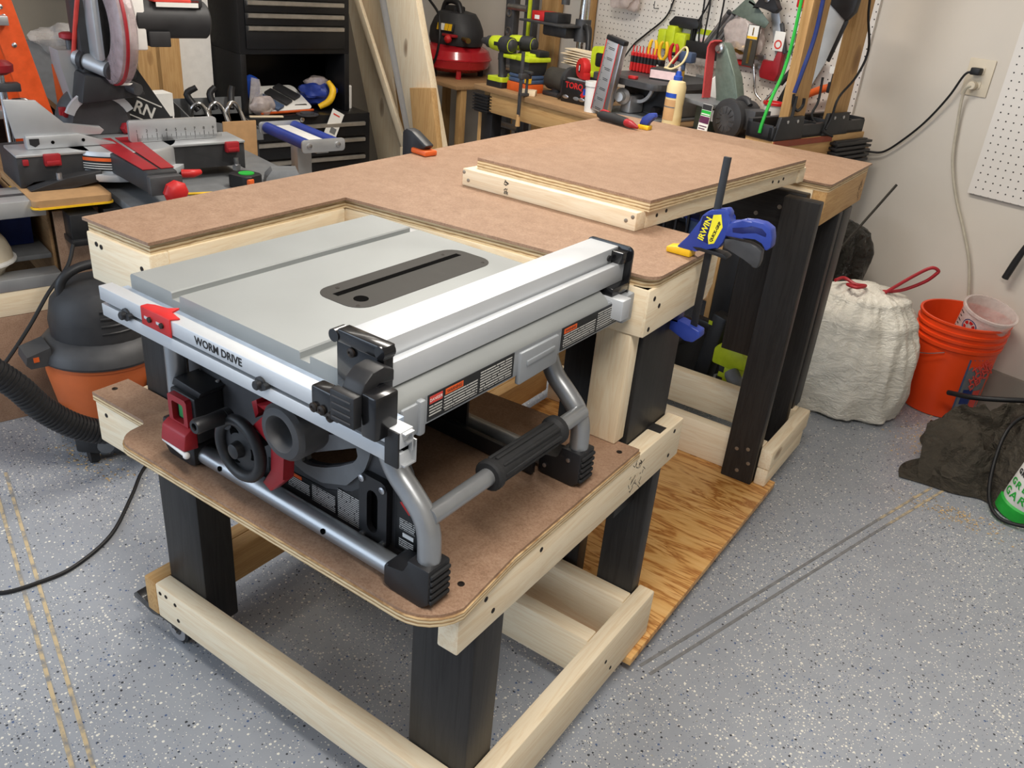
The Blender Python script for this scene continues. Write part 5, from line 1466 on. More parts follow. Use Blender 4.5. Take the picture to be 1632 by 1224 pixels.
# compressor on its shelf
r = rt('side_shelf', 'rough plywood shelf carrying the red air compressor', 'shelf', (-3.05, -.24, 0))
m = MB(); m.box(-.42, .27, -.24, .22, .722, .742, .002); tb(m, 'board', M['osb'], r)
for x in (-.38, .22):
    m = MB(); m.box(x, x + .04, -.2, -.16, 0, .7215, .003); m.box(x, x + .04, .14, .18, 0, .7215, .003); tb(m, 'leg', M['stud_z'], r)
r = rt('air_compressor', 'red pancake air compressor with a black motor shroud on the plywood shelf', 'air compressor', (-3.13, -.235, .742))
m = MB(); m.lathe([(.05, .03), (.14, .032), (.19, .055), (.207, .10), (.19, .145), (.14, .172), (.05, .178)], (0, 0, 0), (0, 0, 1), 36); tb(m, 'tank', M['tankred'], r)
m = MB(); m.lathe([(.2065, .096), (.2095, .098), (.2095, .104), (.2065, .106)], (0, 0, 0), (0, 0, 1), 36); tb(m, 'tank_seam', M['tankred'], r)
for a in (-.5, -1.5, 1.2, 2.6):
    m = MB(); m.cbox((.155 * cos(a), .155 * sin(a), .042), (.028, .028, .06), .004, (0, 0, a)); m.cyl((.155 * cos(a), .155 * sin(a), 0), (.155 * cos(a), .155 * sin(a), .016), .016); tb(m, 'foot', M['tankred'] if a == -.5 else M['rubber'], r)
m = MB(); m.loft([[(sx * .165 * s, sy * .13 * s, z) for sx, sy in [(cos(q), sin(q)) for q in [2 * pi * i / 28 for i in range(28)]]] for z, s in ((.172, 1.02), (.20, 1.08), (.25, 1.05), (.30, .9), (.335, .72), (.345, .4))]); tb(m, 'shroud', M['charcoal'], r)
m = MB(); m.tube([(-.10, -.03, .32), (-.06, -.03, .385), (.04, -.03, .385), (.08, -.03, .32)], .016, 12, 6); m.box(-.04, .05, -.06, .02, .31, .37, .01); tb(m, 'handle', M['blk'], r)
T = Matrix.Translation((.055, -.122, .262)) @ Euler((radians(-14), 0, radians(16))).to_matrix().to_4x4()
m = MB(); m.box(-.055, .065, -.012, .0, -.022, .022, .002, T); tb(m, 'gauge_panel', M['charcoal'], r)
for k in range(4):
    m = MB(); m.box(-.045 + k * .026, -.022 + k * .026, -.0135, -.012, -.017, .018, 0, T); tb(m, 'panel_print', M['paper'] if k == 1 else M['yellow'], r)
m = MB(); m.lathe([(.020, 0), (.022, .012), (.014, .026), (.008, .03)], (.115, -.135, .208), (.2, -1, .1), 18); tb(m, 'regulator_knob', M['bred'], r)
m = MB(); m.box(.05, .15, -.14, -.10, .218, .232, .005); tb(m, 'manifold', M['red'], r)
m = MB(); m.cyl((.155, -.07, .215), (.225, -.09, .213), .010); m.cyl((.205, -.083, .2135), (.235, -.093, .2125), .014); tb(m, 'air_coupler', M['brass'], r)
cordthing('air_hose', 'black air hose curving over the front of the red compressor', [(-3.20, -.40, 1.15), (-3.06, -.42, 1.08), (-3.01, -.44, 1.02), (-2.99, -.455, .93), (-3.03, -.455, .83), (-3.12, -.455, .765), (-3.25, -.44, .75)], .007, M['cord'], 'hose')
# black tool chest
tc = rt('tool_chest', 'tall black rolling tool chest with drawers and an open middle bay', 'tool chest', (-3.22, -1.28, 0), pi / 2)
# local: x runs along the chest front (to the right), y runs into the chest; front at y = -.22
def tcb(name, mat, *bx, bv=.003):
    m = MB()
    for q in bx: m.box(*q, bv)
    return m.build(name, mat, tc)
tcb('base_cabinet', M['toolblack'], (-.33, .37, -.27, .22, .05, .595))
tcb('upper_body', M['toolblack'], (-.29, .29, -.20, .20, .875, 1.45), (-.29, -.262, -.20, .20, .5955, .875), (.262, .29, -.20, .20, .5955, .875), (-.302, .262, .18, .2, .5955, .875))
for x in (-.28, .30):
    m = MB(); m.cyl((x, -.20, .025), (x + .02, -.20, .025), .025); tb(m, 'caster', M['rubber'], tc)
for z0, z1, x0, x1, y in ((.30, .385, -.30, .34, -.2715), (.395, .475, -.30, .34, -.2715), (.485, .555, -.30, .34, -.2715), (.90, 1.0, -.26, .26, -.2015), (1.005, 1.055, -.26, .26, -.2015), (1.06, 1.11, -.26, .26, -.2015), (1.115, 1.2, -.26, .26, -.2015)):
    m = MB(); m.box(x0, x1, y - .010, y, z0, z1, .002); dw = m.build('drawer', M['toolblack'], tc)
    m = MB(); m.prism([(y - .010, z1 - .022), (y - .022, z1 - .018), (y - .024, z1 - .002), (y - .010, z1)], 'x', x0 + .01, x1 - .01); m.build('drawer_pull', M['drawerpull'], dw)
m = MB(); m.lathe([(.012, 0), (.012, .004), (.006, .006)], (-.02, -.2705, .578), (0, -1, 0), 16); tb(m, 'lock', M['chrome'], tc)
# things lying in the open bay (y' runs to the right)
def bay(p):
    """a spot in the bay: along the chest, into it, height"""
    q = Matrix.Rotation(pi / 2, 3, 'Z') @ Vector((p[0], p[1], 0))
    return (-3.22 + q.x, -1.28 + q.y, p[2])
def bt(name, label, cat, p, rz=0, group=None): return rt(name, label, cat, bay(p), pi / 2 + rz, group)
def bo(mb, name, mat, label, cat, p, rz=0, group=None): return one(mb, name, mat, label, cat, bay(p), pi / 2 + rz, group)
CZ = .5955
r = bt('blister_card', 'white blister card of three black tools lying in the open bay of the tool chest', 'blister pack', (-.06, -.10, CZ + .06), .1)
m = MB(); T = Euler((radians(24), 0, 0)).to_matrix().to_4x4()
m.prism(rrect(-.16, .14, -.11, .10, .03), 'z', 0, .003, 0, T); tb(m, 'card', M['paper'], r)
m = MB(); m.prism(rrect(-.16, .14, -.118, -.108, .003), 'z', -.008, -.001, 0, T); tb(m, 'orange_edge', M['orangep'], r)
for k in range(3):
    m = MB(); m.box(-.12 + k * .08, -.06 + k * .08, -.07, .06, .004, .018, .004, T @ Matrix.Rotation(.5, 4, 'Z')); tb(m, 'packed_tool', M['denim'] if k == 0 else M['charcoal'], r)
m = MB(); m.box(-.14, .12, -.09, .08, -.045, -.012, .01); bo(m, 'tool_roll', M['leather'], 'dark folded bundle under the white blister card', 'bundle', (-.05, -.08, CZ + .047), .05)
r = bt('squeeze_bag', 'bright blue pack standing at the left of the tool chest bay', 'pack', (-.205, -.12, CZ))
m = MB(); m.ball((0, 0, .115), (.04, .03, .06), 16, 10, crumple(1, 1, 1, 21, .12)); tb(m, 'blue_film', M['glueblue'], r)
m = MB(); m.prism([(-.045, .002), (.05, .002), (.02, .16), (-.02, .17)], 'y', -.045, -.04); tb(m, 'clear_card', M['clear'], r)
r = bt('plastic_bag', 'clear bag of small hardware at the left front of the tool chest bay', 'bag', (-.19, -.20, CZ + .002))
m = MB(); m.ball((0, 0, .045), (.06, .04, .042), 18, 10, crumple(1, 1, 1, 23, .2)); tb(m, 'film', M['milky'], r)
m = MB(); m.ball((0, .01, .035), (.045, .028, .03), 16, 10, crumple(1, 1, 1, 25, .2)); tb(m, 'hardware', M['iron'], r)
m = MB(); m.box(-.08, .08, -.012, .012, 0, .006, .001); bo(m, 'paint_stick', M['pine_x'], 'pale paint stick lying at the front left of the bay', 'stick', (-.20, -.255, CZ), -.25)
r = bt('work_gloves', 'blue and yellow packed work gloves at the right of the tool chest bay', 'gloves', (.15, -.10, CZ))
m = MB(); m.ball((0, 0, .085), (.085, .07, .06), 26, 16, crumple(1, 1, 1, 31, .34)); tb(m, 'blue_fabric', M['blue'], r)
m = MB(); m.tube([(-.02, -.07, .02), (.03, -.085, .05), (.055, -.08, .10), (.045, -.05, .14)], [.014, .018, .018, .012], 12, 5); tb(m, 'yellow_cuff', M['yellow'], r)
m = MB(); m.ball((.02, .02, .13), (.07, .05, .03), 16, 8, crumple(1, 1, 1, 33, .25)); tb(m, 'clear_wrap', M['milky'], r)
r = bt('price_tag', 'white printed card hanging over the front edge of the tool chest', 'tag', (.165, -.285, CZ - .012))
T = Euler((radians(-6), radians(28), 0)).to_matrix().to_4x4()
m = MB(); m.box(-.036, .036, -.001, .001, -.105, .03, 0, T); tb(m, 'card', M['paper'], r)
m = MB(); m.box(-.024, .016, -.0018, -.001, .005, .012, 0, T); tb(m, 'red_line', M['redprint'], r)
m = MB(); m.box(-.01, .024, -.0018, -.001, -.085, -.055, 0, T); tb(m, 'barcode', M['mgrey'], r)
m = MB(); m.cyl((0, -.02, 0), (0, -.02, .005), .055, n=24); m.cyl((0, -.02, .005), (0, -.02, .012), .035, n=20); bo(m, 'metal_disc', M['iron'], 'grey metal disc lying under the blister card', 'disc', (.02, -.23, CZ))
m = MB(); m.lathe([(.022, 0), (.022, .11), (.018, .115), (.018, .02)], (0, 0, 0), (0, 0, 1), 18); one(m, 'white_pipe', M['white'], 'short white pipe standing on the base cabinet right of the chest', 'pipe', (-3.10, -.955, .5955))
# grey parts tray with clamps beside the chest
r = rt('parts_tray', 'grey sheet-metal tray full of hand clamps left of the tool chest', 'tray', (-2.62, -1.90, .0), pi / 2)
m = MB(); m.prism([(-.12, .60), (.19, .60), (.19, .635), (-.12, .70)], 'y', -.11, -.107); m.box(-.12, .19, .10, .103, .60, .74); m.prism([(-.11, .70), (.103, .74), (.103, .60), (-.11, .60)], 'x', -.12, -.117); m.prism([(-.11, .635), (.103, .66), (.103, .60), (-.11, .60)], 'x', .187, .19); m.box(-.12, .19, -.11, .10, .595, .60); tb(m, 'tray', M['mgrey'], r)
m = MB()
for x in (-.10, .15):
    m.box(x, x + .03, -.08, -.05, 0, .5945); m.box(x, x + .03, .05, .08, 0, .5945)
tb(m, 'stand', M['iron'], r)
for k, lab in enumerate(('leftmost', 'middle', 'rightmost')):
    q = rt('toggle_clamp', lab + ' chrome and black clamp in the grey parts tray', 'clamp', (-2.62 - .03, -1.93 + k * .075, .6005), pi / 2 + .3 * (k - 1), 'clamps in the parts tray')
    m = MB(); m.tube([(-.02, 0, .03), (-.03, .0, .10), (.0, .0, .13), (.03, 0, .10), (.045, -.02, .035)], [.010, .009, .009, .010, .012], 10, 5); tb(m, 'steel_arm', M['chrome'], q)
    m = MB(); m.tube([(0, .01, .10), (-.01 + .03 * (k - 1), .03, .16), (.015 * k, .03, .19)], [.014, .015, .012], 10, 4); tb(m, 'grip', M['blk'], q)
    m = MB(); m.box(-.04, .05, -.03, .02, 0, .02, .004); tb(m, 'foot', M['steel'], q)
# roller stand
r = rt('roller_stand', 'grey work stand with two blue rollers in front of the tool chest', 'roller stand', (-2.08, -1.755, 0))
for y in (-.055, .065):
    m = MB(); m.cyl((-.18, y, .70), (.165, y, .70), .0215, n=20, bv=.003); tb(m, 'roller', M['blue'], r)
m = MB(); m.box(-.17, .16, -.028, .038, .690, .708, .002); tb(m, 'top_plate', M['white'], r)
m = MB(); m.prism(rrect(-.085, .095, .675, .722, .012), 'x', .167, .175, .001); m.prism(rrect(-.085, .095, .675, .722, .012), 'x', -.19, -.182, .001); m.box(-.18, .165, -.02, .03, .668, .690); tb(m, 'end_plate', M['alugrey'], r)
for y in (-.055, .065):
    m = MB(); m.lathe([(.010, 0), (.010, .004), (.005, .006)], (.175, y, .70), (1, 0, 0), 14); tb(m, 'axle_nut', M['steel'], r)
m = MB(); m.box(-.03, .03, -.03, .03, .03, .668, .003); m.box(-.2, .2, -.02, .02, .0, .03, .003); m.box(-.02, .02, -.16, .16, .0, .03, .003); tb(m, 'post', M['alugrey'], r)

# miter saw station ------------------------------------------------
ST = rt('miter_saw_station', 'long hardboard-sided bench carrying the miter saw along the left', 'workbench', (-2.0, -2.6, 0))
def stp(name, mat, *bx, bv=.002, label=None):
    m = MB()
    for q in bx: m.box(q[0] + 2.0, q[1] + 2.0, q[2] + 2.6, q[3] + 2.6, q[4], q[5], bv)
    return m.build(name, mat, ST)
stp('front_panel', M['hardboard'], (-1.662, -1.65, -3.7, -1.98, .0, .335), (-1.672, -1.662, -2.765, -1.98, .335, .628))
stp('front_rail', M['pine_y'], (-1.70, -1.65, -3.7, -2.775, .336, .41))
stp('metal_strip', M['alugrey'], (-1.72, -1.648, -3.7, -2.77, .4105, .447))
stp('shelf_board', M['mgrey'], (-2.3, -1.74, -3.7, -2.77, .465, .480))
stp('side_panel', M['osb'], (-2.35, -1.68, -2.0, -1.98, 0, .63), (-2.35, -2.33, -3.7, -2.0, 0, .63), (-2.33, -1.75, -2.765, -2.755, .336, .63))
stp('top_extension', M['alugrey'], (-1.78, -1.62, -3.7, -2.79, .632, .678), (-2.2, -1.83, -3.7, -2.86, .632, .668))
stp('rail_groove', M['iron'], (-1.70, -1.68, -3.7, -2.79, .6785, .6795), bv=0)
stp('top', M['mgrey'], (-2.34, -1.50, -2.59, -1.98, .635, .6605))
stp('top', M['osb'], (-2.34, -1.86, -2.83, -2.592, .635, .6605))
m = MB(); m.prism(rrect(-1.98 + 2, -1.595 + 2, -2.825 + 2.6, -2.612 + 2.6, .015), 'z', .661, .6805, .003); m.build('saw_platform', M['card'], ST)
m = MB(); m.prism(rrect(-1.979 + 2, -1.592 + 2, -2.828 + 2.6, -2.609 + 2.6, .015), 'z', .655, .6605, .002); m.build('platform_edge', M['yellow'], ST)
stp('stand_bracket', M['blk'], (-1.66, -1.585, -2.74, -2.66, .56, .634), (-1.66, -1.57, -2.745, -2.64, .545, .562), (-1.70, -1.61, -2.64, -2.5, .585, .634))
r = rt('storage_bin', 'dark blue plastic bin on the shelf under the miter saw', 'bin', (-2.0, -2.93, .4805))
m = MB(); m.prism([(-.15, 0), (.15, 0), (.17, .115), (-.17, .115)], 'y', -.45, .14, .004); tb(m, 'bin', M['navy'], r)
m = MB(); m.box(-.18, .185, -.46, .145, .0, .016, .003, Matrix.Translation((0, 0, .108))); tb(m, 'rim', M['blue'], r)
r = rt('hard_hat', 'dusty white hard hat on the shelf edge under the miter saw', 'hard hat', (-1.745, -2.97, .4805))
m = MB(); m.ball((0, 0, .0), (.09, .10, .12), 24, 12, lambda d: 1 if d.z > -.05 else .75); tb(m, 'shell', M['ivory'], r)
m = MB(); m.lathe([(.096, .0), (.106, .004), (.106, .009), (.092, .012)], (0, 0, 0), (0, 0, 1), 28); tb(m, 'brim', M['white'], r)
bpy.context.view_layer.update()
cordthing('extension_cord', 'black cord drooping from under the miter saw past the dark blue bin', [(-1.57, -2.745, .553), (-1.545, -2.775, .50), (-1.52, -2.84, .44), (-1.49, -2.91, .36), (-1.46, -2.99, .28), (-1.44, -3.06, .22), (-1.42, -3.2, .15)], .0055, M['cord'])
# the miter saw
MS = rt('miter_saw', 'large grey miter saw with a clear blade guard and red table inserts', 'miter saw', (-1.83, -2.505, .681), pi / 2)
def ms(mb, name, mat, parent=None, **kw): return mb.build(name, mat, parent or MS, **kw)
m = MB()
m.prism([(-.315, .0), (-.30, 0), (-.28, .02), (-.13, .03), (-.10, .0), (.05, .0), (.10, .02), (.34, .02), (.37, .0), (.37, .088), (.10, .095), (-.11, .095), (-.315, .088)], 'y', -.09, .12, .004)
m.prism([(-.30, .004), (-.20, .03), (-.10, .045), (-.10, .015), (-.19, .0), (-.30, -.0)], 'y', -.135, -.09, .003)
ms(m, 'base', M['charcoal'])
m = MB(); m.box(-.315, -.115, -.095, .05, .0885, .0965, .002); ms(m, 'deck', M['alugrey'])
m = MB(); m.box(.12, .37, -.095, .05, .0885, .0965, .002); ms(m, 'deck', M['alugrey'])
m = MB(); m.lathe([(.175, .03), (.175, .088), (.170, .0965), (.02, .0965)], (.0, .02, 0), (0, 0, 1), 40); ms(m, 'turntable', M['alugrey'])
m = MB(); m.lathe([(.190, .012), (.196, .02), (.196, .034), (.178, .036)], (.0, .02, 0), (0, 0, 1), 40); ms(m, 'miter_scale', M['alu'])
m = MB(); m.prism([(-.075, -.10), (.06, -.10), (.03, -.40), (-.055, -.40)], 'z', .035, .0955, .006); ARM = ms(m, 'table_arm', M['charcoal'])
m = MB(); m.prism([(-.072, .05), (-.012, .05), (-.014, -.37), (-.056, -.37)], 'z', .0966, .0985); ms(m, 'red_insert', M['red'])
m = MB(); m.prism([(.002, .05), (.062, .05), (.032, -.37), (-.006, -.37)], 'z', .0966, .0985); ms(m, 'red_insert', M['red'])
m = MB(); m.box(-.058, .034, -.425, -.395, .035, .088, .004); ms(m, 'arm_nose', M['iron'])
m = MB(); m.lathe([(.018, 0), (.034, .008), (.036, .022), (.028, .034), (.016, .040)], (.005, -.42, .045), (.1, -1, -.1), 8); ms(m, 'lock_knob', M['bred'])
m = MB(); m.tube([(.055, -.36, .075), (.085, -.37, .075), (.11, -.36, .075)], [.012, .012, .008], 10, 3); ms(m, 'detent_lever', M['bred'])
m = MB(); m.loft([[(.176 * cos(a), .02 + .176 * sin(a), z) for a in [pi * 1.16 + pi * .26 * k / 8 for k in range(9)]] for z in (.042, .084)], False, False); SG = ms(m, 'warning_label', M['black_label'])
m = MB(); m.loft([[(.1765 * cos(a), .02 + .1765 * sin(a), z) for a in [pi * 1.17 + pi * .24 * k / 8 for k in range(9)]] for z in (.070, .080)], False, False); ms(m, 'hazard_panel', M['orange'], SG)
for k in range(3):
    m = MB(); m.loft([[(.1765 * cos(a), .02 + .1765 * sin(a), z) for a in [pi * 1.175 + pi * .22 * q / 8 for q in range(9)]] for z in (.047 + k * .007, .0495 + k * .007)], False, False); ms(m, 'label_line', M['paper'], SG)
for x in (-.245, .30):
    m = MB(); m.box(x, x + .045, -.108, -.088, .062, .096, .003); m.box(x + .004, x + .041, -.112, -.104, .066, .078, .002); ms(m, 'extension_latch', M['red'])
m = MB(); m.box(-.30, -.285, -.1, -.085, .066, .083, .002); ms(m, 'extension_latch', M['red'])
for x, y in ((-.215, -.118), (.33, -.108), (-.03, -.118)):
    m = MB(); m.cyl((x, y, .02), (x, y, .045), .008, n=8); m.cyl((x, y, .005), (x, y, .022), .014, n=6); ms(m, 'hold_down_bolt', M['steel'])
m = MB(); m.box(-.033, -.016, -.125, -.10, .022, .055, .003); m.box(.003, .018, -.14, -.10, .02, .05, .003); ms(m, 'release_tab', M['red'])
# fences
m = MB(); m.prism([(-.295, .128), (-.310, .238), (-.225, .233), (-.158, .163), (-.06, .152), (-.048, .140), (-.06, .128)], 'y', -.026, -.014, .002); ms(m, 'sliding_fence', M['alugrey'])
m = MB(); m.prism([(-.27, .097), (-.27, .135), (-.125, .135), (-.02, .099)], 'y', -.038, -.003, .002); ms(m, 'fixed_fence', M['alugrey'])
for x in (-.20, -.115):
    m = MB(); m.lathe([(.005, 0), (.005, .001)], (x, -.0385, .117 if x > -.15 else .115), (0, -1, 0), 12); ms(m, 'screw_hole', M['void'])
m = MB(); m.prism([(-.262, .128), (-.262, .112), (-.249, .104), (-.236, .112), (-.236, .128)], 'y', -.041, -.0385); ms(m, 'fence_lock', M['blk'])
m = MB(); m.prism(rrect(.022, .302, .098, .164, .008), 'y', -.033, -.018, .001); RF = ms(m, 'right_fence', M['alugrey'])
for k in range(9):
    x = .045 + k * .0305
    m = MB(); m.box(x, x + .0014, -.0335, -.033, .100, .124)
    ms(m, 'scale_mark', M['ink'], RF)
    t = text('scale_number', str(k + 1), .013, M['ink'], RF, (x, -.0335, .131), (pi / 2, 0, 0), .0001)
m = MB()
for k in range(72):
    x = .045 + k * .0305 / 8
    if k % 8: m.box(x, x + .0009, -.0335, -.033, .100, .118 if k % 4 == 0 else .110)
ms(m, 'scale_ticks', M['ink'], RF)
# bevel pivot and post
m = MB(); m.lathe([(.115, 0), (.115, .012), (.100, .020), (.086, .05), (.086, .09)], (-.015, .20, .125), (0, -1, 0), 40); ms(m, 'bevel_pivot', M['dgrey'])
m = MB(); m.box(-.12, .10, .11, .30, .02, .11, .01); ms(m, 'rear_base', M['dgrey'])
m = MB(); m.loft([[(-.015 + rr * cos(a), .100, .125 + rr * sin(a)) for rr, rng in ((.112, range(13)), (.088, range(12, -1, -1))) for a in [pi * (.15 + .72 * k / 12) for k in rng]], [(-.015 + rr * cos(a), .118, .125 + rr * sin(a)) for rr, rng in ((.112, range(13)), (.088, range(12, -1, -1))) for a in [pi * (.15 + .72 * k / 12) for k in rng]]]); ms(m, 'bevel_scale', M['alu'])
m = MB(); m.lathe([(.018, 0), (.020, .01), (.014, .02)], (.055, .11, .115), (.2, -1, 0), 6); m.lathe([(.010, 0), (.010, .02)], (-.105, .175, .155), (0, -1, 0), 10); m.box(-.12, -.10, .165, .18, .15, .175, .002); ms(m, 'bevel_knob', M['red'])
m = MB(); m.loft([[(x, y, z) for x, y in ((cx_ - w, .16), (cx_ + w, .16), (cx_ + w, .26), (cx_ - w, .26))] for cx_, w, z in ((-.01, .06, .15), (-.04, .045, .23), (-.058, .040, .30), (-.065, .035, .345))]); ms(m, 'pivot_post', M['alugrey'])
m = MB(); m.cyl((-.050, .15, .328), (.010, .02, .303), .025, n=22, bv=.002); PH = ms(m, 'carry_handle', M['alugrey'])
m = MB(); m.lathe([(.0265, 0), (.0275, .004), (.024, .010)], (.0065, .0275, .3045), (.42, -.89, -.17), 22); ms(m, 'handle_cap', M['dgrey'], PH)
m = MB(); m.lathe([(.031, 0), (.031, .018)], (-.040, .125, .324), (.42, -.89, -.17), 22); ms(m, 'handle_collar', M['charcoal'], PH)
m = MB(); m.cyl((-.055, .19, .34), (-.055, .19, .375), .012); ms(m, 'stop_rod', M['iron'])
m = MB(); m.lathe([(.016, 0), (.028, .006), (.028, .018), (.02, .022)], (-.055, .19, .372), (0, 0, 1), 18); ms(m, 'depth_knob', M['red'])
m = MB(); m.prism([(-.08, .20), (.12, .22), (.10, .26), (-.06, .29)], 'y', .06, .20, .01); m.box(-.05, .08, .10, .2, .22, .5, .01); ms(m, 'saw_arm', M['charcoal'])
# blade guard and blade
gx, gy, gz, gr = .032, .06, .430, .172
m = MB()
ns = 44
prof = [(gr * .55, -.030), (gr * .90, -.030), (gr * .985, -.020), (gr, 0), (gr * .985, .020), (gr * .90, .030), (gr * .55, .030)]
m.lathe(prof, (gx, gy, gz), (1, 0, 0), ns, cap=False); GD = ms(m, 'blade_guard', M['clearpink'])
m = MB(); m.lathe([(gr * .985, -.012), (gr * 1.012, -.010), (gr * 1.012, -.002), (gr * .985, 0)], (gx, gy, gz), (1, 0, 0), ns, cap=False); ms(m, 'guard_rib', M['red'], GD)
m = MB()
for k in range(14):
    a = -pi * .62 + k * .048
    m.cbox((gx + .012, gy + gr * 1.003 * cos(a), gz + gr * 1.003 * sin(a)), (.028, .002, .0022), 0, (a + pi / 2, 0, 0))
ms(m, 'guard_marks', M['paper'], GD)
m = MB(); m.lathe([(.0, -.0012), (.155, -.0012), (.155, .0012), (.0, .0012)], (gx - .01, gy, gz), (1, 0, 0), 48); ms(m, 'blade', M['steel'])
m = MB(); m.box(-.025, -.002, .02, .18, .33, .60, .01); ms(m, 'upper_guard_housing', M['alugrey'])
m = MB(); m.tube([(-.06, .15, .33), (-.05, .10, .45), (-.03, .05, .60)], .007, 8, 4); ms(m, 'guard_link', M['redprint'])
m = MB(); m.box(.068, .12, .0, .12, .365, .52, .006); ms(m, 'gear_case', M['white'])
m = MB(); m.cyl((.09, .05, .450), (.325, .05, .450), .055, n=30, bv=.006); m.box(.125, .19, -.005, .10, .375, .42, .004); m.box(.26, .30, .0, .10, .49, .515, .004); ms(m, 'motor', M['charcoal'])
m = MB(); m.box(.15, .29, .0, .09, .503, .512, .002); ms(m, 'motor_plate', M['redprint'])
m = MB(); m.box(.155, .285, -.003, .0, .49, .503); ms(m, 'plate_edge', M['paper'])
m = MB(); m.cyl((.03, .16, .265), (.085, .03, .245), .018, n=18); m.box(.02, .12, .14, .16, .26, .29, .004); ms(m, 'slide_tube', M['iron'])
# dust chute behind the saw
r = rt('dust_bag', 'black fabric dust bag with white letters behind the right fence', 'dust bag', (-2.08, -2.41, .70), pi / 2)
m = MB(); m.loft([[(x0 + dx, y, z) for dx, y in ((-.06, -.03), (w, -.03), (w, .04), (-.06, .04))] for x0, w, z in ((.08, .10, .0), (.06, .09, .10), (.01, .08, .20), (-.03, .06, .30), (-.06, .03, .36))]); m.box(-.035, .03, -.036, .0, .15, .205, .003); tb(m, 'bag', M['charcoal'], r)
t = text('lettering', 'RN', .052, M['paper'], r, (.062, -.0315, .128), (pi / 2, radians(26), 0), .0003, bold=.0012)
m = MB(); T = Matrix.Translation((.062, -.0315, .128)) @ Euler((0, radians(26), 0)).to_matrix().to_4x4()
m.box(-.05, .05, -.0005, .0003, -.034, -.030, 0, T); m.box(-.05, .05, -.0005, .0003, .030, .034, 0, T); tb(m, 'print_border', M['paper'], r)
# things at the front right of the station top
r = rt('tape_measure', 'black tape measure with a lime badge lying beside the miter saw', 'tape measure', (-1.60, -2.20, .6612), .4)
m = MB(); m.prism(rrect(-.045, .045, -.04, .04, .022), 'z', 0, .042, .006); tb(m, 'case', M['blk'], r)
m = MB(); m.prism(circ(0, .005, .025, 20), 'z', .042, .0445); tb(m, 'badge', M['grn'], r)
m = MB(); m.box(.030, .05, -.034, -.012, .008, .036, .004); tb(m, 'lock_button', M['orangep'], r)
m = MB(); m.box(.045, .052, -.036, -.02, 0, .006); tb(m, 'hook', M['steel'], r)
m = MB(); m.loft([[(-.06, -.045, 0), (.06, -.045, 0), (.06, .045, 0), (-.06, .045, 0)], [(-.055, -.04, .025), (.055, -.04, .025), (.055, .04, .025), (-.055, .04, .025)], [(-.035, -.03, .048), (.045, -.03, .048), (.045, .035, .048), (-.035, .035, .048)]]); one(m, 'sanding_block', M['mgrey'], 'grey wedge-sided block beside the black tape measure', 'block', (-1.60, -2.07, .6612), 1.2)
r = rt('pencil', 'yellow carpenter pencil lying in front of the miter saw', 'pencil', (-1.555, -2.32, .6612), 1.35)
m = MB(); m.cyl((-.085, 0, .004), (.075, 0, .004), .004, n=6); tb(m, 'barrel', M['yellow'], r)
m = MB(); m.cyl((-.10, 0, .004), (-.085, 0, .004), .0042, n=10); tb(m, 'ferrule', M['steel'], r)
m = MB(); m.cyl((.075, 0, .004), (.092, 0, .004), .004, .0006, n=6); tb(m, 'point', M['pine_x'], r)
m = MB(); m.box(-.004, .004, -.07, .065, -.689, .045, .001); one(m, 'cardboard_sheet', M['card'], 'brown cardboard piece standing between the miter saw and the tool chest', 'cardboard', (-2.24, -1.93, .69))
# behind the saw: ladder, cartons, board, film, studs
ld = rt('step_ladder', 'orange fibreglass step ladder at the left edge of the view', 'ladder', (-2.46, -2.70, 0), pi / 2)
def tilt(x0, x1, w, y, mat, nm, th=.03):
    m = MB(); m.prism([(x0 - w / 2, 0), (x0 + w / 2, 0), (x1 + w / 2, 1.9), (x1 - w / 2, 1.9)], 'y', y, y + th, .003); return tb(m, nm, mat, ld)
tilt(.26, -.105, .085, -.02, M['ladder'], 'front_rail')
tilt(.17, -.09, .06, .16, M['ladder'], 'rear_rail')
tilt(-.20, -.56, .078, -.02, M['ladder'], 'front_rail')
for k in range(6):
    z = .15 + k * .3; xo = .26 - .365 * z / 1.9
    m = MB(); m.box(xo - .38, xo, -.06, .03, z, z + .03, .003); tb(m, 'step', M['alugrey'], ld)
for (x, z) in ((.06, 1.105), (.066, 1.075), (.083, .985)):
    m = MB(); m.lathe([(.008, 0), (.008, .003), (.004, .006)], (x - .012, -.02, z), (0, -1, 0), 12); tb(m, 'rivet', M['steel'], ld)
m = MB(); m.box(-.09, .01, .01, .02, -.016, .016, .001, Matrix.Translation((0, 0, 1.03)) @ Euler((0, radians(40), 0)).to_matrix().to_4x4()); m.box(-.09, .05, .01, .02, 1.06, 1.1); tb(m, 'brace', M['alugrey'], ld)
r = rt('pipe_clamp', 'grey and red pipe clamp standing at the left edge behind the miter fence', 'clamp', (-2.12, -2.73, .669), pi / 2)
m = MB(); m.cyl((-.02, 0, .0), (-.02, 0, .27), .012); m.tube([(.0, -.01, .19), (.04, -.01, .185), (.055, -.01, .14), (.055, -.01, .10)], [.010, .013, .011, .009], 10, 5); tb(m, 'bar', M['chrome'], r)
m = MB(); m.lathe([(.02, 0), (.04, .01), (.042, .03), (.03, .04)], (-.02, 0, .27), (0, 0, 1), 20); tb(m, 'knob', M['red'], r)
m = MB(); m.box(-.05, .03, -.02, .02, .22, .245, .003); tb(m, 'jaw', M['iron'], r)
def sbox(name, label, p, d, mat, rz=0, cat='carton', extra=()):
    r = rt(name, label, cat, p, rz)
    m = MB(); m.box(-d[0] / 2, d[0] / 2, -d[1] / 2, d[1] / 2, 0, d[2], .002); tb(m, 'carton', mat, r)
    return r
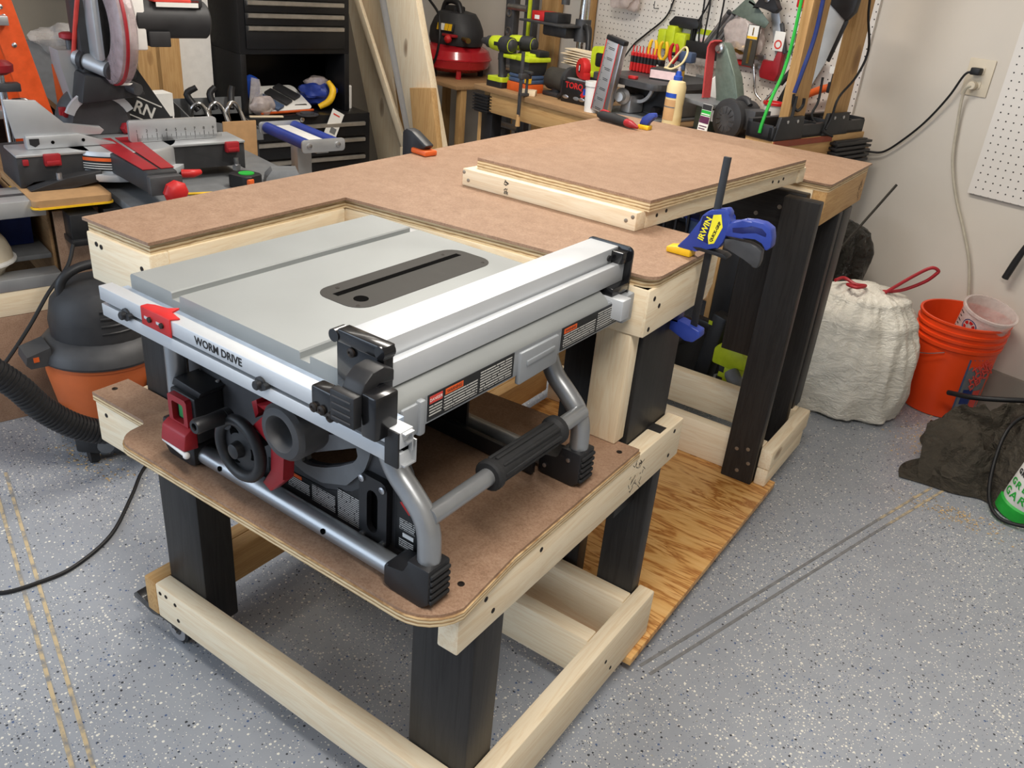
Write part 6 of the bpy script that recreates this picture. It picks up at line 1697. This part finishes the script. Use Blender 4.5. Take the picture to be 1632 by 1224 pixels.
m = MB(); m.box(-.2, .2, -.2, .2, 0, .60, .003); one(m, 'storage_cabinet', M['leather'], 'low dark cabinet behind the miter saw station', 'cabinet', (-2.68, -2.25, 0))
r = sbox('boxed_tool', 'orange and black carton standing behind the miter saw post', (-2.56, -2.425, .601), (.10, .10, .30), M['charcoal'], .2)
m = MB(); m.box(.0505, .0512, -.05, .05, .10, .30); m.box(-.05, .05, -.0512, -.0505, .10, .30); tb(m, 'orange_wrap', M['orangep'], r)
m = MB(); m.box(.0513, .0518, -.04, .04, .17, .19); tb(m, 'print_line', M['charcoal'], r)
m = MB(); m.prism([(-.30, 0), (.26, 0), (-.12, .40), (-.18, .40)], 'y', 0, .01); one(m, 'black_board', M['ash_x'], 'black triangular board leaning behind the left fence', 'board', (-2.66, -2.60, .601), pi / 2)
m = MB(); m.box(-.008, .008, -.004, .004, 0, .52, .001, Euler((0, radians(-42), 0)).to_matrix().to_4x4()); one(m, 'wood_strip', M['card'], 'thin brown strip slanting along the edge of the black board', 'strip', (-2.635, -2.36, .60), pi / 2)
m = MB(); m.box(-.25, .22, -.01, .01, 0, .93, .01); one(m, 'fibreboard_sheet', M['mgrey'], 'plain grey panel standing behind the ladder under the clear film', 'panel', (-3.05, -2.35, 0), pi / 2)
r = rt('plastic_wrap', 'crumpled clear plastic film draped on the grey panel behind the ladder', 'plastic film', (-3.03, -2.31, .931), pi / 2)
m = MB(); m.ball((0, 0, .0), (.10, .05, .055), 26, 14, crumple(1, 1, 1, 41, .4)); tb(m, 'film', M['clear'], r)
sbox('moving_carton', 'brown cardboard carton at the left edge behind the aluminium rail', (-2.62, -3.14, .0), (.3, .34, .83), M['card'], .0)
for k, (y, w, mat, lab) in enumerate(((-1.985, .05, 'stud_z', 'narrow pale stud left of the broad orange-brown stud'), (-1.90, .055, 'stud_z', 'broad orange-brown stud behind the dust bag'))):
    m = MB(); m.box(-w, w, -.02, .02, 0, 1.7, .002); one(m, 'lumber_stud', M[mat], lab, 'stud', (-3.05, y, 0), pi / 2)
m = MB(); m.box(-.08, .10, -.01, .01, 0, 1.7, .002); one(m, 'melamine_sheet', M['white'], 'white panel standing between the stud and the tool chest', 'panel', (-3.12, -1.77, 0), pi / 2)
r = sbox('small_carton', 'small white and black carton behind the dust bag', (-2.45, -2.16, .601), (.08, .075, .13), M['paper'], .1)
m = MB(); m.box(-.0405, .0405, -.038, .038, .13, .215); tb(m, 'white_top', M['paper'], r)
m = MB(); m.box(.0406, .0412, -.03, .03, .09, .13); tb(m, 'black_print', M['charcoal'], r)

# shop vacuum -----------------------------------------------------
V = rt('shop_vacuum', 'orange and grey shop vacuum on black casters at the left of the bench', 'shop vacuum', (-1.40, -2.745, 0), pi / 2)
m = MB(); m.lathe([(.132, .105), (.136, .11), (.156, .235), (.158, .25), (.158, .285), (.164, .287), (.164, .298)], (0, 0, 0), (0, 0, 1), 40); ms(m, 'tank', M['vacorange'], V)
m = MB(); m.lathe([(.170, .297), (.174, .305), (.168, .325), (.150, .345), (.125, .36)], (0, 0, 0), (0, 0, 1), 40); m.loft([[(x, y, z) for x, z in ((-.15, .30), (-.205, .30), (-.215, .312), (-.21, .335), (-.15, .352))] for y in (-.06, .03)]); ms(m, 'lid', M['dgrey'], V)
m = MB(); m.box(-.196, -.182, -.0615, -.0605, .318, .332); ms(m, 'lid_mark', M['orangep'], V)
m = MB(); m.loft([[(cx_ + sx * cos(a), sy * sin(a), z) for a in [2 * pi * k / 30 for k in range(30)]] for cx_, sx, sy, z in ((.005, .135, .13, .345), (.0, .132, .13, .40), (.0, .12, .12, .455), (.01, .095, .10, .492), (.015, .05, .06, .505))]); HD2 = ms(m, 'motor_head', M['charcoal'], V)
for k in range(4):
    m = MB(); m.tube([(.0 + .124 * cos(a), -.128 * sin(a) * 1.0 - .0, .455 - k * .022) for a in [pi * .28 + pi * .3 * q / 6 for q in range(7)]], .0045, 6, 2); ms(m, 'vent_slot', M['blk'], HD2)
m = MB(); m.tube([(-.09, .0, .44), (-.085, .0, .51), (-.03, .0, .545), (.05, .0, .54), (.09, 0, .48)], .013, 12, 6); ms(m, 'carry_handle', M['blk'], V)
m = MB(); m.lathe([(.046, 0), (.046, .01), (.034, .016), (.03, .004)], (.095, -.128, .215), (.55, -.8, 0), 24); ms(m, 'hose_port', M['blk'], V)
m = MB(); m.lathe([(.142, .07), (.146, .075), (.146, .104), (.13, .106)], (0, 0, 0), (0, 0, 1), 30)
for a in (-.8, -2.3, .8, 2.3):
    m.cbox((.13 * cos(a), .13 * sin(a), .065), (.09, .07, .05), .008, (0, 0, a)); m.cyl((.15 * cos(a) - .012, .15 * sin(a), .024), (.15 * cos(a) + .012, .15 * sin(a), .024), .024)
m.box(-.15, -.12, -.06, .0, .10, .155, .004)
ms(m, 'caster_base', M['blk'], V)
m = MB(); m.lathe([(.022, 0), (.022, .003)], (-.075, -.162, .068), (-.4, -1, 0), 18); ms(m, 'caster_badge', M['mgrey'], V)
# ribbed hose
P = [RP(*p) for p in ((-1.18, -3.35, .64), (-1.17, -3.15, .49), (-1.17, -3.03, .36), (-1.17, -2.97, .265), (-1.175, -2.90, .19), (-1.18, -2.82, .145), (-1.20, -2.70, .12), (-1.26, -2.62, .14))]
c0 = P[0].copy()
m = MB(); m.tube([tuple(p - c0) for p in P], .031, 18, 8); HS = tag(m.build('vacuum_hose', M['blk'], loc=c0), 'thick black ribbed vacuum hose sweeping in from the left edge', 'hose')
# ribs as one continuous corrugation
def catpath(P, sm):
    out = []
    for i in range(len(P) - 1):
        p1, p2 = P[i], P[i + 1]; p0 = P[i - 1] if i else p1 * 2 - p2; p3 = P[i + 2] if i + 2 < len(P) else p2 * 2 - p1
        for k in range(sm):
            t = k / sm
            out.append(.5 * ((2 * p1) + (p2 - p0) * t + (2 * p0 - 5 * p1 + 4 * p2 - p3) * t * t + (3 * p1 - p0 - 3 * p2 + p3) * t ** 3))
    return out
path = catpath(P, 40)
acc = 0; ribs = MB()
for i in range(1, len(path)):
    acc += (path[i] - path[i - 1]).length
    if acc > .0105:
        acc = 0
        d = (path[i] - path[i - 1]).normalized()
        ribs.lathe([(.030, -.0032), (.0345, -.0018), (.0345, .0018), (.030, .0032)], tuple(path[i] - c0), tuple(d), 18)
rb = ribs.build('hose_ribs', M['blk'], HS)
# cord on the floor
fl = [(-1.32, -.17, .005), (-1.242, -.141, .005), (-1.21, -.06, .005), (-1.205, .02, .005), (-1.25, .14, .005), (-1.36, .27, .005), (-1.46, .38, .005), (-1.50, .50, .005)]
m = MB(); m.tube([tuple(Vector(p) - Vector(fl[0])) for p in fl], .005, 8, 6)
tag(m.build('extension_cord', M['cord'], loc=fl[0]), 'black cord lying across the floor left of the bench', 'cord')
# spring clamp on the bench edge
r = thing('spring_clamp', 'black clamp with an orange pad on the left edge of the workbench', 'clamp', (-.925, .91, .936), radians(-10))
m = MB(); m.prism([(-.045, -.05), (-.015, -.05), (-.012, -.004), (-.004, .0), (.04, .016), (.05, .026), (-.008, .052), (-.03, .055), (-.045, .045)], 'y', -.014, .014, .004, Matrix.Translation((-.0, 0, 0))); tb(m, 'body', M['blk'], r)
m = MB(); m.box(-.003, .055, -.02, .02, .0005, .014, .004); tb(m, 'pad', M['orangep'], r)

# ------------------------------------------------------------------ right side: rubbish bags, bucket, sack, and things under the benches
def wfilm(name, col, rough, sc, bumpk, crease=-1.3):
    t = NT(name)
    v = t.coord()
    n = t.noise(v, sc, 5, .6, 1.5)
    n2 = t.noise(t.scaled(v, (1, 1, 2.4)), sc * 2.2, 5, .65, 3)
    t.l(t.ramp(n, [(.25, shade(col, .82)), (.6, col)]), t.b.inputs['Base Color'])
    t.b.inputs['Roughness'].default_value = rough
    vor = t.n('ShaderNodeTexVoronoi', Scale=sc * 1.3, feature='DISTANCE_TO_EDGE')
    wv = t.n('ShaderNodeVectorMath', operation='ADD'); nv = t.n('ShaderNodeTexNoise', Scale=sc * .8, Detail=3)
    t.l(v, nv.inputs['Vector']); t.l(t.scaled(v, (1, 1, .55)), wv.inputs[0]); sv = t.n('ShaderNodeVectorMath', operation='SCALE'); sv.inputs['Scale'].default_value = .22; t.l(nv.outputs['Color'], sv.inputs[0]); t.l(sv.outputs[0], wv.inputs[1]); t.l(wv.outputs[0], vor.inputs['Vector'])
    cr = t.math('MINIMUM', t.math('MULTIPLY', vor.outputs['Distance'], 2.5), .6)
    t.bump(t.math('ADD', t.math('ADD', n, t.math('MULTIPLY', n2, .7)), t.math('MULTIPLY', cr, crease)), bumpk, .05)
    return t.m
M['binbag'] = wfilm('white_bin_bag', C(236, 230, 216), .28, 6, .55, -.45)
M['blackbag'] = wfilm('black_bin_bag', C(58, 55, 49), .28, 9, .9)
M['canvas'] = wfilm('dark_sack_cloth', C(74, 67, 56), .8, 8, .7)
def sackmesh(m, cx, cy, z0, h, prof, seed, k=.10, n=56, nz=34, squash=(1, 1), lean_=(0, 0), fold=.5, ridge=.8, rf=2.2, roct=5):
    """a filled bag: profile of (height fraction, radius) with folds running up to the tied neck"""
    rnd = random.Random(seed)
    wv = [(rnd.randint(2, 11), rnd.uniform(0, 6.3), rnd.uniform(-3, 3), rnd.uniform(.3, 1)) for _ in range(9)]
    rings = []
    for j in range(nz + 1):
        t = j / nz
        for a in range(len(prof) - 1):
            if prof[a][0] <= t <= prof[a + 1][0]:
                u = (t - prof[a][0]) / max(prof[a + 1][0] - prof[a][0], 1e-6); u = u * u * (3 - 2 * u)
                rr = prof[a][1] + (prof[a + 1][1] - prof[a][1]) * u
                break
        ring = []
        for i in range(n):
            ph = 2 * pi * i / n
            f = sum(w * sin(q * ph + p + tw * t * 3) for q, p, tw, w in wv) / 5
            f += fold * sum(1 - 2.2 * abs(sin(q * .5 * ph + p * 2 + tw * 2.2 * (t - .5) + .6 * sin(3 * ph + 5 * t))) ** .7 for q, p, tw, w in wv[:5]) / 5
            sq = (abs(cos(ph)) ** 4 + abs(sin(ph)) ** 4) ** -.25
            sqk = 1 + (sq - 1) * .7 * max(0, 1 - t * 1.3)
            q3 = Vector((cos(ph) * rf, sin(ph) * rf, t * rf * .55 + seed))
            rid = mnoise.ridged_multi_fractal(q3, .9, 2.1, roct, 1.0, 2.0) - 1.1
            f += rid * ridge
            amp = k * (.5 + .9 * abs(t - .45))
            r_ = rr * sqk * (1 + amp * f)
            ring.append((cx + r_ * cos(ph) * squash[0] + lean_[0] * t, cy + r_ * sin(ph) * squash[1] + lean_[1] * t, z0 + h * t + (.008 * f * (t > .05) * (t < .95))))
        rings.append(ring)
    m.loft(rings)
TB = thing('trash_bag', 'full white trash bag with red drawstrings on the floor beside the bucket', 'trash bag', (-.02, 2.32, 0), .3)
m = MB(); sackmesh(m, 0, 0, .002, .47, [(0, .19), (.04, .225), (.25, .24), (.5, .235), (.75, .205), (.92, .15), (1, .03)], 3, .10, n=130, nz=90, squash=(.98, .86), fold=1.0, ridge=1.0, rf=2.6, roct=2); tb(m, 'bag', M['binbag'], TB, angle=80)
for nm, pts in (('drawstring', [(-.05, -.02, .462), (-.08, -.06, .472), (-.05, -.09, .476), (-.02, -.05, .475), (-.05, -.02, .465), (-.09, .0, .475), (-.12, -.03, .47)]), ('drawstring', [(.04, -.02, .455), (.10, -.03, .475), (.16, -.04, .52), (.185, -.05, .555), (.19, -.05, .57), (.165, -.05, .575), (.12, -.045, .535), (.05, -.04, .46)])):
    m = MB(); m.tube(pts, .006, 8, 5); tb(m, nm, M['red'], TB)
BB = thing('trash_bag', 'black trash bag slumped behind the white bag and bench leg', 'trash bag', (-.21, 2.60, 0), 0)
m = MB(); sackmesh(m, 0, 0, .002, .60, [(0, .11), (.08, .13), (.4, .13), (.6, .115), (.82, .12), (.95, .09), (1, .02)], 9, .13, n=90, nz=60, fold=1.3); tb(m, 'bag', M['blackbag'], BB, angle=80)
m = MB(); m.box(-.03, .03, -.128, -.12, .535, .541, .002); tb(m, 'white_strip', M['paper'], BB)
m = MB(); m.cyl((0, 0, 0), (.145, .0, .30), .0045, n=8); tag(m.build('thin_rod', M['leather'], loc=(-.20, 2.48, .49)), 'thin brown rod sticking up out of the black trash bag', 'rod')
# bucket
BK = thing('bucket', 'orange plastic five-gallon bucket with a wire handle by the back wall', 'bucket', (.285, 2.585, 0), -.1)
m = MB()
m.lathe([(.125, .001), (.131, .004), (.1345, .06), (.142, .27), (.150, .271), (.151, .284), (.1455, .286), (.1465, .300), (.153, .301), (.1535, .311), (.148, .313), (.149, .327), (.155, .328), (.1555, .338), (.150, .340), (.151, .360), (.156, .361), (.156, .368), (.147, .368), (.146, .34), (.138, .15), (.128, .012), (.0, .012)], (0, 0, 0), (0, 0, 1), 56, cap=False)
m.lathe([(.0, .001), (.125, .001)], (0, 0, 0), (0, 0, 1), 56, cap=False)
tb(m, 'pail', M['bucket'], BK)
m = MB(); m.tube([(-.158, .0, .275), (-.150, -.06, .245), (-.11, -.125, .225), (-.06, -.150, .235), (-.0, -.158, .262)], .002, 8, 6); m.ball((-.158, 0, .276), (.007, .007, .007), 10, 6); tb(m, 'bail_handle', M['steel'], BK)
def curved(mb, r0, r1, a0, a1, z0, z1, n=12, sl=0.0):
    mb.loft([[((r0 + (r1 - r0) * q) * cos(a), (r0 + (r1 - r0) * q) * sin(a), z0 + (z1 - z0) * q) for a in [a0 + (a1 - a0) * k / n for k in range(n + 1)]] for q in (0, .5, 1)], False, False)
m = MB(); curved(m, .1357, .1415, -.95, -.17, .035, .245); LB = tb(m, 'printed_label', M['mgrey'], BK)
m = MB(); curved(m, .1360, .1420, -.97, -.92, .03, .25); curved(m, .1416, .1421, -.97, -.17, .243, .250); tb(m, 'label_border', M['denim'], BK)
for a, z, nm in ((-.60, .205, 'THE'), (-.54, .180, 'HOME'), (-.46, .158, 'DEPOT')):
    rr = .1425
    t = text('lettering', nm, .036, M['redprint'], LB, (rr * cos(a), rr * sin(a), z + .015), (pi / 2, radians(-38), a + pi / 2), .0006, bold=.001)
m = MB(); curved(m, .1372, .1386, -.85, -.57, .07, .13); tb(m, 'label_patch', M['navy'], BK)
m = MB(); curved(m, .1374, .1396, -.55, -.27, .05, .125); tb(m, 'label_patch', M['redprint'], BK)
BC = thing('measuring_bucket', 'clear measuring pail with a red and blue ring mark inside the orange bucket', 'pail', (.325, 2.575, .25), -.1, rot=(radians(8), radians(12), -.1))
m = MB(); m.lathe([(.070, 0), (.074, .004), (.088, .165), (.094, .166), (.094, .175), (.086, .175), (.072, .008), (0, .006)], (0, 0, 0), (0, 0, 1), 40, cap=False); tb(m, 'pail', M['milky'], BC)
def ringmark(r0, r1, mat, nm, a0=0, a1=2 * pi):
    m = MB(); n = 30; vs = []
    for k in range(n + 1):
        a = a0 + (a1 - a0) * k / n
        for q in (r0, r1):
            ang = -1.9 + q * cos(a) / .0865; z = .118 + q * sin(a)
            R = .0745 + (z / .165) * .0142
            vs.append((R * cos(ang), R * sin(ang), z))
    m.faces(vs, [(2 * k, 2 * k + 1, 2 * k + 3, 2 * k + 2) for k in range(n)])
    tb(m, nm, mat, BC)
ringmark(.026, .029, M['navy'], 'blue_ring')
for k in range(6): ringmark(.012, .023, M['bred'], 'red_swirl', k * pi / 3, k * pi / 3 + .75)
t = text('lettering', '2½', .030, M['bred'], BC, (.0865 * cos(-1.28), .0865 * sin(-1.28), .105), (pi / 2, 0, -1.28 + pi / 2), .0004, bold=.001)
m = MB()
for k in range(7):
    a = -2.55; z = .05 + k * .016; R = .0748 + (z / .165) * .0142
    m.cbox((R * cos(a), R * sin(a), z), (.002, .012 if k % 2 else .02, .002), 0, (0, 0, a))
tb(m, 'volume_marks', M['ink'], BC)
# dark sack heap at the right
SK = thing('canvas_sack', 'dark dusty canvas sack heaped on the floor in front of the bucket', 'sack', (.555, 2.16, 0), 0)
m = MB()
rnd = random.Random(12)
def heap(x, y):
    """height of the crumpled cloth"""
    q = 1 - max(0, (abs(x) / .24) ** 3) - max(0, (abs(y) / .24) ** 3)
    b = .13 + .06 * sin(9 * x + 4 * y) + .055 * (1 - 2 * abs(sin(8 * y - 5 * x + 1))) + .04 * (1 - 2 * abs(sin(15 * x + 9 * y))) + .02 * sin(33 * x + 12 * y) + .13 * max(0, x + .05) / .3 + .07 * max(0, y) / .2
    b += .07 * (mnoise.ridged_multi_fractal(Vector((x * 9, y * 9, 3.3)), .9, 2.1, 5, 1.0, 2.0) - 1.0)
    return max(.004, max(.02, b) * max(0, q) ** .5)
N = 80
vs = []; fs = []
for j in range(N + 1):
    for i in range(N + 1):
        x = -.24 + .48 * i / N; y = -.24 + .48 * j / N
        k = 1 + .10 * sin(5 * atan2(y, x) + 1) + .05 * sin(9 * atan2(y, x))
        vs.append((x * k, y * k, heap(x, y)))
for j in range(N):
    for i in range(N):
        a = j * (N + 1) + i; fs.append((a, a + 1, a + N + 2, a + N + 1))
m.faces(vs, fs); tb(m, 'cloth', M['canvas'], SK, angle=60)
m = MB(); m.loft([[(-.235, -.01, .005), (-.08, .03, .005), (-.035, -.13, .003), (-.065, -.22, .003), (-.20, -.225, .003)], [(-.245, -.0, .10), (-.09, .03, .13), (-.04, -.10, .075), (-.07, -.20, .03), (-.215, -.205, .035)], [(-.215, .02, .125), (-.11, .03, .145), (-.06, -.08, .095), (-.09, -.17, .055), (-.19, -.17, .065)]]); tb(m, 'folded_flap', M['canvas'], SK)
for nm, lab, pts, rad in (('garden_hose', 'black hose curving over the dark sack toward the frame edge', [(.33, 2.33, .16), (.42, 2.26, .20), (.55, 2.27, .235), (.72, 2.36, .26)], .009), ('extension_cord', 'black cord looping in front of the green and white bottle', [(.80, 2.35, .22), (.62, 2.22, .235), (.54, 2.10, .20), (.545, 1.97, .06), (.60, 1.86, .012), (.74, 1.86, .03)], .006)):
    c = Vector(pts[0]); m = MB(); m.tube([tuple(Vector(p) - c) for p in pts], rad, 10, 8); tag(m.build(nm, M['cord'], loc=c), lab, 'hose' if 'hose' in nm else 'cord')
r = thing('canister', 'white canister with a green base and green lettering at the right frame edge', 'canister', (.645, 1.955, 0), -.35, rot=(0, radians(9), -.35))
m = MB(); m.lathe([(.066, .001), (.070, .005), (.070, .042), (.064, .048)], (0, 0, 0), (0, 0, 1), 36); tb(m, 'base', M['grn'], r)
m = MB(); m.lathe([(.064, .046), (.065, .05), (.062, .19), (.045, .23), (.03, .24)], (0, 0, 0), (0, 0, 1), 36); tb(m, 'body', M['white'], r)
m = MB(); m.lathe([(.034, .235), (.034, .285), (.03, .29)], (0, 0, 0), (0, 0, 1), 24); tb(m, 'cap', M['grn'], r)
for z, s, mt, bd in ((.150, 'GREEN', 'ink', .022), (.112, 'GREEN', 'grn', .030), (.075, 'GARD', 'grn', .036)):
    for k, ch in enumerate(s):
        a = -2.35 + k * (bd * .78 / .065)
        text('lettering', ch, bd, M[mt], r, (.0655 * cos(a), .0655 * sin(a), z), (pi / 2, 0, a + pi / 2), .0004, bold=.0006)
m = MB(); m.box(-.03, .03, -.03, .03, 0, .01, .002); m.cyl((0, 0, .01), (0, 0, .07), .026, n=18); tag(m.build('green_cap', M['grn'], loc=(.60, 2.56, 0)), 'green plastic stopper standing by the wall right of the bucket', 'stopper')
# loose sawdust on the floor
m = MB(); rnd = random.Random(77)
for cx_, cy_, sx_, sy_, k in ((.30, 2.22, .05, .10, 240), (.50, 1.80, .08, .03, 260), (.36, 2.36, .05, .05, 90), (-1.62, .30, .10, .03, 160)):
    for _ in range(k):
        x = rnd.gauss(cx_, sx_); y = rnd.gauss(cy_, sy_); a = rnd.uniform(0, 6.3); l = rnd.uniform(.002, .0055)
        m.faces([(x + l * cos(a), y + l * sin(a), .0008), (x - l * .5 * sin(a), y + l * .5 * cos(a), .0022), (x - l * cos(a), y - l * sin(a), .0008), (x + l * .5 * sin(a), y - l * .5 * cos(a), .0008)], [(0, 1, 2, 3)])
o = m.build('sawdust', plain('sawdust', C(214, 182, 132), .9), smooth=False); o['kind'] = 'stuff'; o['label'] = 'loose sawdust scattered on the floor'; o['category'] = 'sawdust'
# ---- behind and under the benches
NL = thing('nail_gun', 'lime and grey cordless nail gun standing on the floor behind the bench base', 'nail gun', (-.335, 1.95, 0), -.2)
m = MB(); m.box(-.04, .03, -.035, .035, .035, .19, .012, Euler((0, radians(6), 0)).to_matrix().to_4x4()); m.prism([(-.055, .17), (.02, .17), (.085, .19), (.095, .22), (.03, .265), (-.02, .265), (-.055, .23)], 'y', -.04, .04, .01); tb(m, 'housing', M['lime'], NL)
m = MB(); m.lathe([(.022, 0), (.026, .01), (.026, .07), (.018, .08)], (.035, -.05, .175), (.6, -.2, -.5), 18); tb(m, 'muzzle', M['mgrey'], NL)
m = MB(); m.box(-.025, .0, -.0365, -.035, .07, .13, .0); m.box(-.02, .0, -.0365, -.035, .15, .175); tb(m, 'side_plate', M['charcoal'], NL)
m = MB(); m.box(-.05, .06, -.045, .045, 0, .035, .008); tb(m, 'battery', M['blk'], NL)
m = MB(); m.box(-.14, -.08, -.03, .03, .02, .33, .01, Euler((0, radians(8), 0)).to_matrix().to_4x4()); m.box(-.18, -.06, -.02, .02, .27, .30, .006); tb(m, 'magazine', M['blk'], NL)
m = MB(); m.box(-.10, -.085, -.032, -.03, .30, .315); tb(m, 'lime_tab', M['lime'], NL)
r = thing('tool_case', 'black plastic tool case on the floor behind the upper bench leg', 'tool case', (-.62, 2.02, 0), -.15)
m = MB(); m.prism([(-.10, .0), (.09, .0), (.11, .20), (-.12, .20)], 'y', -.12, .12, .008); tb(m, 'case', M['charcoal'], r)
m = MB(); m.box(-.13, .12, -.13, .13, .20, .22, .006); tb(m, 'lid', M['blk'], r)
m = MB(); m.tube([(-.06, -.125, .225), (-.05, -.135, .27), (.04, -.135, .27), (.05, -.125, .225)], .008, 8, 4); tb(m, 'handle', M['blk'], r)
SZ = .2605
crate('shelf_carton', 'brown cardboard carton on the lower shelf of the wall workbench', 'carton', (-.93, -.48, SZ), (.22, .22, .10), M['card'], .1)
r = rt('parts_bin', 'slate-blue plastic bin on the lower shelf left of the cardboard carton', 'bin', (-1.22, -.47, SZ))
m = MB(); m.prism([(-.12, 0), (.12, 0), (.14, .14), (-.14, .14)], 'y', -.13, .13, .006); tb(m, 'bin', M['denim'], r)
m = MB(); m.box(-.15, .15, -.14, .14, .14, .155, .004); tb(m, 'rim', M['navy'], r)
r = rt('parts_bin', 'slate-blue plastic bin stacked on the cardboard carton under the wall workbench', 'bin', (-.93, -.48, SZ + .1005))
m = MB(); m.prism([(-.10, 0), (.10, 0), (.12, .15), (-.12, .15)], 'y', -.12, .12, .006); tb(m, 'bin', M['denim'], r)
m = MB(); m.box(-.125, .125, -.125, .125, .15, .162, .004); tb(m, 'rim', M['navy'], r)
r = rt('plastic_basket', 'black open-sided plastic crate on top of the slate-blue bin under the wall workbench', 'crate', (-1.15, -.50, SZ + .1555), .1)
m = MB()
for s in (-1, 1):
    m.box(-.17, .17, s * .12 - .004, s * .12 + .004, 0, .02); m.box(-.17, .17, s * .12 - .004, s * .12 + .004, .2, .23)
    m.box(s * .17 - .004, s * .17 + .004, -.12, .12, 0, .02); m.box(s * .17 - .004, s * .17 + .004, -.12, .12, .2, .23)
    for k in range(7): m.box(-.17 + k * .055, -.16 + k * .055, s * .12 - .003, s * .12 + .003, .02, .2)
    for k in range(5): m.box(s * .17 - .003, s * .17 + .003, -.12 + k * .058, -.11 + k * .058, .02, .2)
m.box(-.17, .17, -.12, .12, 0, .008)
tb(m, 'crate', M['blk'], r)
